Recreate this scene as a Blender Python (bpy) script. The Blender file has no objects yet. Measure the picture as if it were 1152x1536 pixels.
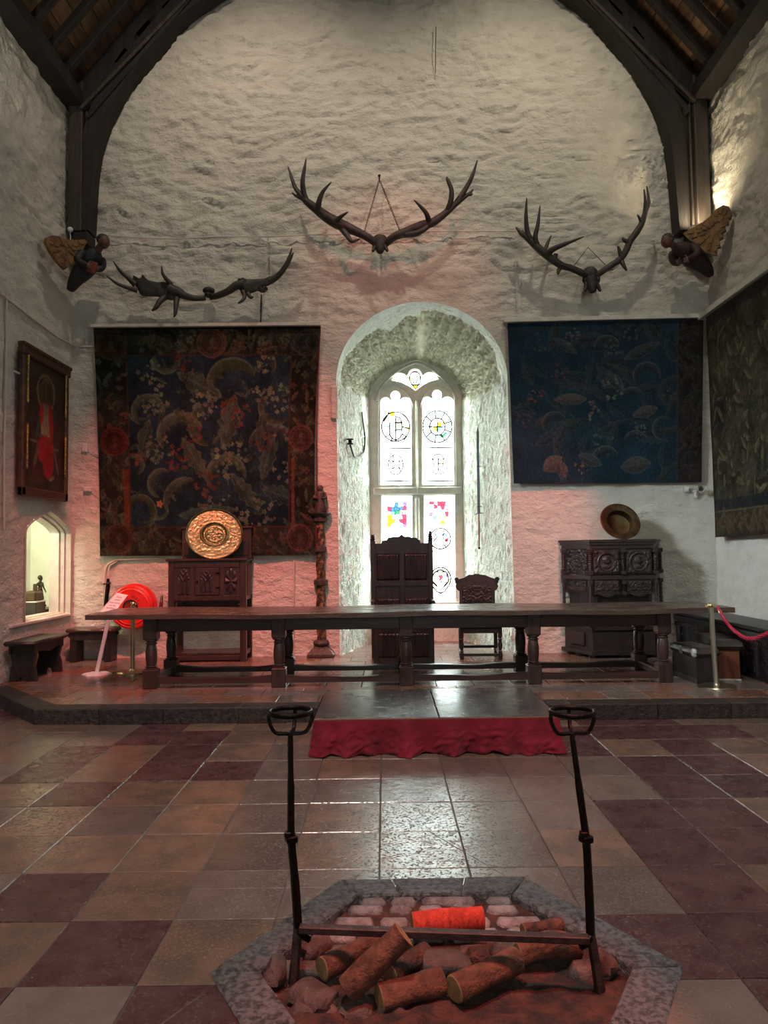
import bpy, bmesh, math, random
import numpy as np
from mathutils import Vector, Matrix

# ------------------------------------------------------------------ camera
SC = bpy.context.scene
COL = SC.collection
FPX, EYE = 1110.0, 1.75
PITCH, ROLL = math.atan2(825 - 768, FPX), math.radians(-0.7)
cam = bpy.data.cameras.new('camera')
cam.sensor_fit = 'VERTICAL'; cam.sensor_height = 36.0; cam.lens = FPX / 1536 * 36
cam.clip_start = 0.05; cam.clip_end = 300
camo = bpy.data.objects.new('camera', cam); COL.objects.link(camo)
RC = Matrix.Rotation(math.pi / 2 + PITCH, 3, 'X') @ Matrix.Rotation(ROLL, 3, 'Z')
camo.matrix_world = Matrix.Translation((0, 0, EYE)) @ RC.to_4x4()
SC.camera = camo

# ------------------------------------------------------------------ world, lights, exposure
SC.view_settings.view_transform = 'Standard'
SC.view_settings.look = 'None'
SC.view_settings.exposure = 0.14
SC.view_settings.gamma = 1.0
SC.view_settings.use_curve_mapping = False
W = bpy.data.worlds.new('overcast_sky'); SC.world = W; W.use_nodes = True
W.node_tree.nodes['Background'].inputs[0].default_value = (0.93, 1.0, 0.98, 1)
W.node_tree.nodes['Background'].inputs[1].default_value = 11.0

def lamp(name, kind, loc, target, power, color, size=0.1, size_y=None, angle=None, blend=None, spread=None):
    l = bpy.data.lights.new(name, kind); l.energy = power; l.color = color
    if kind == 'AREA':
        l.size = size
        if spread: l.spread = math.radians(spread)
        if size_y: l.shape = 'RECTANGLE'; l.size_y = size_y
    else:
        l.shadow_soft_size = size
    if kind == 'SPOT': l.spot_size = math.radians(angle); l.spot_blend = blend
    o = bpy.data.objects.new(name, l); COL.objects.link(o)
    o.location = loc
    o.rotation_euler = (Vector(target) - Vector(loc)).to_track_quat('-Z', 'Y').to_euler()
    return o

# added area lamps outside the stained-glass window, out of view, brighten its recess
lamp('recess_fill_above', 'AREA', (0.9, 16.6, 9.8), (0.6, 12.9, 2.6), 5500, (0.93, 1.0, 0.97), 4.5, 3.0)
lamp('recess_fill_left', 'AREA', (-4.6, 16.2, 4.2), (0.8, 12.4, 2.6), 5900, (0.93, 1.0, 0.96), 3.5, 5.0)
lamp('recess_fill_right', 'AREA', (5.8, 16.2, 4.2), (0.4, 12.4, 2.6), 5900, (0.93, 1.0, 0.96), 3.5, 5.0)
# added fill lamps, no windows built (behind the camera and on both sides)
lamp('hall_fill_rear', 'AREA', (0.5, -4.6, 4.2), (0.3, 11, 3.2), 115, (0.95, 1.0, 0.97), 3.0, 4.5)
lamp('hall_fill_left', 'AREA', (-4.6, 5.2, 5.6), (4.6, 10.4, 1.5), 43, (0.88, 1.0, 1.02), 1.0, 1.6, spread=38)  # added fill, aimed to brighten the lower right wall
lamp('hall_fill_right', 'AREA', (4.75, 4.6, 5.6), (-2.5, 9.5, 2.6), 48, (0.93, 1.0, 0.98), 1.2, 3.0)
# assumed floodlights high in the roof, aimed at the end wall; an added lamp further back brightens the floor
lamp('assumed_roof_floodlight', 'SPOT', (-2.2, 8.3, 11.0), (-1.6, 11.3, 6.6), 370, (1.0, 0.82, 0.66), 0.10, angle=110, blend=0.9)
lamp('assumed_roof_floodlight', 'SPOT', (2.6, 8.3, 11.0), (1.9, 11.3, 6.6), 370, (1.0, 0.86, 0.67), 0.10, angle=110, blend=0.9)
lamp('floor_fill_light', 'SPOT', (-0.8, 1.5, 10.5), (-0.3, 4.6, 0), 2500, (1.0, 0.78, 0.70), 0.3, angle=75, blend=0.9)
# coloured spotlights high on the roof truss
lamp('red_spotlight', 'SPOT', (-1.7, 5.4, 9.3), (-2.4, 11.3, 1.0), 4300, (1.0, 0.19, 0.17), 0.06, angle=42, blend=0.9)
lamp('red_spotlight', 'SPOT', (3.2, 5.4, 9.3), (1.9, 11.3, 1.8), 2700, (1.0, 0.19, 0.17), 0.06, angle=20, blend=0.7)
lamp('red_spotlight', 'SPOT', (0.5, 5.4, 9.3), (0.2, 11.3, 6.0), 420, (1.0, 0.30, 0.24), 0.06, angle=32, blend=0.9)
lamp('hearth_spotlight', 'SPOT', (1.6, 1.2, 7.6), (0.26, 2.95, 0.0), 1700, (1.0, 0.11, 0.07), 0.05, angle=13.5, blend=0.45)
# warm uplighters on the corbels
lamp('corbel_uplight', 'SPOT', (4.745, 10.86, 6.53), (4.80, 10.95, 9.3), 95, (1.0, 0.83, 0.54), 0.05, angle=165, blend=1.0)
lamp('corbel_uplight_near', 'SPOT', (-4.35, 7.6, 6.9), (-4.9, 9.0, 8.4), 60, (1.0, 0.90, 0.68), 0.04, angle=80, blend=0.8)

# ------------------------------------------------------------------ where a pixel's ray meets a plane of the hall
def ray(px, py): return RC @ Vector(((px - 576) / FPX, (768 - py) / FPX, -1.0))
def at_y(px, py, y):
    d = ray(px, py); return Vector((0, 0, EYE)) + d * (y / d.y)
def at_z(px, py, z):
    d = ray(px, py); return Vector((0, 0, EYE)) + d * ((z - EYE) / d.z)
def at_x(px, py, x):
    d = ray(px, py); return Vector((0, 0, EYE)) + d * (x / d.x)

YW, XL, XR, ZD = 11.35, -4.785, 5.06, 0.16        # back wall, left wall, right wall, dais height
YB = 12.9                                          # stone of the window
rnd = random.Random(7)

# ------------------------------------------------------------------ noise
def perlin(x, y, seed=0):
    x = np.asarray(x, float); y = np.asarray(y, float)
    xi = np.floor(x).astype(np.int64); yi = np.floor(y).astype(np.int64)
    xf = x - xi; yf = y - yi
    def g(ix, iy, fx, fy):
        h = (ix * 374761393 + iy * 668265263 + seed * 974711) & 0xffffffff
        h = ((h ^ (h >> 13)) * 1274126177) & 0xffffffff
        a = ((h ^ (h >> 16)) & 0xffff) / 65536.0 * 2 * np.pi
        return np.cos(a) * fx + np.sin(a) * fy
    u = xf ** 3 * (xf * (xf * 6 - 15) + 10); v = yf ** 3 * (yf * (yf * 6 - 15) + 10)
    a = g(xi, yi, xf, yf); b = g(xi + 1, yi, xf - 1, yf)
    c = g(xi, yi + 1, xf, yf - 1); d = g(xi + 1, yi + 1, xf - 1, yf - 1)
    return 1.5 * ((a + (b - a) * u) + ((c + (d - c) * u) - (a + (b - a) * u)) * v)
def fbm(x, y, seed=0, n=4):
    s = 0; a = 1.0
    for i in range(n):
        s = s + a * perlin(x * 2 ** i, y * 2 ** i, seed + i); a *= 0.5
    return s
def sstep(a, b, x):
    t = np.clip((x - a) / (b - a), 0, 1); return t * t * (3 - 2 * t)

# ------------------------------------------------------------------ mesh builder
class MB:
    def __init__(s): s.v = []; s.f = []; s.mi = []
    def add(s, vs, fs, mi=0):
        o = len(s.v); s.v += [tuple(v) for v in vs]
        s.f += [tuple(i + o for i in f) for f in fs]; s.mi += [mi] * len(fs); return s
    def box(s, c, size, M=None, bev=0.0, mi=0, taper=1.0):
        hx, hy, hz = (d / 2 for d in size); b = min(bev, hx * .9, hy * .9, hz * .9)
        c = Vector(c)
        def T(p, t=1): 
            p = Vector(p)
            if taper != 1.0 and p.z > 0: p = Vector((p.x * taper, p.y * taper, p.z))
            return (M @ p if M else p) + c
        if b <= 0:
            vs = [T((x * hx, y * hy, z * hz)) for z in (-1, 1) for y in (-1, 1) for x in (-1, 1)]
            return s.add(vs, [(0, 2, 3, 1), (4, 5, 7, 6), (0, 1, 5, 4), (2, 6, 7, 3), (0, 4, 6, 2), (1, 3, 7, 5)], mi)
        vs = []; ix = {}
        for x in (-1, 1):
            for y in (-1, 1):
                for z in (-1, 1):
                    for a in range(3):
                        k = [hx - b, hy - b, hz - b]; k[a] = (hx, hy, hz)[a]
                        ix[(x, y, z, a)] = len(vs); vs.append((x * k[0], y * k[1], z * k[2]))
        fs = []
        for a in range(3):
            o1, o2 = [i for i in range(3) if i != a]
            for sg in (-1, 1):
                q = []
                for d1, d2 in ((-1, -1), (1, -1), (1, 1), (-1, 1)):
                    k = [0, 0, 0]; k[a] = sg; k[o1] = d1; k[o2] = d2; q.append(ix[(*k, a)])
                fs.append(q)
            for d1 in (-1, 1):
                for d2 in (-1, 1):
                    k1 = [0, 0, 0]; k1[a] = -1; k1[o1] = d1; k1[o2] = d2
                    k2 = list(k1); k2[a] = 1
                    fs.append([ix[(*k1, o1)], ix[(*k2, o1)], ix[(*k2, o2)], ix[(*k1, o2)]])
        for x in (-1, 1):
            for y in (-1, 1):
                for z in (-1, 1): fs.append([ix[(x, y, z, a)] for a in range(3)])
        out = []
        for f in fs:
            p = [Vector(vs[i]) for i in f]; n = (p[1] - p[0]).cross(p[2] - p[0]); m = sum(p, Vector()) / len(p)
            out.append(f if n.dot(m) > 0 else f[::-1])
        return s.add([T(v) for v in vs], out, mi)
    def bb(s, a, b, bev=0.0, mi=0):
        a = Vector(a); b = Vector(b)
        return s.box((a + b) / 2, (abs(b.x - a.x), abs(b.y - a.y), abs(b.z - a.z)), None, bev, mi)
    def beam(s, a, b, w, h, bev=0.0, mi=0, up=(0, 0, 1)):
        a = Vector(a); b = Vector(b); d = b - a; L = d.length; z = d / L
        x = Vector(up).cross(z)
        if x.length < 1e-4: x = Vector((1, 0, 0))
        x.normalize(); y = z.cross(x)
        return s.box((a + b) / 2, (w, h, L), Matrix((x, y, z)).transposed(), bev, mi)
    def tube(s, pts, r, seg=8, mi=0, flat=1.0, closed=False):
        P = [Vector(p) for p in pts]; n = len(P)
        R = r if isinstance(r, (list, tuple)) else [r] * n
        vs = []; fs = []; nx = None
        for i in range(n):
            if closed: t = P[(i + 1) % n] - P[i - 1]
            else: t = P[min(i + 1, n - 1)] - P[max(i - 1, 0)]
            t.normalize()
            if nx is None:
                up = Vector((0, 0, 1)) if abs(t.z) < .9 else Vector((0, 1, 0)); nx = up.cross(t).normalized()
            else:
                nx = (nx - t * nx.dot(t)).normalized()
            ny = t.cross(nx)
            for k in range(seg):
                a = 2 * math.pi * k / seg
                vs.append(P[i] + (nx * math.cos(a) + ny * math.sin(a) * flat) * R[i])
        for i in range(n if closed else n - 1):
            for k in range(seg):
                a, b = i * seg + k, i * seg + (k + 1) % seg
                j = ((i + 1) % n) * seg
                fs.append((a, b, j + (k + 1) % seg, j + k))
        if not closed: fs += [tuple(range(seg))[::-1], tuple((n - 1) * seg + k for k in range(seg))]
        return s.add(vs, fs, mi)
    def lathe(s, prof, c=(0, 0, 0), M=None, seg=24, mi=0, ang=0.0):
        vs = []; fs = []; c = Vector(c); n = len(prof)
        for r, z in prof:
            for k in range(seg):
                a = 2 * math.pi * k / seg + ang; p = Vector((r * math.cos(a), r * math.sin(a), z))
                vs.append((M @ p if M else p) + c)
        for i in range(n - 1):
            for k in range(seg): fs.append((i * seg + k, i * seg + (k + 1) % seg, (i + 1) * seg + (k + 1) % seg, (i + 1) * seg + k))
        fs += [tuple(range(seg))[::-1], tuple((n - 1) * seg + k for k in range(seg))]
        return s.add(vs, fs, mi)
    def prism(s, front, off, mi=0):
        F_ = [Vector(p) for p in front]; off = Vector(off); n = len(F_)
        nr = Vector()
        for i in range(n): nr += F_[i].cross(F_[(i + 1) % n])
        if nr.dot(off) > 0: F_ = F_[::-1]
        fs = [tuple(range(n)), tuple(range(n, 2 * n))[::-1]]
        for i in range(n): fs.append((i, i + n, (i + 1) % n + n, (i + 1) % n))
        return s.add(F_ + [p + off for p in F_], fs, mi)
    def sphere(s, c, r, seg=14, rings=9, mi=0, M=None):
        r = Vector((r, r, r)) if not hasattr(r, '__len__') else Vector(r)
        prof = []
        for i in range(rings + 1):
            a = -math.pi / 2 + math.pi * i / rings; prof.append((max(math.cos(a), 1e-4), math.sin(a)))
        S = Matrix.Diagonal(r); return s.lathe(prof, c, (M @ S) if M else S, seg, mi)
    def grid(s, A, mi=0, flip=False):
        n, m = A.shape[:2]; vs = A.reshape(-1, 3); fs = []
        for i in range(n - 1):
            for j in range(m - 1):
                q = (i * m + j, i * m + j + 1, (i + 1) * m + j + 1, (i + 1) * m + j); fs.append(q[::-1] if flip else q)
        return s.add(vs.tolist(), fs, mi)
    def build(s, name, mats, parent=None, loc=None, smooth=None):
        me = bpy.data.meshes.new(name); me.from_pydata(s.v, [], s.f)
        for m in (mats if isinstance(mats, (list, tuple)) else [mats]): me.materials.append(m)
        if any(s.mi): me.polygons.foreach_set('material_index', s.mi)
        return link(name, me, parent, loc, smooth)

def link(name, me, parent=None, loc=None, smooth=None):
    if smooth is not None:
        me.polygons.foreach_set('use_smooth', [True] * len(me.polygons))
        if smooth < 180: me.set_sharp_from_angle(angle=math.radians(smooth))
    me.update()
    o = bpy.data.objects.new(name, me); COL.objects.link(o)
    if parent: o.parent = parent
    if loc is not None: o.location = loc
    return o
def empty(name, loc=(0, 0, 0), rz=0.0):
    o = bpy.data.objects.new(name, None); COL.objects.link(o); o.location = loc; o.rotation_euler = (0, 0, rz)
    o.empty_display_size = .1; return o
def tag(o, label, cat, group=None):
    o['label'] = label; o['category'] = cat
    if group: o['group'] = group
    return o
def struct(o): o['kind'] = 'structure'; return o
def grid_mesh(name, A, mat, parent=None, cols=None, flip=False, smooth=180, loc=None):
    n, m = A.shape[:2]
    idx = np.arange(n * m).reshape(n, m)
    q = np.stack([idx[:-1, :-1], idx[:-1, 1:], idx[1:, 1:], idx[1:, :-1]], -1).reshape(-1, 4)
    if flip: q = q[:, ::-1]
    return raw_mesh(name, A.reshape(-1, 3), q, mat, parent, None if cols is None else cols.reshape(-1, cols.shape[-1]), smooth, loc)
def raw_mesh(name, V, q, mat, parent=None, cols=None, smooth=180, loc=None):
    me = bpy.data.meshes.new(name)
    me.vertices.add(len(V)); me.vertices.foreach_set('co', np.ascontiguousarray(V, np.float32).ravel())
    me.loops.add(q.size); me.loops.foreach_set('vertex_index', np.ascontiguousarray(q, np.int32).ravel())
    me.polygons.add(len(q)); me.polygons.foreach_set('loop_start', np.arange(0, q.size, 4, dtype=np.int32))
    me.update(calc_edges=True); me.validate()
    if cols is not None:
        a = me.color_attributes.new('paint', 'FLOAT_COLOR', 'POINT')
        c4 = np.ones((len(V), 4), np.float32); c4[:, :3] = cols[:, :3]; a.data.foreach_set('color', c4.ravel())
    me.materials.append(mat)
    return link(name, me, parent, loc, smooth)

# ------------------------------------------------------------------ materials
def MAT(name, col, rough=.6, metal=0.0, col2=None, ns=6.0, nd=5, rng=(.38, .62), stretch=(1, 1, 1), bump=(), rand=0.0,
        attr=False, rrough=0.0, spec=None, glow=None, coat=0.0, sheen=0.0):
    m = bpy.data.materials.new(name); m.use_nodes = True
    nt = m.node_tree; N = nt.nodes; L = nt.links; b = N['Principled BSDF']
    b.inputs['Base Color'].default_value = (*col, 1); b.inputs['Roughness'].default_value = rough
    b.inputs['Metallic'].default_value = metal
    if spec is not None: b.inputs['Specular IOR Level'].default_value = spec
    if coat: b.inputs['Coat Weight'].default_value = coat; b.inputs['Coat Roughness'].default_value = .15
    if sheen: b.inputs['Sheen Weight'].default_value = sheen
    if glow: b.inputs['Emission Color'].default_value = (*glow[0], 1); b.inputs['Emission Strength'].default_value = glow[1]
    tc = N.new('ShaderNodeTexCoord'); mp = N.new('ShaderNodeMapping'); mp.inputs['Scale'].default_value = stretch
    src = tc.outputs['Object']
    if rand:
        oi = N.new('ShaderNodeObjectInfo'); ad = N.new('ShaderNodeVectorMath'); ad.operation = 'ADD'
        ml = N.new('ShaderNodeVectorMath'); ml.operation = 'SCALE'; ml.inputs[0].default_value = (37.1, 19.7, 53.3)
        L.new(oi.outputs['Random'], ml.inputs['Scale']); L.new(src, ad.inputs[0]); L.new(ml.outputs[0], ad.inputs[1]); src = ad.outputs[0]
    L.new(src, mp.inputs['Vector'])
    def noise(sc, dt=5, ro=.55):
        t = N.new('ShaderNodeTexNoise'); t.inputs['Scale'].default_value = sc; t.inputs['Detail'].default_value = dt
        t.inputs['Roughness'].default_value = ro; L.new(mp.outputs[0], t.inputs['Vector']); return t.outputs['Fac']
    cur = None
    if attr:
        a = N.new('ShaderNodeVertexColor'); a.layer_name = 'paint'; cur = a.outputs['Color']
    if col2 is not None:
        r = N.new('ShaderNodeMapRange'); r.inputs['From Min'].default_value, r.inputs['From Max'].default_value = rng
        L.new(noise(ns, nd), r.inputs['Value'])
        x = N.new('ShaderNodeMix'); x.data_type = 'RGBA'; L.new(r.outputs[0], x.inputs[0])
        if attr:
            x.blend_type = 'MULTIPLY'; L.new(cur, x.inputs[6]); x.inputs[7].default_value = (*col2, 1)
        else:
            x.inputs[6].default_value = (*col, 1); x.inputs[7].default_value = (*col2, 1)
        cur = x.outputs[2]
    if rand and cur is not None or rand:
        h = N.new('ShaderNodeHueSaturation'); mr = N.new('ShaderNodeMapRange')
        mr.inputs['To Min'].default_value = 1 - rand; mr.inputs['To Max'].default_value = 1 + rand
        L.new(oi.outputs['Random'], mr.inputs['Value']); L.new(mr.outputs[0], h.inputs['Value'])
        if cur is not None: L.new(cur, h.inputs['Color'])
        else: h.inputs['Color'].default_value = (*col, 1)
        cur = h.outputs[0]
    if cur is not None: L.new(cur, b.inputs['Base Color'])
    if rrough:
        r = N.new('ShaderNodeMapRange'); r.inputs['From Min'].default_value = .3; r.inputs['From Max'].default_value = .7
        r.inputs['To Min'].default_value = rough - rrough; r.inputs['To Max'].default_value = rough + rrough
        L.new(noise(ns * 1.7, 4), r.inputs['Value']); L.new(r.outputs[0], b.inputs['Roughness'])
    tot = None
    for k in bump:
        kind, sc, amp = k[:3]
        if kind == 'n': o = noise(sc, 6, .6)
        elif kind == 'p':          # pits: only the low end of the noise is cut in
            o = noise(sc, 5, .6); r = N.new('ShaderNodeMapRange'); r.inputs['From Min'].default_value = .30; r.inputs['From Max'].default_value = .44
            L.new(o, r.inputs['Value']); o = r.outputs[0]
        elif kind == 'v':
            t = N.new('ShaderNodeTexVoronoi'); t.inputs['Scale'].default_value = sc; L.new(mp.outputs[0], t.inputs['Vector']); o = t.outputs['Distance']
        elif kind == 'w':
            t = N.new('ShaderNodeTexWave'); t.inputs['Scale'].default_value = sc; t.inputs['Distortion'].default_value = k[3] if len(k) > 3 else 3
            t.bands_direction = k[4] if len(k) > 4 else 'X'
            L.new(mp.outputs[0], t.inputs['Vector']); o = t.outputs['Fac']
        mm = N.new('ShaderNodeMath'); mm.operation = 'MULTIPLY_ADD'; mm.inputs[1].default_value = amp
        L.new(o, mm.inputs[0])
        if tot is None: mm.inputs[2].default_value = 0
        else: L.new(tot, mm.inputs[2])
        tot = mm.outputs[0]
    if tot is not None:
        bp = N.new('ShaderNodeBump'); bp.inputs['Strength'].default_value = 1; bp.inputs['Distance'].default_value = 1
        L.new(tot, bp.inputs['Height']); L.new(bp.outputs[0], b.inputs['Normal'])
    return m

def GLASS(name, col, clear=.9):
    m = bpy.data.materials.new(name); m.use_nodes = True; nt = m.node_tree; N = nt.nodes; L = nt.links
    N.remove(N['Principled BSDF'])
    t = N.new('ShaderNodeBsdfTransparent'); t.inputs[0].default_value = (*col, 1)
    d = N.new('ShaderNodeBsdfTranslucent'); d.inputs[0].default_value = (*col, 1)
    x = N.new('ShaderNodeMixShader'); x.inputs[0].default_value = 1 - clear
    L.new(t.outputs[0], x.inputs[1]); L.new(d.outputs[0], x.inputs[2]); L.new(x.outputs[0], N['Material Output'].inputs[0]); return m

m_wall = MAT('whitewashed_rubble', (.60, .575, .51), .9, col2=(.50, .47, .40), ns=3, rng=(.45, .8), spec=.15,
             bump=[('n', 8, .045), ('n', 26, .014)], stretch=(1, 1, 1.5))
m_side = MAT('whitewashed_side_wall', (.60, .58, .52), .9, col2=(.50, .47, .41), ns=3, rng=(.45, .8), spec=.15,
             bump=[('n', 8, .045), ('n', 26, .014)], stretch=(1, 1, 1.5))
m_reveal = MAT('stippled_limewash', (.66, .67, .61), .92, col2=(.56, .56, .48), ns=7, rng=(.45, .75), spec=.1,
               bump=[('n', 26, .045), ('n', 60, .012)], stretch=(1, 1, .55))
m_vault = MAT('carved_stucco', (.64, .63, .55), .92, attr=True, spec=.1, col2=(.86, .84, .78), ns=14, bump=[('n', 60, .006)])
m_stone = MAT('dressed_window_stone', (.58, .57, .51), .8, col2=(.50, .48, .42), ns=9, bump=[('n', 40, .004)])
m_rail = MAT('painted_batten', (.60, .59, .53), .6, col2=(.5, .48, .42), ns=8)
m_oak = MAT('dark_polished_oak', (.030, .0165, .0145), .33, col2=(.058, .026, .021), ns=7, stretch=(.35, 2.2, 2.2), bump=[('n', 26, .003)], coat=.25)
m_oakv = MAT('dark_upright_oak', (.030, .0165, .0145), .34, col2=(.055, .026, .021), ns=7, stretch=(2.2, 2.2, .35), bump=[('n', 26, .003)], coat=.2)
m_top = MAT('worn_table_top', (.052, .033, .027), .27, col2=(.090, .060, .047), ns=4, stretch=(.4, 3, 3), bump=[('n', 9, .004)], rrough=.06)
m_black = MAT('blackened_oak', (.015, .0125, .0135), .34, col2=(.028, .022, .022), ns=8, stretch=(2, 2, .5), bump=[('n', 25, .004)])
m_carve = MAT('carved_walnut', (.020, .0135, .014), .38, col2=(.038, .023, .021), ns=11, bump=[('n', 45, .004)])
m_truss = MAT('smoked_roof_timber', (.009, .007, .006), .75, col2=(.020, .015, .012), ns=5, stretch=(1.5, 1.5, .4), bump=[('n', 20, .010)])
m_post = MAT('worn_post_timber', (.024, .018, .015), .6, col2=(.055, .040, .031), ns=6, stretch=(3, 3, .3), bump=[('n', 22, .006)])
m_board = MAT('roof_board', (.21, .115, .055), .75, col2=(.10, .055, .032), ns=4, stretch=(2.5, .5, 2.5), rand=.45, bump=[('n', 16, .006)])
m_iron = MAT('black_wrought_iron', (.012, .010, .010), .42, .85, bump=[('n', 40, .004)])
m_rust = MAT('scorched_iron', (.045, .030, .028), .55, .7, col2=(.08, .05, .045), ns=12, bump=[('n', 35, .005)])
m_brass = MAT('embossed_brass', (.33, .33, .15), .32, .95, col2=(.20, .19, .085), ns=10, bump=[('n', 50, .003)])
m_bowl = MAT('tarnished_copper_brass', (.14, .10, .042), .42, .9, col2=(.075, .042, .028), ns=7, bump=[('n', 30, .003)])
m_gold = MAT('polished_brass', (.80, .62, .28), .22, 1.0)
m_steel = MAT('brushed_post_metal', (.70, .68, .58), .28, 1.0)
m_white = MAT('white_painted_metal', (.62, .68, .70), .4, col2=(.52, .56, .58), ns=6)
m_paper = MAT('white_card', (.80, .80, .80), .6)
m_ink = MAT('black_print', (.05, .05, .06), .7)
m_inkred = MAT('red_print', (.55, .12, .12), .7)
m_velvet = MAT('crimson_drape', (.23, .004, .018), .9, col2=(.15, .002, .012), ns=5, sheen=.08, bump=[('n', 90, .002)])
m_red = MAT('red_reel_enamel', (.80, .020, .012), .40, col2=(.62, .012, .008), ns=9)
m_rope = MAT('crimson_cord', (.42, .012, .060), .6, bump=[('n', 90, .003)])
m_leather = MAT('black_leatherette', (.035, .028, .027), .30, col2=(.050, .040, .038), ns=8, bump=[('n', 60, .002)])
m_brownply = MAT('reddish_brown_ply', (.165, .048, .022), .5, col2=(.12, .033, .016), ns=5, stretch=(2, 2, .5))
m_antler = MAT('old_dark_antler', (.017, .013, .011), .5, col2=(.045, .034, .028), ns=7, stretch=(1, 1, 1), bump=[('n', 45, .006)])
m_bone = MAT('blackened_skull', (.012, .011, .011), .6, col2=(.03, .026, .025), ns=14, bump=[('n', 40, .010)])
m_chain = MAT('rusty_chain', (.05, .028, .02), .7, .5)
m_wing = MAT('gilded_wing', (.22, .120, .042), .7, col2=(.11, .055, .022), ns=9, bump=[('n', 30, .006)])
m_robeb = MAT('dark_blue_robe', (.008, .014, .022), .6, col2=(.02, .02, .024), ns=9, bump=[('n', 25, .008)])
m_robep = MAT('plum_robe', (.022, .010, .013), .65, col2=(.036, .014, .017), ns=9, bump=[('n', 25, .008)])
m_skin = MAT('painted_flesh', (.13, .060, .038), .6, col2=(.085, .036, .025), ns=20)
m_hair = MAT('dark_painted_hair', (.018, .012, .010), .6, bump=[('n', 60, .006)])
m_redpaint = MAT('faded_red_paint', (.22, .040, .035), .65, col2=(.13, .028, .025), ns=15)
m_bronze = MAT('statue_bronze', (.105, .070, .036), .45, .4, col2=(.060, .042, .025), ns=9)
m_tape = MAT('woven_wool', (.03, .03, .03), .95, attr=True, col2=(.62, .62, .62), ns=55, rng=(.4, .65), spec=.08, bump=[('n', 160, .003)])
m_icon = MAT('painted_panel', (.1, .05, .03), .5, attr=True, col2=(.7, .68, .65), ns=30, bump=[('n', 60, .002)])
m_frame = MAT('dark_red_gilt_frame', (.045, .018, .013), .55, col2=(.085, .045, .02), ns=11, bump=[('n', 40, .005)])
m_gilt = MAT('rubbed_gilding', (.52, .36, .08), .4, .7, col2=(.2, .11, .04), ns=30)
m_lead = MAT('lead_came', (.02, .02, .022), .6, .3)
m_pipe = MAT('painted_conduit', (.56, .50, .46), .6)
m_plastic = MAT('white_plastic', (.62, .60, .57), .5)
m_niche = MAT('cream_alcove_plaster', (.80, .79, .68), .9, col2=(.74, .73, .62), ns=5, bump=[('n', 18, .006)])
m_mortar = MAT('floor_mortar', (.10, .080, .070), .95, col2=(.13, .11, .10), ns=14, bump=[('n', 50, .004)])
fl = dict(rand=.17, spec=.8, bump=[('p', 60, .0016), ('p', 26, .0010), ('n', 3.5, .0028), ('n', 90, .0006)], rrough=.05)
m_tred = MAT('dark_red_marble', (.062, .023, .025), .28, col2=(.095, .045, .044), ns=6, **fl)
m_ttan = MAT('tan_limestone', (.205, .122, .090), .22, col2=(.130, .090, .068), ns=5, **fl)
m_tgrey = MAT('grey_brown_limestone', (.135, .098, .084), .18, col2=(.165, .125, .105), ns=5, **fl)
fd = dict(rand=.2, spec=.5, bump=[('p', 70, .0008), ('n', 3, .0015)], rrough=.06)
m_dtan = MAT('dais_terracotta', (.205, .105, .072), .24, col2=(.150, .082, .060), ns=6, **fd)
m_dgrey = MAT('dais_grey_flag', (.140, .112, .100), .20, col2=(.175, .140, .125), ns=6, **fd)
m_kerb = MAT('tooled_kerb_with_glint', (.17, .17, .178), .28, col2=(.060, .055, .056), ns=38, rng=(.44, .58), spec=.8, rand=.15, bump=[('n', 30, .045), ('n', 70, .012)])  # pale speckle puts the window's glints on dark stone into the colour
m_riser = MAT('rough_dais_kerb', (.052, .034, .031), .6, col2=(.020, .013, .012), ns=18, rand=.2, bump=[('n', 26, .022)])
m_cob = MAT('hearth_cobble', (.26, .235, .235), .40, col2=(.12, .095, .092), ns=12, rand=.2, bump=[('n', 24, .018), ('n', 70, .005)])
m_patch = MAT('grey_repair_tape', (.42, .46, .48), .35)
m_rub = MAT('scorched_rubble', (.115, .070, .062), .6, col2=(.055, .030, .026), ns=12, rand=.25, bump=[('n', 24, .018), ('n', 70, .005)])
m_ash = MAT('scorched_hearth_earth', (.11, .042, .028), .85, col2=(.030, .018, .016), ns=11, bump=[('n', 14, .07), ('n', 50, .02)])
m_bark = MAT('log_bark', (.17, .066, .038), .8, col2=(.075, .028, .018), ns=16, rand=.15, stretch=(1, 1, 1), bump=[('n', 30, .022)])
m_cut = MAT('sawn_log_end', (.30, .185, .085), .8, col2=(.20, .115, .05), ns=20, bump=[('n', 40, .002)])
m_stageb = MAT('black_stage_board', (.050, .048, .050), .24, col2=(.085, .075, .072), ns=5, rrough=.06, bump=[('n', 4, .0012)])
m_stagee = MAT('stage_board_edge', (.20, .085, .055), .6)
m_darkred = MAT('tapestry_red_lining', (.16, .02, .03), .9)
m_colp = MAT('gilt_twisted_column', (.05, .03, .022), .5, .2, col2=(.24, .13, .045), ns=16, rng=(.5, .56), bump=[('n', 30, .012)])
m_cold = MAT('dark_carved_column', (.030, .022, .020), .5, col2=(.08, .055, .04), ns=24, bump=[('n', 30, .012)])
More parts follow.
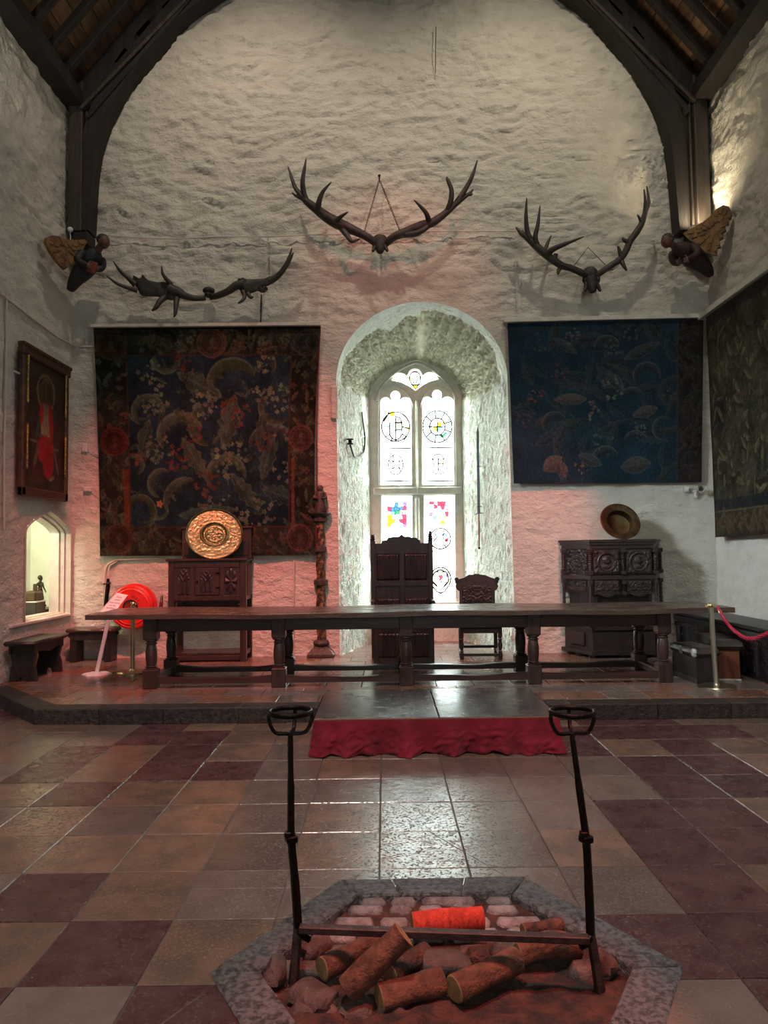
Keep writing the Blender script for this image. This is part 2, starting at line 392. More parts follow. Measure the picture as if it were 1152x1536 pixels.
# ================================================================== the setting
EAVE = 8.70; TAN = 1.2; RIDGE = EAVE + TAN * 4.92
AX0, AX1, AZS, AZT = -0.715, 1.935, 4.36, 5.60       # window recess: front arch
AXC = (AX0 + AX1) / 2; AHW = (AX1 - AX0) / 2
def arch_front(n=90):
    """outline of the recess in the wall face, from the left foot over the arch to the right foot"""
    p = [(AX0 + .02 * (1 - t), ZD + (AZS - ZD) * t) for t in np.linspace(0, 1, n)]
    p += [(AXC - AHW * math.cos(a), AZS + (AZT - AZS) * math.sin(a)) for a in np.linspace(0, math.pi, 2 * n)[1:-1]]
    p += [(AX1 + .04 * (1 - t), ZD + (AZS - ZD) * t) for t in np.linspace(1, 0, n)]
    return np.array(p)
def arch_back(n=90):
    x0, x1, zs, zt = -0.245, 1.385, 4.42, 5.10; xc = (x0 + x1) / 2
    p = [(x0, ZD + (zs - ZD) * t) for t in np.linspace(0, 1, n)]
    for a in np.linspace(0, math.pi, 2 * n)[1:-1]:
        c = math.cos(a); s_ = math.sin(a)
        p.append((xc - (xc - x0) * c, zs + (zt - zs) * (0.78 * s_ + 0.22 * (1 - abs(c)))))
    p += [(x1, ZD + (zs - ZD) * t) for t in np.linspace(1, 0, n)]
    return np.array(p)
AF, AB = arch_front(), arch_back()
def in_arch(x, z, g=0.0):
    hw = AHW + g
    low = (np.abs(x - AXC - .015) < hw) & (z < AZS)
    up = (z >= AZS) & (((x - AXC) / hw) ** 2 + ((z - AZS) / (AZT - AZS + g)) ** 2 < 1)
    return low | up

def rubble(u, z, seed=0, smooth_low=True):
    ph = z * 6.0 + 1.6 * perlin(u * .8, z * 1.3, seed) + .55 * perlin(u * 2.7, z * 3.1, seed + 1)
    s = ph - np.floor(ph)
    k = np.clip(.35 + .9 * perlin(u * 1.7, z * 3.3, seed + 2), 0, 1)
    ledge = k * np.where(s > .06, (1 - s) ** .8, s / .06 * .9)
    ph2 = z * 13 + 2.0 * perlin(u * 2.2, z * 3, seed + 7); s2 = ph2 - np.floor(ph2)
    k2 = np.clip(.2 + .9 * perlin(u * 3.1, z * 5.3, seed + 8), 0, 1)
    h = .066 * ledge + .042 * k2 * np.where(s2 > .15, 1 - s2, s2 / .15) + .026 * perlin(u * 1.4, z * 2.0, seed + 3) + .024 * perlin(u * 5, z * 9, seed + 4) + .014 * perlin(u * 11, z * 19, seed + 5)
    if smooth_low: h = h * (.36 + .64 * sstep(4.8, 6.4, z + .5 * perlin(u * .7, z * .7, seed + 6)))
    return h - .050 * (1 if not smooth_low else sstep(4.8, 6.4, z)) + .015

# ---- back wall, with the plaster reliefs worked into its surface
du = .036
xs = np.arange(XL - .30, XR + .31, du); zs = np.arange(-.02, 11.4, du)
X, Z = np.meshgrid(xs, zs)
edge = 1 - in_arch(X, Z, .16) * 1.0
D = rubble(X, Z, 3)
# distance from the opening: fade the lumps out at its arris
hw = np.where(Z < AZS, np.abs(X - AXC) - AHW, 0)
rr = np.sqrt(((X - AXC) / AHW) ** 2 + (np.maximum(Z - AZS, 0) / (AZT - AZS)) ** 2)
dist = np.where(Z < AZS, hw, (rr - 1) * 1.28)
D = .012 + (D - .012) * sstep(0.0, .35, dist)
def scrolls(x, z, cells):
    h = np.zeros_like(x)
    for cx, cz, r, sp in cells:
        dx, dz = x - cx, z - cz; q = np.hypot(dx, dz) / r; th = np.arctan2(dz, dx)
        h = np.maximum(h, (q < 1.05) * (1 - sstep(.85, 1.05, q)) * (0.5 + .5 * np.cos(2 * np.pi * q * 2.1 - sp * th)) ** 2)
    return h
p1 = at_y(973, 243, YW); p2 = at_y(368, 255, YW); p3 = at_y(988, 268, YW); p4 = at_y(955, 262, YW)
rel = scrolls(X, Z, [(p1.x, p1.z, .2, 1), (p3.x, p3.z, .17, -1), (p4.x, p4.z, .14, 1), (p1.x + .2, p1.z + .16, .14, -1), (p1.x - .2, p1.z - .12, .13, -1)])
rel2 = scrolls(X, Z, [(p2.x, p2.z, .13, 1), (p2.x - .06, p2.z - .16, .07, -1)])
D = D + .065 * rel + .035 * rel2
Y = YW - D
V = np.stack([X, Y, Z], -1).reshape(-1, 3)
n, m = X.shape; idx = np.arange(n * m).reshape(n, m)
q = np.stack([idx[:-1, :-1], idx[:-1, 1:], idx[1:, 1:], idx[1:, :-1]], -1).reshape(-1, 4)
cx = V[q].mean(1)
roofz = EAVE + .55 + TAN * np.maximum(0, np.minimum(cx[:, 0] - XL, XR - cx[:, 0]))
keep = ~in_arch(cx[:, 0], cx[:, 2]) & (cx[:, 2] < roofz)
q = q[keep]
# pull the saw-tooth boundary onto the arch outline
cnt = np.zeros(len(V), int); np.add.at(cnt, q.ravel(), 1)
near = (cnt > 0) & (cnt < 4) & in_arch(V[:, 0], V[:, 2], .07) & (V[:, 2] > 0)
for i in np.nonzero(near)[0]:
    k = np.argmin((AF[:, 0] - V[i, 0]) ** 2 + (AF[:, 1] - V[i, 2]) ** 2)
    V[i, 0], V[i, 2] = AF[k]; V[i, 1] = YW - .012
wall_back = struct(raw_mesh('wall_back', V, q[:, ::1], m_wall))
MB().prism([(XL + 2.2, YW + .02, 11.2), (XR - 2.2, YW + .02, 11.2), (.14, YW + .02, RIDGE + .3)], (0, .2, 0)).build('gable', m_wall, wall_back)

def on_wall(px, py): return at_y(px, py, YW - .055)
def wire(name, pts, r, mat, par, seg=6):
    MB().tube(pts, r, seg).build(name, mat, par, smooth=60)
def smooth_path(pts, n=6):
    P = [Vector(p) for p in pts]; out = []
    for i in range(len(P) - 1):
        a, b, c, d = P[max(i - 1, 0)], P[i], P[i + 1], P[min(i + 2, len(P) - 1)]
        for k in range(n):
            t = k / n
            out.append(.5 * ((2 * b) + (c - a) * t + (2 * a - 5 * b + 4 * c - d) * t * t + (3 * b - a - 3 * c + d) * t ** 3))
    return out + [P[-1]]
# painted-over wires on the back wall
w = [on_wall(x, y) for x, y in ((160, 353), (200, 356), (260, 358), (330, 355), (400, 355), (470, 352), (520, 351), (640, 347), (720, 347), (775, 347))]
wire('painted_wire', smooth_path(w), .009, m_pipe, wall_back)
wire('painted_wire', [on_wall(402, 356), on_wall(401, 395), on_wall(391, 440), on_wall(388, 482)], .008, m_pipe, wall_back)
wire('painted_wire', [on_wall(772, 380), on_wall(775, 430), on_wall(777, 470)], .007, m_pipe, wall_back)
wire('painted_wire', [on_wall(654, 40), on_wall(653, 110)], .006, m_truss, wall_back)
wire('painted_wire', [on_wall(392, 442), on_wall(391, 484)], .012, m_rust, wall_back)
for a, b in ((((118, 520)), (142, 520)),): wire('conduit', [on_wall(*a), on_wall(*b)], .014, m_pipe, wall_back)
c1 = [on_wall(x, y) for x, y in ((157, 905), (157, 868), (160, 850), (170, 842), (185, 839), (252, 838))]
wire('conduit', smooth_path(c1), .016, m_pipe, wall_back, 8)
c2 = [on_wall(x, y) for x, y in ((164, 880), (163, 858), (166, 848), (176, 842.5))]
wire('conduit', smooth_path(c2), .013, m_pipe, wall_back, 8)
wire('conduit', [on_wall(441, 840), on_wall(440, 985)], .012, m_pipe, wall_back, 8)

# ---- side walls
def side_wall(name, xw, sgn, y0, y1, z1, mat, cut=None, seed=0, extra=None):
    d = .042
    ys = np.append(np.arange(y0, y1, d), y1); zz = np.append(np.arange(0, z1, d), z1)
    Yg, Zg = np.meshgrid(ys, zz)
    h = rubble(Yg, Zg, seed) - .03
    if extra is not None: h = h + extra(Yg, Zg)
    if cut is not None: h = h * sstep(0, .12, cut(Yg, Zg)[1])
    Vv = np.stack([xw + sgn * h, Yg, Zg], -1).reshape(-1, 3)
    n, m = Yg.shape; idx = np.arange(n * m).reshape(n, m)
    q = np.stack([idx[:-1, :-1], idx[:-1, 1:], idx[1:, 1:], idx[1:, :-1]], -1).reshape(-1, 4)
    if cut is not None:
        c = Vv[q].mean(1); q = q[~cut(c[:, 1], c[:, 2])[0]]
    return struct(raw_mesh(name, Vv, q if sgn < 0 else q[:, ::-1], mat))

# the alcove opening in the left wall (points on the wall plane)
NY0 = at_x(37, 860, XL).y; NY1 = at_x(104, 860, XL).y
NZ0 = at_x(50, 931, XL).z; NZS = at_x(95, 800, XL).z; NZT = at_x(66, 766, XL).z
NYC = (NY0 + NY1) / 2; NHW = (NY1 - NY0) / 2
def niche_cut(y, z):
    t = np.clip((z - NZS) / (NZT - NZS), 0, 1)
    hwid = np.where(z < NZS, NHW, NHW * (1 - t ** 1.5))
    inside = (np.abs(y - NYC) < hwid) & (z > NZ0) & (z < NZT)
    dd = np.maximum(np.maximum(np.abs(y - NYC) - NHW, np.maximum(NZ0 - z, z - NZT)), 0)
    return inside, dd
wall_left = side_wall('wall_left', XL, 1, 8.2, YW + .20, EAVE + .3, m_side, niche_cut, 21)
MB().bb((XL - .3, -5, 0), (XL - .02, 8.22, EAVE + .3)).bb((XL - .3, 8.08, 0), (XL + .14, 8.24, EAVE + .3), .02).build('wall_stretch_and_lip', m_side, wall_left)  # proud lip at the seam is added to block leaking sky light
def right_bulge(y, z):   # the lower wall nearer the camera stands a little proud
    return .05 * sstep(10.82, 10.76, y) * sstep(2.3, 2.1, z)
wall_right = side_wall('wall_right', XR, -1, 8.2, YW + .20, EAVE + .3, m_side, None, 40, right_bulge)
MB().bb((XR + .02, -5, 0), (XR + .3, 8.22, EAVE + .3)).bb((XR - .14, 8.08, 0), (XR + .3, 8.24, EAVE + .3), .02).build('wall_stretch_and_lip', m_side, wall_right)  # same added lip on this side, against sky light through the seam
wr = MB().bb((XL - .3, -5.3, 0), (XR + .3, -5, EAVE + .1))
wr.prism([(XL - .3, -5.3, EAVE), (XR + .3, -5.3, EAVE), (.14, -5.3, RIDGE + .3)], (0, .3, 0))
struct(wr.build('wall_rear', m_wall))
# cables on the left wall
def on_left(px, py): return at_x(px, py, XL + .02)
wire('conduit', [on_left(10, 440), on_left(9, 560), on_left(6, 680), on_left(6, 795)], .014, m_pipe, wall_left)
wire('conduit', [on_left(0, 440), on_left(45, 475), on_left(85, 505), on_left(114, 521)], .016, m_pipe, wall_left)

# ---- alcove behind the left wall: stone surround, plastered inside, lit from above
def niche_outline(g=0.0, n=10):
    hw = NHW + g; p = [(NYC + hw, NZ0 - g * .4), (NYC + hw, NZS)]
    for t in np.linspace(0, 1, n)[1:]: p.append((NYC + hw * (1 - t ** 1.5), NZS + (NZT + g * .9 - NZS) * t))
    for t in np.linspace(1, 0, n)[1:]: p.append((NYC - hw * (1 - t ** 1.5), NZS + (NZT + g * .9 - NZS) * t))
    p += [(NYC - hw, NZ0 - g * .4)]
    return p
def ring(mb, outs):
    """skin a chain of closed outlines (list of (x, outline))"""
    k = len(outs[0][1]); vs = []; fs = []
    for x, o in outs: vs += [(x, y, z) for y, z in o]
    for i in range(len(outs) - 1):
        for j in range(k):
            a, b = i * k + j, i * k + (j + 1) % k; fs.append((a, b, b + k, a + k))
    return mb.add(vs, fs)
alc = struct(ring(MB(), [(XL + .015, niche_outline(.035)), (XL + .02, niche_outline(.0)), (XL - .05, niche_outline(-.015)), (XL - .06, niche_outline(-.05)), (XL - .11, niche_outline(-.06)), (XL - .12, niche_outline(-.095)), (XL - .26, niche_outline(-.10))]).build('window_2', m_stone, smooth=30))
b = MB(); x0, x1 = XL - .95, XL - .26; y0, y1 = NY0 - .5, NY1 + .75; z0, z1 = NZ0 + .0, NZT + .5
b.add([(x0, y0, z0), (x0, y1, z0), (x0, y1, z1), (x0, y0, z1), (x1, y0, z0), (x1, y1, z0), (x1, y1, z1), (x1, y0, z1)],
      [(0, 1, 2, 3), (0, 4, 5, 1), (1, 5, 6, 2), (2, 6, 7, 3), (0, 3, 7, 4)])
ring(b, [(x1, niche_outline(-.10)), (x1, niche_outline(1.2))])
b.build('alcove_plaster', m_niche, alc)
yo = [(y, z) for y, z in niche_outline(-.095)]
MB().bb((XL - .9, NY0 - .4, NZ0 - .04), (XL + .03, NY1 + .01, NZ0 + .005), .01).build('sill', m_stone, alc)
MB().bb((XL - .92, NY0 + .1, NZ0 + .16), (XL - .85, y1, NZ0 + .2), .01).build('ledge', m_niche, alc)
lamp('alcove_lamp', 'POINT', (XL - .45, NY0 - .05, NZT + .1), (0, 0, 0), 62.0, (1.0, 1.0, .80), .08)

# ---- window recess: splayed jambs, vault with carved stucco
ns, nt_ = len(AF), 96
tt = np.linspace(0, 1, nt_)
S = np.concatenate([[0], np.cumsum(np.hypot(*(AF[1:] - AF[:-1]).T))])
P = AF[:, None, :] * (1 - tt)[None, :, None] + AB[:, None, :] * tt[None, :, None]
Yg = np.broadcast_to(YW - .012 + (YB - YW + .012) * tt[None, :], P.shape[:2])
cen = np.array([AXC - .02, 3.6]); nrm = cen - P
tang = np.gradient(AF, axis=0); nv = np.stack([tang[:, 1], -tang[:, 0]], -1); nv /= np.linalg.norm(nv, axis=1, keepdims=True)
Sg = np.broadcast_to(S[:, None], P.shape[:2]); Tg = Yg - YW
xa, za = P[..., 0], P[..., 1]
top = sstep(4.30, 4.42, za + .10 * perlin(Tg * 3, Sg * 2, 5) - .25 * (Tg / 1.5) * 0)
edge_t = .13 + .10 * np.abs(perlin(Sg * 2.2, Sg * 0 + 3.3, 9)) + .30 * sstep(.25, -.1, np.abs(xa - .15)) + .16 * (xa < .62) * sstep(4.7, 5.2, za)
panel = top * sstep(edge_t, edge_t + .035, Tg)
rib = np.exp(-((xa - .66) / .07) ** 2) * (za > 4.7)
# rows of spiral scrolls
cell = .215
u = Sg / cell + .35 * perlin(Sg * 1.3, Tg * 1.3, 41); v = Tg / cell + .35 * perlin(Sg * 1.3, Tg * 1.3, 42) + .5 * (np.floor(u) % 2)
fu, fv = u - np.floor(u) - .5, v - np.floor(v) - .5
fu = fu + .12 * perlin(np.floor(u) * 3.7, np.floor(v) * 5.1, 3); fv = fv + .12 * perlin(np.floor(u) * 2.3, np.floor(v) * 4.9, 4)
qq = np.hypot(fu, fv); th = np.arctan2(fv, fu)
spin = np.where((np.floor(u) + np.floor(v)) % 2 > 0, 1, -1)
sc = (.5 + .5 * np.cos(2 * np.pi * qq * 3.4 - spin * th)) ** 1.5 * (1 - sstep(.40, .52, qq))
leaf = np.clip(perlin(Sg * 9, Tg * 9, 12), 0, 1) * sstep(.36, .5, qq)
carve = (.052 * sc + .030 * leaf) * (1 - rib * .9) + .035 * rib
rough = .028 * perlin(Sg * 12, Tg * 24, 31) + .022 * np.abs(perlin(Sg * 24, Tg * 44, 32)) + .02 * perlin(Sg * 3, Tg * 4, 33)
hh = panel * (carve - .045) + (1 - panel) * rough * np.where(za > 4.36, .35, 1.0)
hh = hh * sstep(0, .05, Tg) * sstep(1.54, 1.50, Tg)
P3 = np.stack([xa + nv[:, None, 0] * hh, Yg, za + nv[:, None, 1] * hh], -1)
scroll_tone = panel * (.55 + .45 * (sc > .45)) + (1 - panel)
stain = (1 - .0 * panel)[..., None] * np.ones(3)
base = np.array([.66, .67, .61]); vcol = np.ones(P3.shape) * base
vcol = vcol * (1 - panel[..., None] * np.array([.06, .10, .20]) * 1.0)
vcol = vcol * (1 - .36 * (panel * (1 - sc) * (1 - rib))[..., None] * np.array([1, 1, 1.15]))  # hollows between the scrolls darkened in the colour
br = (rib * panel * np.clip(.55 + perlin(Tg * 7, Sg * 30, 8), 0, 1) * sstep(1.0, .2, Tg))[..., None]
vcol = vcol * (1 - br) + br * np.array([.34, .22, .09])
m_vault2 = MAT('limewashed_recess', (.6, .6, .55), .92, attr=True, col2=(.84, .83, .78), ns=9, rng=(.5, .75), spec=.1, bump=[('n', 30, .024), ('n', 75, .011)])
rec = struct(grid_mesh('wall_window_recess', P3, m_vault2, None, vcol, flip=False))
# recess floor flags, window breast
struct(MB().bb((-1.2, YW - .06, -.1), (2.4, YB + .3, ZD - .004)).build('recess_floor', m_mortar))
rf = bpy.data.objects['recess_floor']
for i in range(5):
    for j in range(4):
        xa_ = -.72 + .56 * i + .2 * (j % 2); ya = YW - .04 + .42 * j
        MB().bb((xa_, ya, ZD - .04), (xa_ + .55, ya + .41, ZD), .006).build('flagstone', m_dgrey, rf)
MB().bb((AX0 + .1, YB, .1), (AX1 - .1, YB + .3, at_y(640, 903, YB).z)).build('window_breast', m_reveal, rec)
bs = MB().box((AX0 - .035, YW - .02, at_y(500, 605, YW).z), (.11, .10, .52), None, .02)
bs.build('quoin_stone', m_wall, wall_back)

# ---- window 1: stone tracery, leaded lights
def curve_solid(name, loops, y0, depth, bev, mat, parent):
    cu = bpy.data.curves.new(name, 'CURVE'); cu.dimensions = '2D'; cu.fill_mode = 'BOTH'
    cu.extrude = depth / 2 - bev; cu.bevel_depth = bev; cu.bevel_resolution = 1; cu.offset = -bev
    for lp in loops:
        s = cu.splines.new('POLY'); s.points.add(len(lp) - 1); s.use_cyclic_u = True
        for p, c in zip(s.points, lp): p.co = (c[0], c[1], 0, 1)
    t = bpy.data.objects.new('tmp', cu); COL.objects.link(t)
    dg = bpy.context.evaluated_depsgraph_get()
    me = bpy.data.meshes.new_from_object(t.evaluated_get(dg))
    bpy.data.objects.remove(t); bpy.data.curves.remove(cu)
    me.transform(Matrix.Translation((0, y0 + depth / 2, 0)) @ Matrix.Rotation(math.pi / 2, 4, 'X'))
    me.name = name; me.materials.clear(); me.materials.append(mat)
    return link(name, me, parent, smooth=30)
def wp(px, py): 
    p = at_y(px, py, YB); return (p.x, p.z)
def arc(cx, cy, r, a0, a1, n=10, ry=None):
    ry = ry or r
    return [(cx + r * math.cos(math.radians(a)), cy - ry * math.sin(math.radians(a))) for a in np.linspace(a0, a1, n)]
def light_head(x0, x1, yb, ysh, cx, cyl, r):
    p = [(x0, yb), (x0, ysh)]
    p += arc(x0 + (cx - r - x0) / 2 + .5, ysh - 1, (cx - r * .8 - x0) / 2, 170, 25, 7, 8)
    p += arc(cx, cyl, r, 215, -35, 14)
    p += arc(x1 - (x1 - cx - r) / 2 - .5, ysh - 1, (x1 - cx - r * .8) / 2, 155, 10, 7, 8)
    p += [(x1, ysh), (x1 + .8, yb)]
    return p
L_UL = light_head(571, 616.5, 727, 605, 593, 593.5, 7.2)
L_UR = light_head(633.7, 680, 726.5, 604, 655.6, 592, 7.2)
L_TR = [(588, 570)] + arc(600, 568, 10.5, 150, 30, 8, 8.5) + arc(622.3, 564, 10.5, 170, 10, 12, 11) + arc(645, 567, 10.5, 150, 30, 8, 8.5) + [(657.5, 568.5), (644, 572), (633, 578), (623.5, 585.5), (614, 579), (602, 573)]
L_LL = [(572.5, 903), (572.5, 744), (618, 743.5), (618.5, 903)]
L_LR = [(636.5, 902.5), (636.5, 743), (682, 742.5), (683, 902)]
lights = [L_UL, L_UR, L_TR, L_LL, L_LR]
outer = [(p[0] * 1.0, p[1]) for p in AB[::6]]; 
zsill = at_y(640, 903.5, YB).z
outer = [(x, max(z, zsill - .02)) for x, z in outer if z > zsill - .3]
outer = [(x + (.03 if x > .57 else -.03), z + .03 * (z > 4.4)) for x, z in outer]
win = struct(curve_solid('window_1', [outer] + [[wp(*c) for c in l] for l in lights], YB, .2, .018, m_stone, None))
YG = YB + .10
def hp(pts, r):
    q_ = smooth_path([(wp(*p)[0], YB - .008, wp(*p)[1]) for p in pts], 6)
    MB().tube(q_, r, 8).build('moulding', m_stone, win, smooth=60)
hp([(565, 602), (569, 588), (580, 571), (595, 558), (611, 549), (624, 545), (640, 550), (655, 560), (668, 573), (680, 590), (683, 600)], .022)
hp([(562, 600), (567, 583), (578, 567), (594, 553), (610, 545), (624, 541), (641, 546), (657, 557), (671, 570), (683, 588), (687, 598)], .016)
hp([(567.5, 728), (567.5, 605), (573, 590), (584, 582), (593, 580), (604, 584), (612, 592), (618.5, 604), (620, 612)], .010)
hp([(630, 612), (632, 602), (638, 591), (647, 583), (655, 579), (666, 583), (676, 591), (682, 603), (684.5, 728)], .010)
MB().bb((wp(560, 735)[0], YB - .05, wp(624, 742)[1]), (wp(692, 735)[0], YB + .02, wp(624, 731)[1]), .015).build('transom', m_stone, win)
a_, b_ = wp(625, 742), wp(625, 600)
MB().box(((a_[0] + b_[0]) / 2, YB - .015, (a_[1] + b_[1]) / 2), (.045, .09, b_[1] - a_[1]), None, .02).build('mullion', m_stone, win)
a_, b_ = wp(627, 903), wp(626.5, 745)
MB().box(((a_[0] + b_[0]) / 2, YB - .015, (a_[1] + b_[1]) / 2), (.085, .09, b_[1] - a_[1]), None, .03).build('mullion', m_stone, win)
MB().bb((-.30, YB - .06, zsill - .07), (1.44, YB + .1, zsill + .005), .012).build('sill', m_stone, win)
g_clear = GLASS('clear_old_glass', (.92, .97, .96), .9)
GC = {k: GLASS('glass_' + k, c, .85) for k, c in dict(red=(0.456, 0.105, 0.145), rose=(0.485, 0.287, 0.311), yellow=(0.497, 0.407, 0.073), amber=(0.47, 0.343, 0.083), blue=(0.118, 0.203, 0.39), sky=(0.203, 0.372, 0.439), green=(0.103, 0.235, 0.154), pale=(0.485, 0.485, 0.372), violet=(0.25, 0.186, 0.333)).items()}
def gp(px, py, y=YG): p = at_y(px, py, y); return (p.x, y, p.z)
def to_glass(c): x, z = wp(*c); return (x, YG + .004, z)
for l in lights: 
    MB().prism([to_glass(c) for c in l], (0, .006, 0)).build('pane', g_clear, win)
def cames(segs, r=.014):
    mb = MB()
    for s_ in segs: mb.tube([gp(*p, YG - .002) for p in s_], r, 5)
    mb.build('lead_came', m_lead, win, smooth=60)['kind'] = 'stuff'
def piece(color, pts): MB().prism([gp(*p, YG - .006) for p in pts], (0, .005, 0)).build('glass_piece', GC[color], win)
def ringseg(cx, cy, r0, r1, a0, a1, n=6): return arc(cx, cy, r1, a0, a1, n) + arc(cx, cy, r0, a1, a0, n)
def circ(cx, cy, r, ry=None): return arc(cx, cy, r, 0, 360, 28, ry)
# saddle bars and lead lines
for (x0, x1, y) in ((571, 617, 609.3), (633.5, 680, 608.3), (572.5, 618, 751), (636.5, 682, 749.5), (637, 683, 826.5), (637, 683, 898)):
    MB().tube([gp(x0, y, YG - .015), gp(x1, y - .4, YG - .015)], .010, 6).build('saddle_bar', m_lead, win)
# upper left light: broken roundel and small roundel
C1 = (593.5, 640)
cames([circ(*C1, 21, 22), [(584.5, 634), (602.5, 634)], [(584.5, 645), (603, 645)], [(584.5, 634), (584.5, 652), (589, 658), (593.5, 660), (599, 658), (603, 651), (603, 634)], [(593.5, 660), (593.5, 626)],
       [(575, 632), (581, 624), (583, 618)], [(603, 634), (600, 627), (592, 624)], [(579, 655), (584, 652), (588, 658), (586, 663)], [(603, 651), (610, 655), (606, 660)], [(584.5, 640), (574, 640)], [(603, 640), (615, 643)],
       [(571, 673), (617, 672.4)], [(571.5, 722), (617.5, 721)]])
cames([circ(593.5, 697, 11, 15), [(584, 692), (603, 692)], [(590, 682), (589, 692), (593, 697), (588, 706)], [(600, 690), (597, 698), (601, 707)], [(585, 702), (602, 702)]], .012)
piece('yellow', [(582.5, 619), (590, 616), (593.5, 622), (586, 625.5)]); piece('pale', [(593.8, 634.5), (602.5, 634.5), (602.5, 644.5), (593.8, 644.5)])
piece('rose', [(597, 628), (602, 633), (594, 633.5)]); piece('rose', [(574, 632), (580, 623), (581, 626), (577, 633)]); piece('violet', [(579, 634), (583, 635), (583, 638), (580, 637)])
piece('yellow', [(609, 641), (615, 640), (615, 645), (610, 645)]); piece('amber', [(586, 626), (590, 626), (588, 631)])
piece('rose', [(600, 618), (611, 627), (612, 633), (609, 630)])
# upper right light: rose window roundel
C2 = (656, 640)
cames([circ(*C2, 22, 24), circ(*C2, 11.5, 13)] + [[arc(*C2, 11.5, a, a, 1, 13)[0], arc(*C2, 22, a, a, 1, 24)[0]] for a in range(20, 380, 40)] +
      [[(656, 627), (656, 653)], [(644.5, 640), (667.5, 640)], [(634, 672), (681, 671)], [(634, 722), (681, 721)]])
cames([[(650, 688), (665, 688), (665, 698), (658, 706), (650, 698), (650, 688)], [(650, 696), (665, 696)], [(657.5, 688), (657.5, 706)], arc(657, 690, 9, 180, 0, 8), arc(657.5, 696, 15, 200, 340, 10)], .012)
piece('yellow', [(656.3, 633), (661.5, 633), (661.5, 639.5), (656.3, 639.5)]); piece('yellow', [(649.5, 640.5), (655.6, 640.5), (655.6, 647), (651, 646)])
piece('sky', [(656.3, 640.5), (664, 640.5), (660, 648), (656.3, 648)]); piece('amber', [(662, 633), (666, 632), (665, 638)]); piece('amber', [(648, 641), (649, 646), (646, 647)])
piece('green', ringseg(*C2, 14, 18, -75, -32, 5)); piece('pale', ringseg(*C2, 8, 11, 150, 190, 5)); piece('pale', [(658, 689), (664.5, 689), (664.5, 695.5), (658, 695.5)])
# tracery shield
cames([arc(622.5, 568, 8.5, 150, 30, 8, 11) + [(631, 572), (627, 578), (623.5, 584), (619, 578), (614, 570), (615, 562)], [(620, 574), (620, 565), (625, 564), (627, 569), (624, 574), (620, 574)], [(615, 577), (631, 577)]])
piece('yellow', [(611, 566), (615, 564), (617, 570), (614, 571)]); piece('yellow', [(619, 577.5), (628, 577.5), (623.5, 583.5)]); piece('rose', [(619, 559), (623, 557), (626.5, 560), (623, 561.5)])
piece('rose', [(630, 562), (633, 566), (631, 570), (629.5, 566)]); piece('red', [(617, 577.5), (619, 577.5), (620, 580)])
# lower lights
def jig(x0, x1, y0, y1, cols, seed):
    r = random.Random(seed); ny = 6; nx = 5
    gx = [[x0 + (x1 - x0) * i / nx + (0 if i in (0, nx) else r.uniform(-1.6, 1.6)) for i in range(nx + 1)] for _ in range(ny + 1)]
    gy = [[y0 + (y1 - y0) * j / ny + (0 if j in (0, ny) else r.uniform(-1.6, 1.6)) for _ in range(nx + 1)] for j in range(ny + 1)]
    segs = []
    for j in range(ny):
        for i in range(nx):
            quad = [(gx[j][i], gy[j][i]), (gx[j][i + 1], gy[j][i + 1]), (gx[j + 1][i + 1], gy[j + 1][i + 1]), (gx[j + 1][i], gy[j + 1][i])]
            segs.append(quad[:3]); c = cols[j][i]
            k = dict(r='red', o='rose', y='yellow', b='blue', s='sky', v='violet', p='pale', a='amber', g='green').get(c)
            if k: piece(k, quad)
    segs.append([(x0, y0), (x0, y1), (x1, y1), (x1, y0)])
    cames(segs, .004)
jig(581, 610, 753.5, 790.5, ['o.b.v', 'rbbbr', 'osgoo', 'y..or', 'ay.rr', 'y.p.v'], 3)
jig(644, 673, 752, 786, ['rorro', '.r.ro', 'p...o', 'v..pr', '.s..o', 'p..y.'], 5)
cames([circ(660.5, 808, 15.5), [(652, 800), (656, 806), (650, 812), (654, 818)], [(666, 799), (664, 806), (670, 811), (665, 815), (669, 821)], [(656, 799), (659, 803), (662, 798), (664, 803)]])
piece('sky', [(667, 798), (671, 801), (670, 806), (666, 803)]); piece('red', [(668, 808), (673, 806), (672, 813), (667, 813)]); piece('rose', [(650, 802), (654, 805), (652, 811), (648, 808)]); piece('rose', [(664, 818), (667, 822), (663, 823)])
cames([arc(660.8, 868, 15.5, -38, 218, 22, 17) + [(655, 887), (660.8, 890), (667, 887), arc(660.8, 868, 15.5, -38, -38, 1, 17)[0]], arc(660.8, 868, 12, -38, 218, 18, 13) + [(660.8, 885), arc(660.8, 868, 12, -38, -38, 1, 13)[0]], [(654, 858), (667, 858)], [(650, 873), (656, 879)], [(671, 873), (666, 879)]])
piece('red', [(657, 863), (663, 862), (665, 866), (662, 870), (664, 873), (660, 876), (661, 871), (657, 871), (659, 867)]); piece('rose', [(658, 887.5), (664, 887.5), (663, 891), (659, 891)])
piece('violet', [(668, 861), (672, 861), (672, 866), (669, 867)])
for k in range(5): piece('pale', ringseg(660.8, 868, 12.5, 15, -30 + 52 * k, 5 + 52 * k, 4))

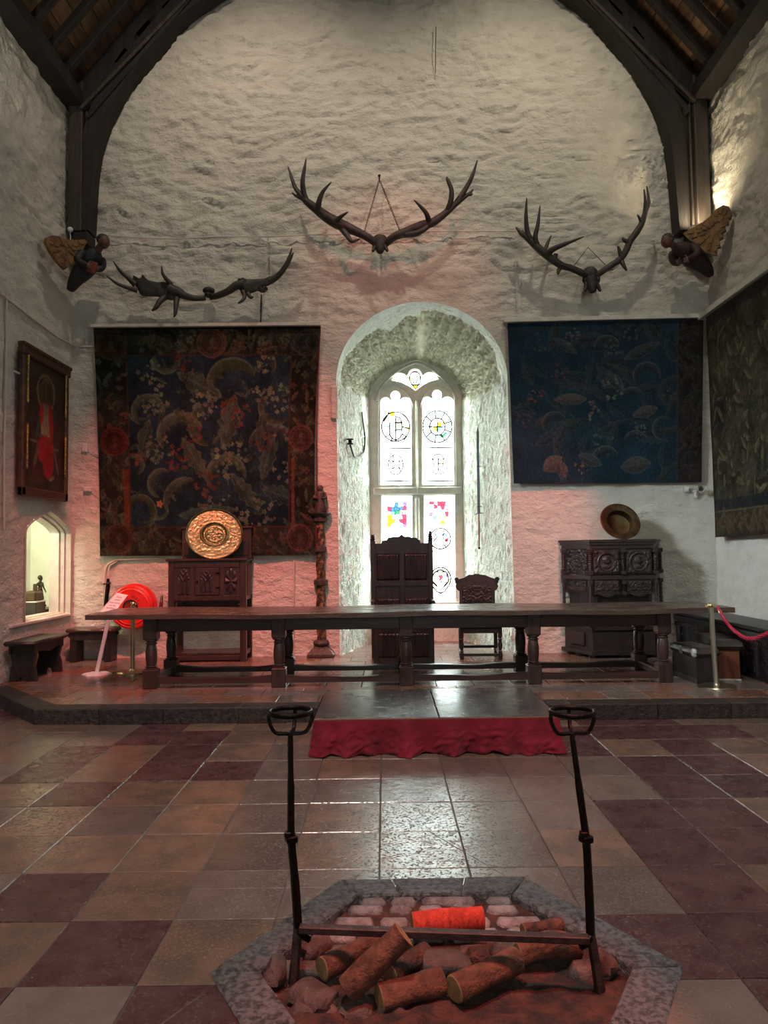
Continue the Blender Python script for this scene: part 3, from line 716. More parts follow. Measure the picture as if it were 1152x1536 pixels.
# ---- hall floor: flags on a bed of mortar, hexagonal hearth
FX0 = -.02; TW = .490; TD = .535
TX = at_z(570, 1301, 0).x; TY = at_z(640, 1302, 0).y
HC = Vector((.235, 3.17)); HR = .985
def hexpts(r, n=6): return [(HC.x + r * math.cos(math.radians(60 * k)), HC.y + r * math.sin(math.radians(60 * k))) for k in range(6)]
DL = at_z(53, 1087, 0); DR_ = at_z(1152, 1076, 0)
fb = MB()
H8 = hexpts(.80); o0 = [(XL, -5), (XR, -5), (XR, 7.7), (XL, 7.7)]
fb.add([(XL - .2, -5, -.008), (XR + .2, -5, -.008), (XR + .2, HC.y, -.008), (XR + .2, 9.2, -.008), (XL - .2, 9.2, -.008), (XL - .2, HC.y, -.008)] + [(x, y, -.008) for x, y in H8] + [(x, y, -.25) for x, y in H8],
       [(2, 3, 7, 6), (3, 4, 8, 7), (4, 5, 9, 8), (5, 0, 10, 9), (0, 1, 11, 10), (1, 2, 6, 11)] + [(6 + k, 6 + (k + 1) % 6, 12 + (k + 1) % 6, 12 + k) for k in range(6)])
floor = struct(fb.build('floor', m_mortar))
MB().bb((XL - .3, -5.3, -.5), (XR + .3, 14.2, -.26)).build('subfloor', m_mortar, floor)
def clip(poly, a, n):
    out = []
    for i in range(len(poly)):
        p, q_ = poly[i], poly[(i + 1) % len(poly)]
        dp = (p[0] - a[0]) * n[0] + (p[1] - a[1]) * n[1]; dq = (q_[0] - a[0]) * n[0] + (q_[1] - a[1]) * n[1]
        if dp >= 0: out.append(p)
        if dp * dq < 0:
            t = dp / (dp - dq); out.append((p[0] + (q_[0] - p[0]) * t, p[1] + (q_[1] - p[1]) * t))
    return out
def minus_convex(poly, hx):
    res = []; rest = poly
    for i in range(len(hx)):
        a, b = hx[i], hx[(i + 1) % len(hx)]; n = (b[1] - a[1], -(b[0] - a[0]))
        o = clip(rest, a, n)
        if len(o) > 2: res.append(o)
        rest = clip(rest, a, (-n[0], -n[1]))
        if len(rest) < 3: break
    return res
def slab(mb, poly, z, th=.05, bv=.004):
    n = len(poly); c = (sum(p[0] for p in poly) / n, sum(p[1] for p in poly) / n)
    ins = []
    for i in range(n):       # inset vertex by bv along both edges
        p0, p, p2 = poly[i - 1], poly[i], poly[(i + 1) % n]
        e1 = Vector((p0[0] - p[0], p0[1] - p[1])).normalized(); e2 = Vector((p2[0] - p[0], p2[1] - p[1])).normalized()
        d = e1 + e2; k = bv / max(abs(e1.x * e2.y - e1.y * e2.x), .25); ins.append((p[0] + d.x * k, p[1] + d.y * k))
    vs = [(x, y, z) for x, y in ins] + [(x, y, z - bv) for x, y in poly] + [(x, y, z - th) for x, y in poly]
    fs = [tuple(range(n))] + [(i, i + n, (i + 1) % n + n, (i + 1) % n) for i in range(n)] + [(i + n, i + 2 * n, (i + 1) % n + 2 * n, (i + 1) % n + n) for i in range(n)]
    fs.append(tuple(range(2 * n, 3 * n))[::-1])
    return mb.add(vs, fs)
def cc(poly):
    a = sum(poly[i][0] * poly[(i + 1) % len(poly)][1] - poly[(i + 1) % len(poly)][0] * poly[i][1] for i in range(len(poly)))
    return poly if a > 0 else poly[::-1]
# tile colours read off the photograph, row by row away from the hearth; r dark red, t tan, g grey
PAT = {-4: 'rtgrtrrttgrrtgrt', -3: 'trgtrgrttggrrtrg', -2: 'tgtrtrtttgrrtgrr', -1: 'gttgrtggtggrtrgr', 0: 'trgtttgttgtrrgrt',
       1: 'ttgtgtgtgggrrtrt', 2: 'gttrttggggggrrtr', 3: 'tgrtrrgtggggrrtr', 4: 'ttrtrtgtgtgrtrtg', 5: 'tgtrrttgtttrrtrg', 6: 'ttgrtrtgtgttrrgg', 7: 'gtrtgtrgttgrtrgt', 8: 'tgttrgtgttrgtgrt'}
tmat = dict(r=m_tred, t=m_ttan, g=m_tgrey)
unit = MB(); slab(unit, [(0, 0), (TW - .006, 0), (TW - .006, TD - .006), (0, TD - .006)], 0)
umesh = None
Hclip = hexpts(.90)
dline = lambda x: DL.y + (DR_.y - DL.y) * (x - DL.x) / (DR_.x - DL.x)
for j in range(-4, 10):
    for i in range(-9, 10):
        x0, y0 = TX + i * TW, TY + j * TD
        x1, y1 = x0 + TW - .006, y0 + TD - .006
        if y0 > dline(x0) + (.9 if x0 < -3.3 else .05): continue
        if abs((x0 + x1) / 2) > .60 * y1 + .5 or x1 > XR or x0 < XL: continue
        row = PAT.get(j, PAT[8]); c = row[(i + 8) % 16]
        if j >= 5 and rnd.random() < .25: c = rnd.choice('rtg')
        corners = [(x0, y0), (x1, y0), (x1, y1), (x0, y1)]
        inn = [math.hypot(p[0] - HC.x, p[1] - HC.y) < 1.3 for p in corners]
        zt = rnd.uniform(-.002, .0015)
        if any(inn):
            ps = minus_convex(corners, Hclip)
            if not ps: continue
            if len(ps) == 1 and len(ps[0]) == 4 and abs(ps[0][0][0] - x0) < 1e-6 and (abs(sum(p[0] for p in ps[0]) - 2 * (x0 + x1)) < 1e-5): pass
            mb = MB()
            for p_ in ps: slab(mb, cc(p_), zt, bv=.003)
            mb.build('tile', tmat[c], floor)
        else:
            if umesh is None:
                o = unit.build('tile', tmat[c], floor, (x0, y0, zt)); umesh = o.data
            else:
                o = bpy.data.objects.new('tile', umesh); COL.objects.link(o); o.parent = floor; o.location = (x0, y0, zt)
            o.material_slots[0].link = 'OBJECT'; o.material_slots[0].material = tmat[c]
            o.rotation_euler = (rnd.uniform(-.0025, .0025), rnd.uniform(-.0025, .0025), 0)

# ---- hearth: kerb, cobbled bed, scorched earth
hearth = struct(empty('hearth', (HC.x, HC.y, 0)))
hl = lambda x, y, z=0: (x - HC.x, y - HC.y, z)
hbx, hby = np.meshgrid(np.linspace(-.82, .82, 90), np.linspace(-.74, .74, 80))
hz = -.044 + (.022 - .014 * sstep(.1, .3, hby)) * fbm(hbx * 5, hby * 5, 3, 4) + .035 * sstep(.05, -.45, hby) + .012 * sstep(.15, .4, hby)
mask = (np.abs(hby) < .70) & (np.abs(hbx) + np.abs(hby) * .577 < .81)
hz = np.where(mask, hz, -.2)
grid_mesh('hearth_bed', np.stack([hbx, hby, hz], -1), m_ash, hearth)
HO, HI = hexpts(HR), hexpts(.775)
for k in range(6):
    a, b, c, d = HO[k], HO[(k + 1) % 6], HI[(k + 1) % 6], HI[k]
    cuts = [0, .5, 1] if k != 1 else [0, .33, .72, 1]
    for s0, s1 in zip(cuts[:-1], cuts[1:]):
        L_ = lambda p, q_, t: (p[0] + (q_[0] - p[0]) * t - HC.x, p[1] + (q_[1] - p[1]) * t - HC.y)
        e = .004
        slab(MB(), cc([L_(a, b, s0 + e), L_(a, b, s1 - e), L_(d, c, s1 - e), L_(d, c, s0 + e)]), .012 + rnd.uniform(-.003, .003), .16, .009).build('kerb_stone', m_kerb, hearth)
def lump(c, size, rz, seed, jit=.14, mat=None, par=None, name='cobble'):
    """an uneven rounded stone"""
    r = random.Random(seed); mb = MB(); mb.box((0, 0, 0), size, None, min(size) * .30)
    bm_v = [Vector(v) for v in mb.v]; M = Matrix.Rotation(rz, 3, 'Z')
    mb.v = [tuple(M @ Vector((v.x * (1 + r.uniform(-jit, jit)), v.y * (1 + r.uniform(-jit, jit)), v.z * (1 + r.uniform(-jit, jit)))) + Vector(c)) for v in bm_v]
    return mb.build(name, mat or m_cob, par, smooth=50)
sd = 0
for j, py in enumerate((1346, 1359, 1378, 1396, 1420, 1445, 1470, 1500)):
    pos = at_z(600, py, 0); y = pos.y; x = HC.x - .78 + (.06 if j % 2 else 0)
    while x < HC.x + .74:
        wd = rnd.uniform(.14, .30) if j < 4 else rnd.uniform(.13, .24); sd += 1
        if abs(x + wd / 2 - HC.x) + abs(y - HC.y) * .577 + wd / 2 < (.79 if j < 4 else .77) and abs(y - HC.y) < .68:
            skip = j >= 4 and rnd.random() < (.35 if j < 6 else .55)
            dp = (.062, .066, .080, .085, .1, .11, .11, .12)[j]
            if not skip: lump((x + wd / 2 - HC.x, y - HC.y, -.035 + rnd.uniform(-.004, .004) - .006 * (j >= 4)), (wd - (.014 if j > 3 else .028), dp, .075 if j > 3 else .060), rnd.uniform(-.08, .08) * (1 if j > 3 else .3), sd, jit=.14 if j > 3 else .05, par=hearth, mat=m_rub if j > 3 else m_cob)
        else: wd = .03
        x += wd

# ---- dais
dchf = at_z(0, 1031, ZD); dchf = Vector((XL, dchf.y + (dchf.x - XL) * .0, 0))
DL2 = Vector((DL.x, DL.y, 0)); DR2 = Vector((XR, dline(XR), 0))
DAIS = [(XL, YW), (XL, dchf.y), (DL2.x, DL2.y), (DR2.x, DR2.y), (XR, YW)]
dais = struct(MB().prism([(x, y, 0) for x, y in DAIS], (0, 0, ZD - .012)).build('dais', m_mortar))
def kerb_run(a, b, n, wdt, name='kerb_stone'):
    a, b = Vector(a), Vector(b); d = (b - a); L = d.length; d.normalize(); nrm = Vector((-d.y, d.x))
    t = [0]
    for i in range(n): t.append(t[-1] + rnd.uniform(.8, 1.2))
    t = [v / t[-1] * L for v in t]
    for s0, s1 in zip(t[:-1], t[1:]):
        poly = [a + d * (s0 + .004), a + d * (s1 - .004), a + d * (s1 - .004) + nrm * wdt, a + d * (s0 + .004) + nrm * wdt]
        off = nrm * rnd.uniform(-.02, .004)
        poly = [p + off for p in poly]
        slab(MB(), cc([(p.x, p.y) for p in poly]), ZD + rnd.uniform(-.001, .003), ZD - .002, .012).build(name, m_riser, dais)
kerb_run((DL2.x, DL2.y - .02), (DR2.x, DR2.y - .02), 11, .24)
kerb_run((XL, dchf.y - .02), (DL2.x, DL2.y - .02), 2, .24)
inner = [(XL + .02, YW - .02), (XL + .02, dchf.y + .27), (DL2.x + .1, DL2.y + .225), (XR - .02, DR2.y + .225), (XR - .02, YW - .02)]
dum = None; DW, DD = .44, .40
for j in range(10):
    for i in range(24):
        x0 = XL + i * DW + (.1 if j % 2 else -.12); y0 = 7.5 + j * DD
        poly = [(x0, y0), (x0 + DW - .006, y0), (x0 + DW - .006, y0 + DD - .006), (x0, y0 + DD - .006)]
        full = poly; ic = cc(inner)
        for k in range(len(ic)):
            a, b = ic[k], ic[(k + 1) % len(ic)]; n_ = (-(b[1] - a[1]), b[0] - a[0])
            poly = clip(poly, a, n_)
            if len(poly) < 3: break
        if len(poly) < 3: continue
        slab(MB(), cc(poly), ZD + rnd.uniform(-.0015, .0015), .03, .004).build('dais_tile', m_dtan if rnd.random() < .36 else m_dgrey, dais)

# ---- roof: boarded slopes on rafters, wall plates, arch-braced truss against the end wall
ceil = empty('ceiling'); struct(ceil)
for sg, xe in ((-1, XL), (1, XR)):
    xm = .14
    b = MB(); zr = RIDGE + .32; e0 = (xe + sg * .35, EAVE + .32 - TAN * .35)
    b.prism([(e0[0], -5.3, e0[1]), (xm, -5.3, zr), (xm, -5.3, zr + .1), (e0[0], -5.3, e0[1] + .1)], (0, YW + .4 + 5.3, 0)).build('roof_deck', m_truss, ceil)
    run = Vector((xm - xe, 0, RIDGE - EAVE)); Lr = run.length; dirv = run / Lr; nrm = Vector((-dirv.z * (1 if dirv.x > 0 else -1), 0, abs(dirv.x)))
    for k in range(6):
        y = 10.62 - k * .52
        a = Vector((xe, y, EAVE + .02)); MB().beam(a, a + dirv * Lr, .11, .12, .012, up=(0, 1, 0)).build('rafter', m_truss, ceil)
    for k in range(16):
        for y0, y1 in ((7.2, 8.5), (8.5, 9.75), (9.75, 11.2)):
            jit = rnd.uniform(-.25, .25) if y1 < 11 else 0
            c = Vector((xe, 0, EAVE + .02)) + dirv * (.14 + k * .285) + nrm * .14
            M = Matrix((dirv, (0, 1, 0), nrm)).transposed()
            MB().box((c.x, (y0 + y1) / 2, c.z), (.272, y1 - y0 - .012, .03), M, .004).build('board', m_board, ceil)
    MB().bb((xe - sg * .24 if sg > 0 else xe + .24, -5, EAVE - .10), (xe + sg * .1, YW, EAVE + .14), .015).build('wall_plate', m_truss, ceil)
tr = struct(empty('trim_1')); YT0, YT1 = YW - .32, YW - .02
def tp(px, py): p = at_y(px, py, YT0); return (p.x, YT0, p.z)
inl = [(133, 345), (135.5, 300), (138, 260), (144, 220), (156, 182), (172, 148), (196, 108), (226, 68), (262, 30), (306, -4), (372, -44)]
inr = [(1020, 345), (1016, 300), (1011, 245), (1003, 195), (989, 152), (968, 112), (943, 74), (913, 38), (872, 0), (812, -44)]
for nm, pts, outx, sg in (('l', inl, XL, 1), ('r', inr, XR, -1)):
    ip = [tp(*p) for p in pts]
    ip = [tuple(v) for v in smooth_path(ip, 4)]
    zt = ip[-1][2]; xo = (lambda z: outx if z < EAVE + .3 else outx + sg * ((z - EAVE) / TAN - .25))
    wid = .26
    # curved brace: band of constant width behind its edge, then the dark filling boards behind it
    outp = []
    for i, p in enumerate(ip):
        t = Vector(ip[min(i + 1, len(ip) - 1)]) - Vector(ip[max(i - 1, 0)]); t.normalize()
        nn = Vector((-t.z, 0, t.x)) * (1 if sg > 0 else -1); w_ = .13 + .17 * min(1, max(0, (p[2] - 6.7) / 2.0))
        outp.append(Vector(p) + nn * w_)
    b = MB()
    for i in range(len(ip) - 1):
        b.prism([ip[i], ip[i + 1], outp[i + 1], outp[i]], (0, YT1 - YT0, 0))
    bm_o = b.build('arch_brace', m_truss, tr)
    b = MB()
    for i in range(len(ip) - 1):
        a, c = Vector(outp[i]), Vector(outp[i + 1])
        b.prism([(a.x, YT0 + .1, a.z), (c.x, YT0 + .1, c.z), (xo(c.z), YT0 + .1, c.z), (xo(a.z), YT0 + .1, a.z)], (0, .16, 0))
    b.build('spandrel_boarding', m_truss, tr)
    zb = at_y(120, 347, YT0).z
    xc = outx + sg * .135
    MB().bb((outx + sg * .03, YT0 - .03, zb), (outx + sg * .235, YT1, EAVE + .3), .012).build('wall_post', m_post, tr)
    MB().bb((outx + sg * .265, YT0 + .02, zb), (outx + sg * .30, YT1, zb + 1.9), .008).build('post_fillet', m_post, tr)
    a = Vector((outx + sg * .12, (YT0 + YT1) / 2 - .02, EAVE + .05)); d_ = Vector((sg, 0, TAN)).normalized()
    MB().beam(a, a + d_ * 6.6, .30, .26, .02, up=(0, 1, 0)).build('principal_rafter', m_truss, tr)
    pd = Vector((sg, 0, TAN)).normalized(); pn = Vector((sg * pd.z, 0, -abs(pd.x)))
    a = Vector((outx + sg * .1, YT0 + .24, EAVE - .1)) + pn * .28
    MB().beam(a, a + pd * 6.4, .06, .56, .004, up=(0, 1, 0)).build('backing_board', m_truss, tr)
    a = Vector((outx + sg * .22, YT0 - .03, EAVE - .15))
    MB().beam(a, a + Vector((sg, 0, 1.06)).normalized() * 3.2, .05, .08, .01, up=(0, 1, 0)).build('strut', m_post, tr)
# ================================================================== furniture
def turned(mb, x, y, z0, z1, r):
    """a turned column: rings, swelling shaft, rings"""
    h = z1 - z0; P = [(.80, 0), (1.12, .015), (1.15, .04), (1.0, .06), (.80, .075), (.86, .09), (1.02, .10), (1.0, .12), (.84, .135), (.92, .22), (1.0, .42), (.98, .6),
                      (.84, .80), (.80, .82), (1.0, .84), (1.02, .855), (.82, .87), (.80, .915), (1.0, .93), (1.16, .955), (1.14, .985), (.9, 1.0)]
    return mb.lathe([(r * a, z0 + h * t) for a, t in P], (x, y, 0), seg=20)

# ---- long table
TB = at_z(611, 1029, ZD); YF = TB.y + .075; YK = YF + .83
tx = [at_z(px, 1032, ZD).x for px in (227, 420, 611, 801, 996)]
tx = [at_y(px, 1030, YF).x for px in (227, 419, 610, 801, 996)]
table = empty('long_table', (tx[2], (YF + YK) / 2, ZD))
tag(table, 'very long dark oak table with ten turned legs, set across the stone dais', 'table')
ox, oy = table.location.x, table.location.y
ZT = 1.035 - ZD
xl = at_y(128, 924, YF - .18).x - ox; xr = at_y(1097, 916, YF - .12).x - ox
pw = [(-.62, -.17), (-.165, .17), (.175, .47)]
for k, (a, b) in enumerate(pw):
    n = 60; mb = MB(); top = []; 
    X = np.linspace(xl + .03 * (k == 1), xr - .02 * (k == 2), n)
    sag = .010 * np.sin(X * 1.7 + .6) + .006 * np.sin(X * 4.3 + k)
    ya, yb_ = a + .006 * np.sin(X * 3 + k), b + .006 * np.sin(X * 2.3 + k)
    if k == 0: ya = a + .012 * np.sin(X * 1.3) + .006 * np.sin(X * 5)
    e = .008
    rows = [(ya, ZT - .058), (ya, ZT - e), (ya + e, ZT), (yb_ - e, ZT), (yb_, ZT - e), (yb_, ZT - .058)]
    A = np.stack([np.stack([X, r[0] + 0 * X, r[1] + sag * .6], -1) for r in rows] + [np.stack([X, ya, ZT - .058 + sag * .6], -1)])
    mb.grid(A, flip=True)
    o = len(mb.v); m_ = n
    mb.f.append(tuple(r * n for r in range(6))); mb.f.append(tuple(r * n + n - 1 for r in range(6))[::-1]); mb.mi += [0, 0]
    mb.build('top_plank', m_top, table, smooth=40)
za = ZT - .06
for yy, nm in ((YF, 0), (YK, 1)):
    MB().bb((tx[0] - ox - .07, yy - oy - .03, za - .155), (tx[4] - ox + .07, yy - oy + .03, za + .01), .006).build('apron', m_oak, table)
for xx in (tx[0], tx[4]):
    MB().bb((xx - ox - .03, YF - oy + .03, za - .155), (xx - ox + .03, YK - oy - .03, za + .01), .006).build('end_apron', m_oak, table)
    MB().bb((xx - ox - .05, YF - oy + .05, .055), (xx - ox + .05, YK - oy - .05, .135), .012).build('end_stretcher', m_oak, table)
for yy in (YF, YK):
    for i, xx in enumerate(tx):
        mb = MB(); x, y = xx - ox, yy - oy
        mb.box((x, y, .11), (.165, .165, .22), None, .008)
        turned(mb, x, y, .215, .575, .068)
        mb.box((x, y, (.575 + za) / 2), (.16, .16, za - .57), None, .008)
        mb.build('leg', m_oakv, table, smooth=35)
    for i in range(4):
        n = 14; X = np.linspace(tx[i] - ox + .08, tx[i + 1] - ox - .08, n)
        wear = .022 * np.sin(np.linspace(0, math.pi, n)) + .004 * np.sin(X * 9)
        y = yy - oy
        rows = [(y - .045, 0 * X + .05), (y - .045, .125 - wear), (y - .03, .135 - wear * 1.2), (y + .03, .135 - wear * 1.2), (y + .045, .125 - wear), (y + .045, 0 * X + .05), (y - .045, 0 * X + .05)]
        MB().grid(np.stack([np.stack([X, 0 * X + r[0], r[1]], -1) for r in rows]), flip=True).build('stretcher', m_oak, table, smooth=40)

# ---- carved relief panels
def relief(name, w, h, fn, mat, parent, origin, ux=(1, 0, 0), uz=(0, 0, 1), depth=.02, res=.008, nrm=None):
    nx, nz = max(int(w / res), 4), max(int(h / res), 4)
    U, Vv = np.meshgrid(np.linspace(-w / 2, w / 2, nx), np.linspace(-h / 2, h / 2, nz))
    H = fn(U, Vv) * depth
    H[0] = H[-1] = 0; H[:, 0] = H[:, -1] = 0
    ux, uz = Vector(ux), Vector(uz); nn = ux.cross(uz)   # towards the viewer for ux right, uz up: -y
    A = np.array(origin)[None, None] + U[..., None] * np.array(ux) + Vv[..., None] * np.array(uz) + H[..., None] * np.array(nn)
    return grid_mesh(name, A, mat, parent, smooth=180)
def f_medal(seed):
    def f(u, v):
        R = np.minimum(np.abs(u).max(), np.abs(v).max()) * .92; q = np.hypot(u, v) / R
        ringh = np.exp(-((q - .86) / .07) ** 2)
        head = np.exp(-((u / (R * .30)) ** 2 + ((v - R * .12) / (R * .36)) ** 2) ** 2) * .9
        bust = np.exp(-((u / (R * .45)) ** 2 + ((v + R * .50) / (R * .22)) ** 2) ** 2) * .7
        nose = np.exp(-(((u - R * .34) / (R * .10)) ** 2 + ((v - R * .08) / (R * .10)) ** 2)) * .6
        crn = np.where(q > .98, .45 + .45 * perlin(u * 26, v * 26, seed), 0)
        det = .14 * perlin(u * 40, v * 40, seed + 2)
        return np.clip(ringh + (q < .8) * np.maximum(np.maximum(head, bust), nose) + crn + det, -.2, 1.2)
    return f
def f_arab(seed, sc=24):
    def f(u, v):
        a = np.abs(perlin(np.abs(u) * sc, v * sc, seed)); return np.clip(1.1 - 3.2 * a, 0, 1) + .15 * perlin(u * 60, v * 60, seed)
    return f
def f_linen(n):
    def f(u, v):
        x = u / np.abs(u).max(); p = x * n
        env = sstep(1.0, .9, np.abs(v) / np.abs(v).max() + .05 * np.cos(p * np.pi * 2)) * sstep(1, .92, np.abs(x))
        return env * (.35 + .65 * (.5 + .5 * np.cos(p * np.pi)) ** .6)
    return f
def f_gothic(u, v):
    w = np.abs(u).max(); h = np.abs(v).max(); x = u / w; y = v / h
    bars = (y < .05) * (.5 + .5 * np.cos(x * np.pi * 3)) ** 3
    k = np.abs(np.sin((y - np.abs(x) * .9) * 7)); tri = (y >= .05) * (np.abs(x) < 1.05 - y * .75) * (1 - k) ** .8
    return np.clip(bars + tri + .15 * perlin(u * 50, v * 50, 3), 0, 1)
def f_flower(u, v):
    w = np.abs(u).max(); h = np.abs(v).max(); th = np.arctan2(v / h, u / w); q = np.hypot(u / w, v / h)
    return np.clip((.5 + .5 * np.cos(8 * th)) * sstep(.1, .3, q) * sstep(1.0, .8, q) + np.exp(-(q / .18) ** 2), 0, 1)

# ---- tall panelled throne
TC = at_z(606, 995, ZD)
th = empty('throne_chair', (TC.x, TC.y, ZD)); tag(th, 'tall dark oak throne with linenfold panels and finials behind the table', 'chair')
hw = .425; yb = .50; zt_ = at_y(600, 815, TC.y + yb).z - ZD
fin = MB
# seat box
MB().bb((-hw, .02, 0), (hw, .46, .50), .006).build('seat_box', m_black, th)
MB().bb((-hw - .02, -.005, .50), (hw + .02, .50, .545), .008).build('seat', m_black, th)
for x0, x1 in ((-hw, -hw + .07), (-.035, .035), (hw - .07, hw)): MB().bb((x0, 0, 0), (x1, .03, .50), .004).build('box_stile', m_black, th)
for z0, z1 in ((0, .08), (.42, .50)): MB().bb((-hw + .07, .002, z0), (hw - .07, .028, z1), .004).build('box_rail', m_black, th)
for s in (-1, 1): relief('linenfold_panel', .33, .34, f_linen(6), m_black, th, (s * .195, .012, .25), depth=.030)
# back
MB().bb((-hw + .02, yb, .0), (hw - .02, yb + .04, zt_)).build('back_board', m_black, th)
for s in (-1, 1):
    mb = MB().bb((s * hw - .035, yb - .03, 0), (s * hw + .035, yb + .05, zt_ + .03), .006)
    mb.build('back_post', m_black, th)
    zf = zt_ + .03; P_ = [(.036, 0), (.042, .012), (.03, .022), (.044, .04), (.028, .052), (.042, .07), (.024, .085), (.036, .10), (.018, .115), (.026, .13), (.012, .148), (.003, .16)]
    P_ = P_ if s > 0 else [(r, min(z, .10)) for r, z in P_[:9]]
    MB().lathe([(r, z + zf) for r, z in P_], (s * hw, yb + .01, 0), seg=12).build('finial', m_black, th, smooth=40)
zp = [(zt_ - .55 - .0, zt_ - .155), (.56, zt_ - .63)]
for z0, z1 in ((zt_ - .155, zt_ - .0), (zt_ - .63, zt_ - .545), (.54, .60)): MB().bb((-hw + .03, yb - .02, z0), (hw - .03, yb + .01, z1), .004).build('back_rail', m_black, th)
MB().bb((-.035, yb - .018, .56), (.035, yb + .01, zt_ - .15), .004).build('back_muntin', m_black, th)
for s in (-1, 1):
    relief('linenfold_panel', .33, .39, f_linen(7), m_black, th, (s * .205, yb - .004, zt_ - .35), depth=.030)
    relief('linenfold_panel', .33, .26, f_linen(7), m_black, th, (s * .205, yb - .004, .74), depth=.030)
cr = [(-.30, 0), (-.29, .045), (-.22, .05), (-.20, .085), (-.10, .10), (-.04, .10), (-.02, .118), (0, .135), (.02, .118), (.04, .10), (.12, .10), (.14, .085), (.22, .08), (.245, .05), (.27, .045), (.28, 0)]
MB().prism([(x, yb - .015, zt_ + z) for x, z in cr], (0, .045, 0)).build('crest', m_black, th)
for s in (-1, 1):
    MB().bb((s * hw - .03, .03, .82), (s * hw + .03, yb, .87), .01).build('arm', m_black, th)
    MB().bb((s * hw - .03, .02, .54), (s * hw + .03, .08, .83), .008).build('arm_post', m_black, th)

# ---- smaller armchair
AC = at_z(722, 990, ZD); ac = empty('carved_armchair', (AC.x, AC.y, ZD), math.radians(-3))
tag(ac, 'dark carved armchair with scrolled crest, right of the tall throne', 'chair')
hw = .275
for s in (-1, 1):
    mb = MB(); x = s * hw
    mb.box((x, .03, .05), (.06, .06, .10), None, .005)
    mb.lathe([(.022, .10), (.032, .12), (.02, .135), (.03, .18), (.034, .22), (.022, .26), (.032, .29), (.024, .305), (.03, .33)], (x, .03, 0), seg=12)
    mb.box((x, .03, .39), (.06, .06, .13), None, .005); mb.build('leg', m_black, ac, smooth=40)
    MB().beam((x * .96, .56, 0), (x * .96, .60, .50), .055, .055, .004, up=(0, 1, 0)).build('leg', m_black, ac)
    MB().bb((x - .02, .05, .06), (x + .02, .55, .10), .005).build('stretcher', m_black, ac)
    MB().bb((x - .03, .02, .70), (x + .03, .60, .735), .012).build('arm', m_black, ac)
    MB().lathe([(.024, .49), (.032, .53), (.02, .56), (.028, .62), (.022, .66), (.028, .70)], (x, .05, 0), seg=12).build('arm_support', m_black, ac, smooth=40)
MB().bb((-hw, .01, .05), (hw, .05, .09), .005).build('stretcher', m_black, ac)
MB().bb((-hw, .54, .10), (hw, .58, .14), .005).build('stretcher', m_black, ac)
MB().bb((-hw - .01, .0, .38), (hw + .01, .60, .45), .006).build('seat_rail', m_black, ac)
MB().bb((-hw - .03, -.02, .45), (hw + .03, .60, .485), .012).build('seat', m_black, ac)
zt_ = at_y(710, 861, AC.y + .62).z - ZD
prof = [(-.27, .48), (-.27, zt_ - .26), (-.30, zt_ - .24), (-.325, zt_ - .19), (-.31, zt_ - .15), (-.33, zt_ - .125), (-.32, zt_ - .10), (-.335, zt_ - .085), (-.325, zt_ - .055), (-.29, zt_ - .055), (-.27, zt_ - .075), (-.2, zt_ - .055),
        (-.12, zt_ - .015), (-.06, zt_ - .012), (-.03, zt_), (.03, zt_), (.06, zt_ - .012), (.13, zt_ - .018), (.21, zt_ - .055), (.27, zt_ - .075), (.29, zt_ - .05), (.325, zt_ - .05), (.335, zt_ - .085), (.32, zt_ - .10), (.33, zt_ - .125), (.31, zt_ - .15), (.325, zt_ - .19), (.30, zt_ - .24), (.27, zt_ - .26), (.27, .48)]
MB().prism([(x, .60 + .05 * (z - .48), z) for x, z in prof], (0, .04, 0)).build('backrest', m_carve, ac)
relief('carved_panel', .44, .26, f_arab(5, 22), m_carve, ac, (0, .605, zt_ - .30), depth=.012)
for s in (-1, 1): MB().lathe([(.034, -.03), (.034, .03)], (s * .308, .635, zt_ - .08), Matrix.Rotation(math.pi / 2, 3, 'X'), 12).build('scroll', m_carve, ac, smooth=40)

# ---- left cupboard
yfc = at_z(310, 993, ZD).y
c0 = at_y(252, 900, yfc).x; c1 = at_y(369, 900, yfc).x
cb = empty('gothic_cupboard', ((c0 + c1) / 2, yfc, ZD)); tag(cb, 'dark oak gothic cupboard on legs below the left tapestry', 'cupboard')
hw = (c1 - c0) / 2; dp = .54; ztop = at_y(310, 838, yfc).z - ZD; zlow = at_y(310, 901, yfc).z - ZD
for s in (-1, 1):
    MB().bb((s * (hw - .045) - .045, 0, 0), (s * (hw - .045) + .045, .08, ztop - .03), .006).build('front_post', m_oakv, cb)
    MB().bb((s * (hw - .045) - .045, dp - .08, 0), (s * (hw - .045) + .045, dp, ztop - .03), .006).build('rear_post', m_oakv, cb)
    MB().bb((s * (hw - .03) - .02, .08, zlow), (s * (hw - .03) + .02, dp - .08, ztop - .03), .003).build('side_panel', m_oakv, cb)
    MB().bb((s * (hw - .045) - .03, .08, .08), (s * (hw - .045) + .03, dp - .08, .15), .005).build('side_rail', m_oakv, cb)
for k in range(3): MB().bb((hw - .015, .14 + .11 * k, zlow + .06), (hw + .008, .20 + .11 * k, ztop - .08), .004).build('side_fold', m_oakv, cb)
MB().bb((-hw - .03, -.03, ztop - .035), (hw + .03, dp + .01, ztop), .008).build('top_board', m_oak, cb)
MB().bb((-hw + .09, .01, zlow), (hw - .09, .05, ztop - .035)).build('front_board', m_oakv, cb)
MB().bb((-hw + .09, .03, zlow - .02), (hw - .09, dp - .02, zlow + .01)).build('floor_board', m_oakv, cb)
MB().bb((-hw + .09, -.002, zlow), (hw - .09, .03, zlow + .075), .005).build('lower_rail', m_oakv, cb)
MB().bb((-hw + .09, -.002, ztop - .13), (hw - .09, .03, ztop - .035), .005).build('upper_rail', m_oakv, cb)
zc = (zlow + .075 + ztop - .13) / 2; hp_ = ztop - .13 - zlow - .075
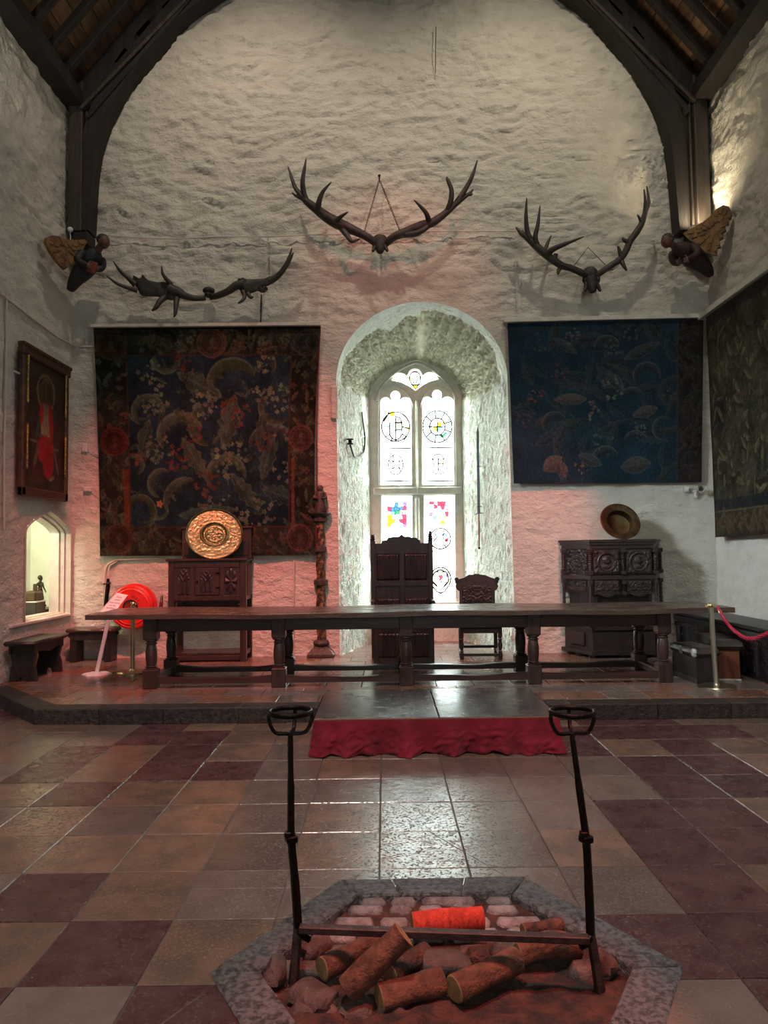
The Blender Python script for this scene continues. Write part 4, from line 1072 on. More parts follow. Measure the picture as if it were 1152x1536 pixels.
for s in (-1, 1):
    MB().bb((s * .215 - .03, -.002, zlow + .07), (s * .215 + .03, .03, ztop - .12), .004).build('stile', m_oakv, cb)
    relief('tracery_panel', .19, hp_ - .03, f_gothic if s < 0 else f_flower, m_carve, cb, (s * .345, .004, zc), depth=.022)
dr = MB().bb((-.18, -.012, zlow + .08), (.18, .012, ztop - .135), .008).build('door', m_oakv, cb)
relief('tracery_panel', .19, hp_ - .10, f_gothic, m_carve, dr, (-.01, -.014, zc), depth=.022)
for z in (zc - .09, zc + .12): MB().bb((.13, -.022, z - .012), (.19, -.008, z + .012), .003).build('hinge', m_iron, dr)
MB().lathe([(.014, 0), (.02, .012), (.012, .02)], (-.14, -.012, zc), Matrix.Rotation(math.pi / 2, 3, 'X'), 10).build('knob', m_iron, dr)
MB().bb((-hw + .02, .02, .09), (hw - .02, dp - .02, .13), .006).build('low_shelf', m_oak, cb)
MB().bb((-hw + .09, 0, .02), (hw - .09, .03, .09), .006).build('base_rail', m_oak, cb)
MB().bb((-hw + .09, dp - .05, zlow - .5 + .3), (hw - .09, dp - .02, zlow + .02)).build('back_rail', m_oak, cb)
zu = at_y(320, 790, yfc + .3).z - ZD
MB().bb((-hw + .11, .34, ztop), (hw + .02, dp - .01, zu - .03), .004).build('upper_back', m_oakv, cb)
MB().bb((-hw + .09, .31, zu - .03), (hw + .04, dp, zu), .008).build('upper_cornice', m_oak, cb)
for s in (-1, 1): MB().bb((s * .30 - .19 + .06, .325, ztop + .04), (s * .30 + .19 + .06, .345, zu - .22), .006).build('upper_panel', m_carve, cb)

# ---- embossed brass dish on it
rD = .405; dish = empty('brass_dish', (at_y(322, 802, yfc + .13).x, yfc + .12, ZD + ztop))
tag(dish, 'large round embossed brass dish propped on the gothic cupboard', 'dish')
tl = math.radians(76); MD = Matrix.Rotation(math.radians(14), 3, 'Z') @ Matrix.Rotation(tl, 3, 'X')
nA, nR = 150, 70
aa, q_ = np.meshgrid(np.linspace(0, 2 * np.pi, nA + 1), np.linspace(.002, 1, nR))
xx, yy = q_ * np.cos(aa) * rD, q_ * np.sin(aa) * rD * .93
hD = .022 * sstep(.38, .48, q_) + .012 * np.exp(-((q_ - .47) / .03) ** 2) + .010 * np.exp(-((q_ - .30) / .02) ** 2) + .012 * sstep(.94, 1, q_)
hD += (q_ > .5) * (q_ < .94) * .0045 * np.clip(1.2 * perlin(xx * 26, yy * 26, 4) + .5 * perlin(xx * 60, yy * 60, 5), -.1, 1) + (q_ < .28) * .012 * np.clip(1.3 * perlin(xx * 30 + .3, yy * 30, 6), -.1, 1)
hD += (np.abs(q_ - .385) < .045) * .005 * np.cos(aa * 44)
loc = np.stack([xx, yy, hD], -1) @ np.array(MD).T
loc[..., 2] -= loc[..., 2].min(); 
dd_ = grid_mesh('dish_face', loc, m_brass, dish)
MB().tube([tuple(v) for v in loc[-1, :-1:3]], .011, 6, closed=True).build('rolled_rim', m_brass, dish, smooth=60)

# ---- right court cupboard with canted sides
yr = at_z(935, 987, ZD).y; rx0 = at_y(887, 900, yr).x; rx1 = at_y(983, 900, yr).x; rc = (rx0 + rx1) / 2; hw = (rx1 - rx0) / 2
cc_ = empty('court_cupboard', (rc, yr, ZD)); tag(cc_, 'carved dark court cupboard with canted sides below the blue tapestry', 'cupboard')
zt_ = at_y(930, 809, yr - .05).z - ZD; wo, dpr = .27, .58
def plan(g=0.0, dep=0.0): return [(-hw - wo - g, dpr), (-hw - g * .5, -g), (hw + g * .5, -g), (hw + wo + g, dpr)]
def slabp(name, z0, z1, g, mat=m_carve):
    MB().prism([(x, y, z0) for x, y in plan(g)], (0, 0, z1 - z0)).build(name, mat, cc_)
zz = lambda py: at_y(930, py, yr).z - ZD
slabp('cornice', zt_ - .035, zt_, .05); slabp('cornice_moulding', zt_ - .075, zt_ - .035, .03); slabp('frieze', zt_ - .13, zt_ - .075, .005)
zb0, zb1 = zz(872), zt_ - .13
slabp('carcass', zb0, zb1, -.04); slabp('waist_moulding', zz(869), zz(863), .02); slabp('drawer_box', zz(890), zb0 + .01, -.03)
slabp('open_shelf_back', .43, zz(890), -.11, m_black); slabp('pot_board', .40, .44, .015); slabp('base_box', .08, .40, -.02); slabp('plinth', .045, .10, .04)
cv = Vector((wo, dpr, 0)).normalized(); cvl = Vector((wo, -dpr, 0)).normalized()
for i, px in enumerate((-1, 1)):
    d = MB().bb((px * hw * .5 - hw * .46 + .02, -.012, zz(863) + .02), (px * hw * .5 + hw * .46 - .02, .05, zb1 - .01), .006).build('door', m_carve, cc_)
    relief('medallion', hw * .78, zb1 - zz(863) - .07, f_medal(3 + i), m_carve, d, (px * hw * .5, -.013, (zb1 + zz(863)) / 2), depth=.028)
    MB().lathe([(.012, 0), (.018, .012), (.008, .02)], (-.03 * px * -1, -.012, (zb1 + zz(863)) / 2), Matrix.Rotation(math.pi / 2, 3, 'X'), 8).build('knob', m_iron, d)
    d = MB().bb((px * hw * .5 - hw * .46 + .03, -.010, zz(889)), (px * hw * .5 + hw * .46 - .03, .05, zz(870)), .005).build('drawer', m_carve, cc_)
    relief('carved_panel', hw * .76, .14, f_arab(8 + i, 26), m_carve, d, (px * hw * .5, -.011, (zz(889) + zz(870)) / 2), depth=.016)
    ap = [(-.19, 0), (-.19, -.03), (-.12, -.02), (-.06, -.05), (0, -.065), (.06, -.05), (.12, -.02), (.19, -.03), (.19, 0)]
    MB().prism([(px * hw * .5 + x, -.005, zz(889) + z) for x, z in ap], (0, .025, 0)).build('scalloped_apron', m_carve, cc_)
def colonnette(x, y, z0, z1, r=.03):
    mb = MB().box((x, y, z0 + .03), (r * 2.4, r * 2.4, .06), None, .004).box((x, y, z1 - .03), (r * 2.4, r * 2.4, .06), None, .004)
    n = 9; mb.lathe([(r * (1.0 if k % 2 else .72), z0 + .06 + (z1 - z0 - .12) * k / (n * 2)) for k in range(n * 2 + 1)], (x, y, 0), seg=12)
    mb.build('colonnette', m_carve, cc_, smooth=40)
for x, y in ((-hw - .01, -.012), (0, -.03), (hw + .01, -.012), (-hw - wo + .0, dpr - .08), (hw + wo, dpr - .08)):
    colonnette(x, y, zz(862), zb1); colonnette(x, y, zz(893) if x == 0 else .44, zz(870), .026)
for s in (-1, 1):      # canted faces: carved panel above, medallion below, panelled base
    ctr = Vector((s * (hw + wo / 2), dpr / 2, 0)); ux = (Vector((-s * wo, -dpr, 0)).normalized()) * (-s) if False else Vector((wo, -dpr, 0)).normalized() if s < 0 else Vector((wo, dpr, 0)).normalized()
    nn = ux.cross(Vector((0, 0, 1))); 
    relief('carved_panel', .44, .46, f_arab(14, 20), m_carve, cc_, tuple(ctr + nn * -.02 + Vector((0, 0, (zz(863) + zb1) / 2))), ux=ux, depth=.026)
    relief('medallion', .40, .17, f_medal(9), m_carve, cc_, tuple(ctr + nn * -.015 + Vector((0, 0, (zz(889) + zz(869)) / 2))), ux=ux, depth=.022)
    M = Matrix((ux, -nn, (0, 0, 1))).transposed()
    MB().box(ctr + nn * .0 + Vector((0, 0, .25)), (.30, .05, .20), M, .02).build('base_panel', m_carve, cc_)
for x, y in ((-hw - .0, .06), (hw, .06), (-hw - wo + .08, dpr - .08), (hw + wo - .08, dpr - .08), (0, .05), (-hw - .12, dpr * .5), (hw + .12, dpr * .5)):
    MB().box((x, y, .024), (.09, .09, .048), None, .008).build('foot', m_carve, cc_)

# ---- bowl on the court cupboard
bw = empty('brass_bowl', (at_y(925, 783, yr + .25).x, yr + .22, ZD + zt_ + .004)); tag(bw, 'tarnished copper and brass bowl tipped up on the court cupboard', 'bowl')
P_ = [(.001, .0), (.17, .0), (.185, .012), (.20, .11), (.215, .118), (.288, .128), (.290, .134), (.212, .126), (.19, .12), (.175, .018), (.16, .008), (.001, .008)]
Mb = Matrix.Rotation(math.radians(-8), 3, 'Z') @ Matrix.Rotation(math.radians(22), 3, 'Y') @ Matrix.Rotation(math.radians(62), 3, 'X')
mb = MB().lathe(P_, (0, 0, 0), Mb, 40); zmin = min(v[2] for v in mb.v); mb.v = [(x, y, z - zmin) for x, y, z in mb.v]
mb.build('bowl_body', m_bowl, bw, smooth=35)
rp = [Mb @ Vector((.29 * math.cos(t), .29 * math.sin(t), .131)) - Vector((0, 0, zmin)) for t in np.linspace(0, 2 * math.pi, 41)[:-1]]
MB().tube(rp, .007, 6, closed=True).build('rolled_rim', m_bowl, bw, smooth=60)

# ---- tall gilded column candlestick with a figure on top
cy_ = at_z(481, 986, ZD).y + .12; cl = empty('carved_column', (at_y(482, 975, cy_).x, cy_, ZD)); tag(cl, 'tall gilded barley-twist column carrying a small robed figure', 'column')
h_ = lambda py: at_y(480, py, cy_).z - ZD
mb = MB().box((0, 0, .03), (.40, .40, .06), None, .012)
mb.lathe([(.26, .06), (.24, .085), (.17, .13), (.11, .155)], seg=4, ang=math.pi / 4); mb.build('base', m_cold, cl)
MB().lathe([(.085, .15), (.115, .17), (.125, .20), (.11, .235), (.075, .25)], seg=18).build('base_knop', m_cold, cl, smooth=40)
z0, z1 = .245, h_(783); nz, na = 110, 26
zz_, a_ = np.meshgrid(np.linspace(z0, z1, nz), np.linspace(0, 2 * np.pi, na + 1), indexing='ij')
rr_ = .066 * (1 - .06 * (zz_ - z0) / (z1 - z0)) + .010 * np.cos(3 * (a_ - zz_ * 7))
grid_mesh('twisted_shaft', np.stack([rr_ * np.cos(a_), rr_ * np.sin(a_), zz_], -1), m_colp, cl)
for py, r in ((824, .092), (873.5, .105)):
    z = h_(py); MB().lathe([(.068, z - .05), (r, z - .035), (r * 1.04, z), (r, z + .035), (.068, z + .05)], seg=18).build('ring', m_cold, cl, smooth=40)
z = h_(783); MB().lathe([(.066, z - .01), (.105, z + .01), (.112, z + .06), (.09, z + .07), (.10, z + .09), (.16, z + .125), (.165, z + .145), (.05, z + .15)], seg=20).build('capital', m_cold, cl, smooth=35)
fg = MB(); z = h_(769); H_ = h_(729) - z
fg.lathe([(.085, 0), (.095, .02), (.078, .12 * H_ / .4), (.07, .20 * H_ / .4), (.082, .28 * H_ / .4), (.07, .31 * H_ / .4), (.03, .325 * H_ / .4)], (0, 0, z), seg=14)
fg.sphere((0, -.01, z + H_ * .88), (.042, .046, .052)); fg.lathe([(.05, 0), (.052, .02), (.03, .045), (.01, .055)], (0, .005, z + H_ * .9), seg=12)
for s in (-1, 1): fg.tube([(s * .07, 0, z + H_ * .70), (s * .09, -.04, z + H_ * .55), (s * .03, -.085, z + H_ * .52)], [.028, .026, .018], 8)
fg.tube([(.10, -.03, z), (.10, -.03, z + H_ * .62)], .009, 6)
fg.build('robed_figure', m_cold, cl, smooth=60)

# ---- stools and benches
def px_box(name, label, cat, loc, rz=0, group=None): 
    e = empty(name, loc, rz); return tag(e, label, cat, group)
# worn bench along the left wall
s1 = px_box('trestle_bench', 'rough dark bench with shaped ends under the lit alcove', 'bench', (XL + .235, 9.74, ZD))
hb = .50
MB().bb((-.20, -.50, hb - .05), (.20, .50, hb + .005), .022).build('seat', m_black, s1, smooth=40)
for y in (-.36, .36):
    e_ = [(-.17, 0), (-.05, 0), (-.03, .06), (.03, .06), (.05, 0), (.17, 0), (.155, .14), (.13, .22), (.15, .30), (.165, hb - .05), (-.165, hb - .05), (-.15, .30), (-.13, .22), (-.155, .14)]
    MB().prism([(x, y - .03, z) for x, z in e_], (0, .06, 0)).build('end_board', m_black, s1)
for s in (-1, 1):
    w_ = [(-.42, hb - .05), (-.42, hb - .16), (-.30, hb - .13), (0, hb - .17), (.30, hb - .13), (.42, hb - .16), (.42, hb - .05)]
    MB().prism([(s * .15 - .012, y, z) for y, z in w_], (.024, 0, 0)).build('apron', m_black, s1)
# bench against the back wall
bl = at_y(138, 989, 11.0); s2 = px_box('back_bench', 'low dark bench with overhanging seat, left of the red reel', 'bench', (bl.x, 11.06, ZD))
hb = at_y(138, 943, 10.9).z - ZD
mb = MB().bb((-.35, -.19, hb - .06), (.35, .19, hb), .022); mb.build('seat', m_oak, s2, smooth=40)
for s in (-1, 1):
    MB().bb((s * .25 - .05, -.14, 0), (s * .25 + .05, .14, hb - .06), .012).build('end_board', m_black, s2)
    w_ = [(-.30, hb - .06), (-.33, hb - .10), (-.26, hb - .17), (.26, hb - .17), (.33, hb - .10), (.30, hb - .06)]
    MB().prism([(x, s * .14 - .012, z) for x, z in w_], (0, .024, 0)).build('apron', m_black, s2)
# two upholstered stools on the right
q0 = at_z(1043, 1025, ZD); s3 = px_box('padded_stool', 'black box stool with dark padded seat in front of the brown stool', 'stool', (q0.x + .115, q0.y + .29, ZD), math.radians(4))
mb = MB().bb((-.13, -.30, 0), (.13, .30, .30), .006); mb.build('box_body', m_black, s3)
MB().bb((-.135, -.31, .0), (-.125, .31, .05), .003).build('skirting', m_leather, s3)
def cushion(par, hx, hy, z0, z1, mat, name='cushion', cx=0, cy=0):
    n = 26; U, Vv = np.meshgrid(np.linspace(-1, 1, n), np.linspace(-1, 1, n)); P4 = []
    t = np.clip((1 - np.abs(U) ** 7) * (1 - np.abs(Vv) ** 9), 0, 1) ** .38
    up = np.stack([cx + U * hx, cy + Vv * hy, z0 + (z1 - z0) * (.45 + .55 * t) + .004 * perlin(U * 3, Vv * 4, 2)], -1)
    dn = np.stack([cx + U * hx, cy + Vv * hy, z0 + (z1 - z0) * (.45 - .45 * t)], -1)
    MB().grid(up).grid(dn, flip=True).build(name, mat, par, smooth=70)
cushion(s3, .155, .33, .285, .415, m_leather)
for y_ in (-.285, .03): MB().box((-.140, y_, .35), (.045, .085, .10), None, .018).build('repair_patch', m_patch, s3, smooth=50)
q1 = at_z(1078, 1022, ZD); s4 = px_box('padded_stool', 'reddish brown stool with black padded seat beside the carved chest', 'stool', (q1.x + .215, q1.y + .46, ZD), math.radians(-9))
MB().bb((-.125, -.42, 0), (.125, .42, .36), .008).build('box_body', m_brownply, s4)
MB().bb((-.13, -.43, 0), (.13, -.415, .02), .002).build('skirting', m_rail, s4)
cushion(s4, .165, .48, .35, .475, m_leather)
# long carved chest along the right wall
ch = px_box('carved_chest', 'long dark carved chest along the right wall', 'chest', (4.63, 9.75, ZD))
zc = at_y(1098, 918, 10.8).z - ZD
MB().bb((-.24, -1.5, 0), (.27, 1.5, zc - .05), .008).build('chest_body', m_black, ch)
MB().bb((-.29, -1.54, zc - .05), (.28, 1.53, zc), .012).build('lid', m_black, ch)
for k in range(9):
    y = 1.35 - k * .33
    MB().bb((-.27, y - .012, .06), (-.235, y + .012, zc - .12), .004).build('stile', m_black, ch)
    relief('carved_panel', .29, zc - .30, f_arab(20 + k, 24), m_black, ch, (-.245, y - .165, .06 + (zc - .30) / 2 + .02), ux=(0, -1, 0), depth=.02, res=.012)
fr = MB()
for k in range(50): fr.tube([(-.262, 1.46 - k * .06, zc - .16), (-.262, 1.46 - k * .06, zc - .21)], .013, 6)
fr.build('fringe_carving', m_carve, ch)['kind'] = 'stuff'
MB().bb((-.275, -1.5, zc - .15), (-.24, 1.5, zc - .06), .006).build('frieze', m_black, ch)

# ---- rope barrier posts, rope
def stanchion(label, foot, tilt, mat):
    e = empty('stanchion', foot); tag(e, label, 'barrier post', 'stanchions on the dais')
    e.rotation_euler = (0, tilt, 0)
    MB().lathe([(.205, 0), (.205, .012), (.19, .024), (.05, .032), (.03, .05)], seg=32).build('base', mat, e, smooth=35)
    MB().lathe([(.029, .04), (.029, .895)], seg=18).build('post', mat, e, smooth=40)
    MB().lathe([(.031, .895), (.034, .90), (.034, .925), (.026, .935), (.001, .937)], seg=18).build('cap', m_gold, e, smooth=40)
    for k in range(3):
        a = k * 2.094 + .3; c, s_ = math.cos(a), math.sin(a)
        MB().tube([(c * .03, s_ * .03, .905), (c * .055, s_ * .055, .905), (c * .062, s_ * .062, .925)], .007, 6).build('hook', m_gold, e, smooth=50)
    return e
fR = at_z(1075, 1031, ZD); st1 = stanchion('silvery barrier post with brass cap in front of the padded stools', fR, -math.radians(2.2), m_steel)
m_brassdull = MAT('dull_brass_tube', (.50, .44, .26), .28, 1.0)
fL = at_z(199, 1009, ZD); st2 = stanchion('dull brass barrier post beside the left end of the long table', fL, 0, m_brassdull)
bpy.context.view_layer.update()
r0 = st1.matrix_world @ Vector((.06, -.03, .905)); r2 = at_y(1152, 950, 7.75); r3 = at_y(1240, 905, 7.5)
rp = smooth_path([r0, at_y(1085, 926, 8.22), at_y(1097, 942, 8.15), at_y(1114, 955, 8.02), at_y(1130, 958, 7.92), r2, at_y(1175, 940, 7.65), r3], 10)
ro = empty('barrier_rope', r0); tag(ro, 'crimson twisted rope hanging from the silvery barrier post', 'rope')
rl = [tuple(p - r0) for p in rp]
for k in range(3):
    pts = []; 
    for i, p in enumerate(rl):
        a = i * .75 + k * 2.094; pts.append((p[0] + .008 * math.cos(a), p[1] + .013 * math.cos(a), p[2] + .013 * math.sin(a)))
    MB().tube(pts[2:], .0125, 7).build('strand', m_rope, ro, smooth=60)
MB().tube(rl[0:8], [.008, .013, .016, .016, .018, .018, .019, .017], 10).build('brass_end', m_gold, ro, smooth=60)
# far post of that rope stands out of the picture; its hook end is where the rope leaves
fO = Vector((r3.x + .05, r3.y, ZD)); st3 = stanchion('silvery barrier post at the far end of the crimson rope, outside the picture', fO, 0, m_steel)

# ---- notice on a slanted post
sb = at_z(145, 1012, ZD); sg_ = empty('notice_stand', sb); tag(sg_, 'white notice stand with slanted post by the left end of the table', 'notice stand')
MB().lathe([(.19, 0), (.19, .012), (.175, .022), (.03, .03)], seg=6, ang=.2).build('base', m_white, sg_)
tp_ = at_y(166, 915, sb.y - .02) - sb
MB().beam((0, 0, .02), tp_, .05, .02, .004, up=(0, 1, 0)).build('post', m_white, sg_)
cTL, cTR, cBR, cBL = [at_y(px, py, y_) - sb for px, py, y_ in ((175, 889, sb.y + .10), (191.5, 892.5, sb.y + .10), (170.8, 920, sb.y - .06), (148.5, 919.5, sb.y - .06))]
ex = ((cTR - cTL) + (cBR - cBL)) / 2; eu = ((cTL - cBL) + (cTR - cBR)) / 2; nnr = ex.cross(eu).normalized()
bd = MB().prism([cTL, cTR, cBR, cBL], -nnr * .012).build('notice_panel', m_paper, sg_)
fr_ = lambda u, v, k=.002: cBL * (1 - u) * (1 - v) + cBR * u * (1 - v) + cTL * (1 - u) * v + cTR * u * v + nnr * k
MB().tube([fr_(0, 0), fr_(0, 1)], .006, 6).tube([fr_(0, 0), fr_(1, 0)], .006, 6).build('panel_edge', m_white, sg_)
def text_mesh(body, size, M, mat, parent, name='lettering', align='CENTER'):
    cu = bpy.data.curves.new('t', 'FONT'); cu.body = body; cu.size = size; cu.align_x = align; cu.align_y = 'CENTER'; cu.extrude = .0004
    t = bpy.data.objects.new('t', cu); COL.objects.link(t); dg = bpy.context.evaluated_depsgraph_get()
    me = bpy.data.meshes.new_from_object(t.evaluated_get(dg)); bpy.data.objects.remove(t); bpy.data.curves.remove(cu)
    me.transform(M); me.name = name; me.materials.clear(); me.materials.append(mat); return link(name, me, parent)
for t_, v_, mm in (('Please', .82, m_inkred), ('refrain', .68, m_ink), ('from sitting', .53, m_ink), ('on the', .39, m_ink), ('furniture', .26, m_ink)):
    o_ = fr_(.5, v_, .003); M = Matrix((ex.normalized(), (eu - ex.normalized() * eu.dot(ex.normalized())).normalized(), nnr)).transposed().to_4x4(); M.translation = o_
    # lines follow the sheared sheet: the text leans with its long edges
    Sh = Matrix.Identity(4); Sh[0][1] = eu.dot(ex.normalized()) / max((eu - ex.normalized() * eu.dot(ex.normalized())).length, 1e-3) * 0
    text_mesh(t_, .030, M @ Sh, mm, bd)

# ---- red fire hose reel on the wall
YRW = YW - .12; rc_ = at_y(199, 910, YRW - .12); fh = empty('fire_hose_reel', (rc_.x, YW - .09, rc_.z)); tag(fh, 'bright red round fire hose reel on the wall behind the table end', 'fire hose reel')
MX = Matrix.Rotation(math.pi / 2, 3, 'X'); 
rR = (at_y(234, 910, YRW).x - at_y(166, 910, YRW).x) / 2
def disc(name, prof, mat, dx=0, dz=0, seg=40): return MB().lathe(prof, (dx, 0, dz), MX, seg).build(name, mat, fh, smooth=35)
disc('rear_flange', [(.04, .04), (rR * .98, .04), (rR, .05), (rR, .075), (rR * .96, .08)], m_red)
disc('hose_coil', [(rR * .8, .08), (rR * .86, .11), (rR * .80, .14), (rR * .86, .17), (rR * .8, .19)], m_black)
disc('front_cover', [(rR * .9, .19), (rR * .95, .20), (rR * .95, .22), (rR * .86, .235), (rR * .84, .228), (rR * .74, .246), (rR * .72, .238), (rR * .34, .25), (.001, .25)], m_red)
disc('hub_ring', [(rR * .33, .249), (rR * .33, .262), (rR * .25, .262), (rR * .25, .249)], m_black)
sp = [(rR * .22 * t / 40 * math.cos(t * .55), -.254, rR * .22 * t / 40 * math.sin(t * .55)) for t in range(3, 41)]
MB().tube(sp, .006, 6).build('hub_spiral', m_darkred, fh, smooth=60)
def arc_text(body, r, a0, da):
    for i, c_ in enumerate(body):
        if c_ == ' ': continue
        a = math.radians(a0 - da * i)
        M = Matrix.Translation((r * math.cos(a), -.2515, r * math.sin(a))) @ Matrix.Rotation(math.pi / 2, 4, 'X') @ Matrix.Rotation(a - math.pi / 2, 4, 'Z')
        text_mesh(c_, .052, M, m_ink, bpy.data.objects[fh.name])
arc_text('FIRE HOSE', rR * .45, 150, 14)
MB().lathe([(.02, .035), (.04, .04), (.04, .20), (.02, .21)], (0, .0, 0), MX, 14).build('axle', m_iron, fh)
vx = at_y(162, 880, YW - .15) - fh.location
mb = MB().tube([vx + Vector((0, 0, .12)), vx, vx + Vector((-.02, 0, -.14)), vx + Vector((-.03, 0, -.34))], [.02, .035, .03, .04], 8)
mb.build('valve', m_iron, fh, smooth=50); 
MB().tube([vx + Vector((-.05, -.05, .04)), vx + Vector((.06, -.05, .06))], .014, 6).build('valve_handle', m_rust, fh, smooth=50)
nz_ = at_y(242, 905, YW - .14) - fh.location
MB().tube([nz_ + Vector((-.02, 0, -.16)), nz_ + Vector((0, 0, .02))], [.035, .026], 10).build('nozzle_body', m_darkred, fh, smooth=50)
MB().tube([nz_ + Vector((0, 0, .02)), nz_ + Vector((.005, 0, .12))], [.024, .018], 10).build('nozzle_tip', m_gold, fh, smooth=50)
MB().tube([nz_ + Vector((-.02, 0, -.15)), nz_ + Vector((-.04, .0, -.35)), nz_ + Vector((-.18, -.02, -.42)), (rR * .5, -.12, -rR * .72)], .016, 8).build('hose', m_black, fh, smooth=50)

# ---- stage step with boards and crimson valance
SZ = .305; sf = at_z(655, 1076, SZ).y; sk = at_z(640, 1033, SZ).y
sxl = at_y(471, 1077, sf).x; sxr = at_y(838, 1072, sf).x; sxm = at_y(659, 1075, sf).x
sgx = (sxl + sxr) / 2; stg = empty('stage_step', (sgx, sf, 0)); tag(stg, 'low black-topped step with crimson draped valance at the dais edge', 'step')
for a, b in ((sxl, sxm - .004), (sxm + .004, sxr)):
    o = MB().bb((a - sgx, 0, SZ - .03), (b - sgx, sk - sf, SZ), .004).build('top_board', m_stageb, stg)
    MB().bb((a - sgx, -.012, SZ - .034), (b - sgx, -.001, SZ - .002), .003).build('edge_strip', m_stagee, stg)
ydl = dline(sgx) - sf - .05
for x in (sxl + .08, sxm, sxr - .08):
    for y in (.08, ydl - .1): MB().bb((x - sgx - .03, y, 0.0), (x - sgx + .03, y + .06, SZ - .03), .004).build('support_leg', m_black, stg)
MB().bb((sxl - sgx + .05, ydl + .12, ZD + .006), (sxr - sgx - .05, sk - sf - .02, SZ - .03)).build('rear_bearer', m_black, stg)
# valance: runs back along the left side, across the front, back along the right side
xl_, xr_ = sxl - sgx, sxr - sgx; path = []
for t in np.linspace(1, 0, 26)[:-1]: path.append((xl_ - .008, ydl * t * .96, -1, 0))
for t in np.linspace(0, 1, 240): path.append((xl_ + (xr_ - xl_) * t, -.014, 0, -1))
for t in np.linspace(0, 1, 26)[1:]: path.append((xr_ + .008, ydl * t * .96, 1, 0))
path = np.array(path); npth = len(path); nz = 26
s_ = np.concatenate([[0], np.cumsum(np.hypot(np.diff(path[:, 0]), np.diff(path[:, 1])))])
tv = np.linspace(0, 1, nz)
fold = .50 * np.sin(s_ * 11 + 1.6 * np.sin(s_ * 3.1)) + .35 * np.sin(s_ * 23 + 2 * np.sin(s_ * 4.7)) + .5 * perlin(s_ * 4, s_ * 0, 3)
mid = np.exp(-((s_ - s_.mean() - .0) / .75) ** 2) * .8 + .45
corner = np.exp(-((path[:, 0] - xl_) / .10) ** 2) + np.exp(-((path[:, 0] - xr_) / .10) ** 2)
OUT = (.004 + tv[:, None] ** 1.3 * (.045 + .085 * (fold * mid)[None] + .05 * corner[None] * (path[:, 3] != 0)[None]))
OUT = OUT + .020 * perlin(s_[None] * 6, tv[:, None] * 3, 8) * tv[:, None] + .035 * np.abs(perlin(s_[None] * 11 + tv[:, None] * 2, tv[:, None] * 5, 9)) * tv[:, None]
nx_ = path[:, 2].copy(); ny_ = path[:, 3].copy()
k = np.ones(15) / 15; nx_ = np.convolve(np.pad(nx_, 7, 'edge'), k, 'valid'); ny_ = np.convolve(np.pad(ny_, 7, 'edge'), k, 'valid')
PX = path[None, :, 0] + nx_[None] * np.maximum(OUT, .003); PY = path[None, :, 1] + ny_[None] * np.maximum(OUT, .003)
hem = .006 + .034 * np.clip(perlin(s_ * 5, 0 * s_ + 1.7, 5), 0, 1) * mid
PZ = SZ - .004 - (SZ - .004 - hem[None]) * tv[:, None] + 0 * PX
PZ = PZ - .030 * np.exp(-((tv[:, None] - .45) / .3) ** 2) * 0
PZ[0] = SZ - .012
grid_mesh('valance', np.stack([PX, PY, PZ], -1), m_velvet, stg, flip=True)
# ================================================================== iron and logs of the hearth
pf = at_z(440, 1476, -.035); pr = at_z(901, 1490, -.035)
fd_ = empty('fire_dog', ((pf.x + pr.x) / 2, pf.y, -.03)); tag(fd_, 'pair of tall black iron firedogs with cup tops joined by one bar', 'firedog')
F0 = fd_.location
for px_top, foot, s in ((435.5, pf, -1), (858.5, pr, 1)):
    yt = foot.y + .02
    top = at_y(px_top, 1105, yt) - F0; rg = at_y(px_top, 1068, yt) - F0; kn = at_y(px_top * .93 + (foot.x / foot.y * FPX + 576) * .07 if False else (437 if s < 0 else 879), 1258, yt) - F0
    bar = at_y(447 if s < 0 else 886, 1392 if s < 0 else 1402, yt) - F0; ft = foot - F0
    MB().tube([ft + Vector((0, 0, .0)), ft + (bar - ft) * .5, bar], [.022, .020, .019], 6).build('foot_post', m_rust, fd_, smooth=30)
    MB().tube(smooth_path([bar, (bar + kn) / 2 + Vector((.002, 0, 0)), kn, (kn * .5 + top * .5), top], 4), [.0185] * 5 + [.017] * 4 + [.015] * 4 + [.012] * 3 + [.011], 6).build('upright', m_iron, fd_, smooth=30)
    MB().box(kn, (.048, .048, .030), Matrix.Rotation(.4, 3, 'Z'), .006).box(kn + Vector((-.012, -.01, .022)), (.030, .030, .024), None, .004).build('collar', m_iron, fd_)
    R_ = .088
    MB().tube([rg + Vector((R_ * math.cos(a), R_ * math.sin(a), 0)) for a in np.linspace(0, 2 * math.pi, 33)[:-1]], .0085, 8, closed=True, flat=1.3).build('cup_ring', m_iron, fd_, smooth=60)
    for k in range(3):
        a = (math.radians(180), math.radians(0), math.radians(80))[k] + .08; e = Vector((math.cos(a) * R_, math.sin(a) * R_, 0))
        MB().tube(smooth_path([rg + e, rg + e * 1.02 + Vector((0, 0, -.035)), rg + e * .72 + Vector((0, 0, -.085)), top + e * .14 + Vector((0, 0, .012)), top], 4), .0085, 6, flat=1.2).build('cup_strap', m_iron, fd_, smooth=60)
    MB().tube([bar + Vector((0, 0, -.01)), bar + Vector((-s * .012, -.03, .0)), bar + Vector((-s * .03, -.04, -.015)), bar + Vector((-s * .05, -.03, -.03))], .015, 6).build('bar_hook', m_iron, fd_, smooth=50)
    pass
bl_ = at_y(449, 1393, pf.y - .02) - F0; br_ = at_y(884, 1409, pr.y - .02) - F0
MB().beam(bl_, br_, .030, .038, .004, up=(0, 1, 0)).build('cross_bar', m_rust, fd_)

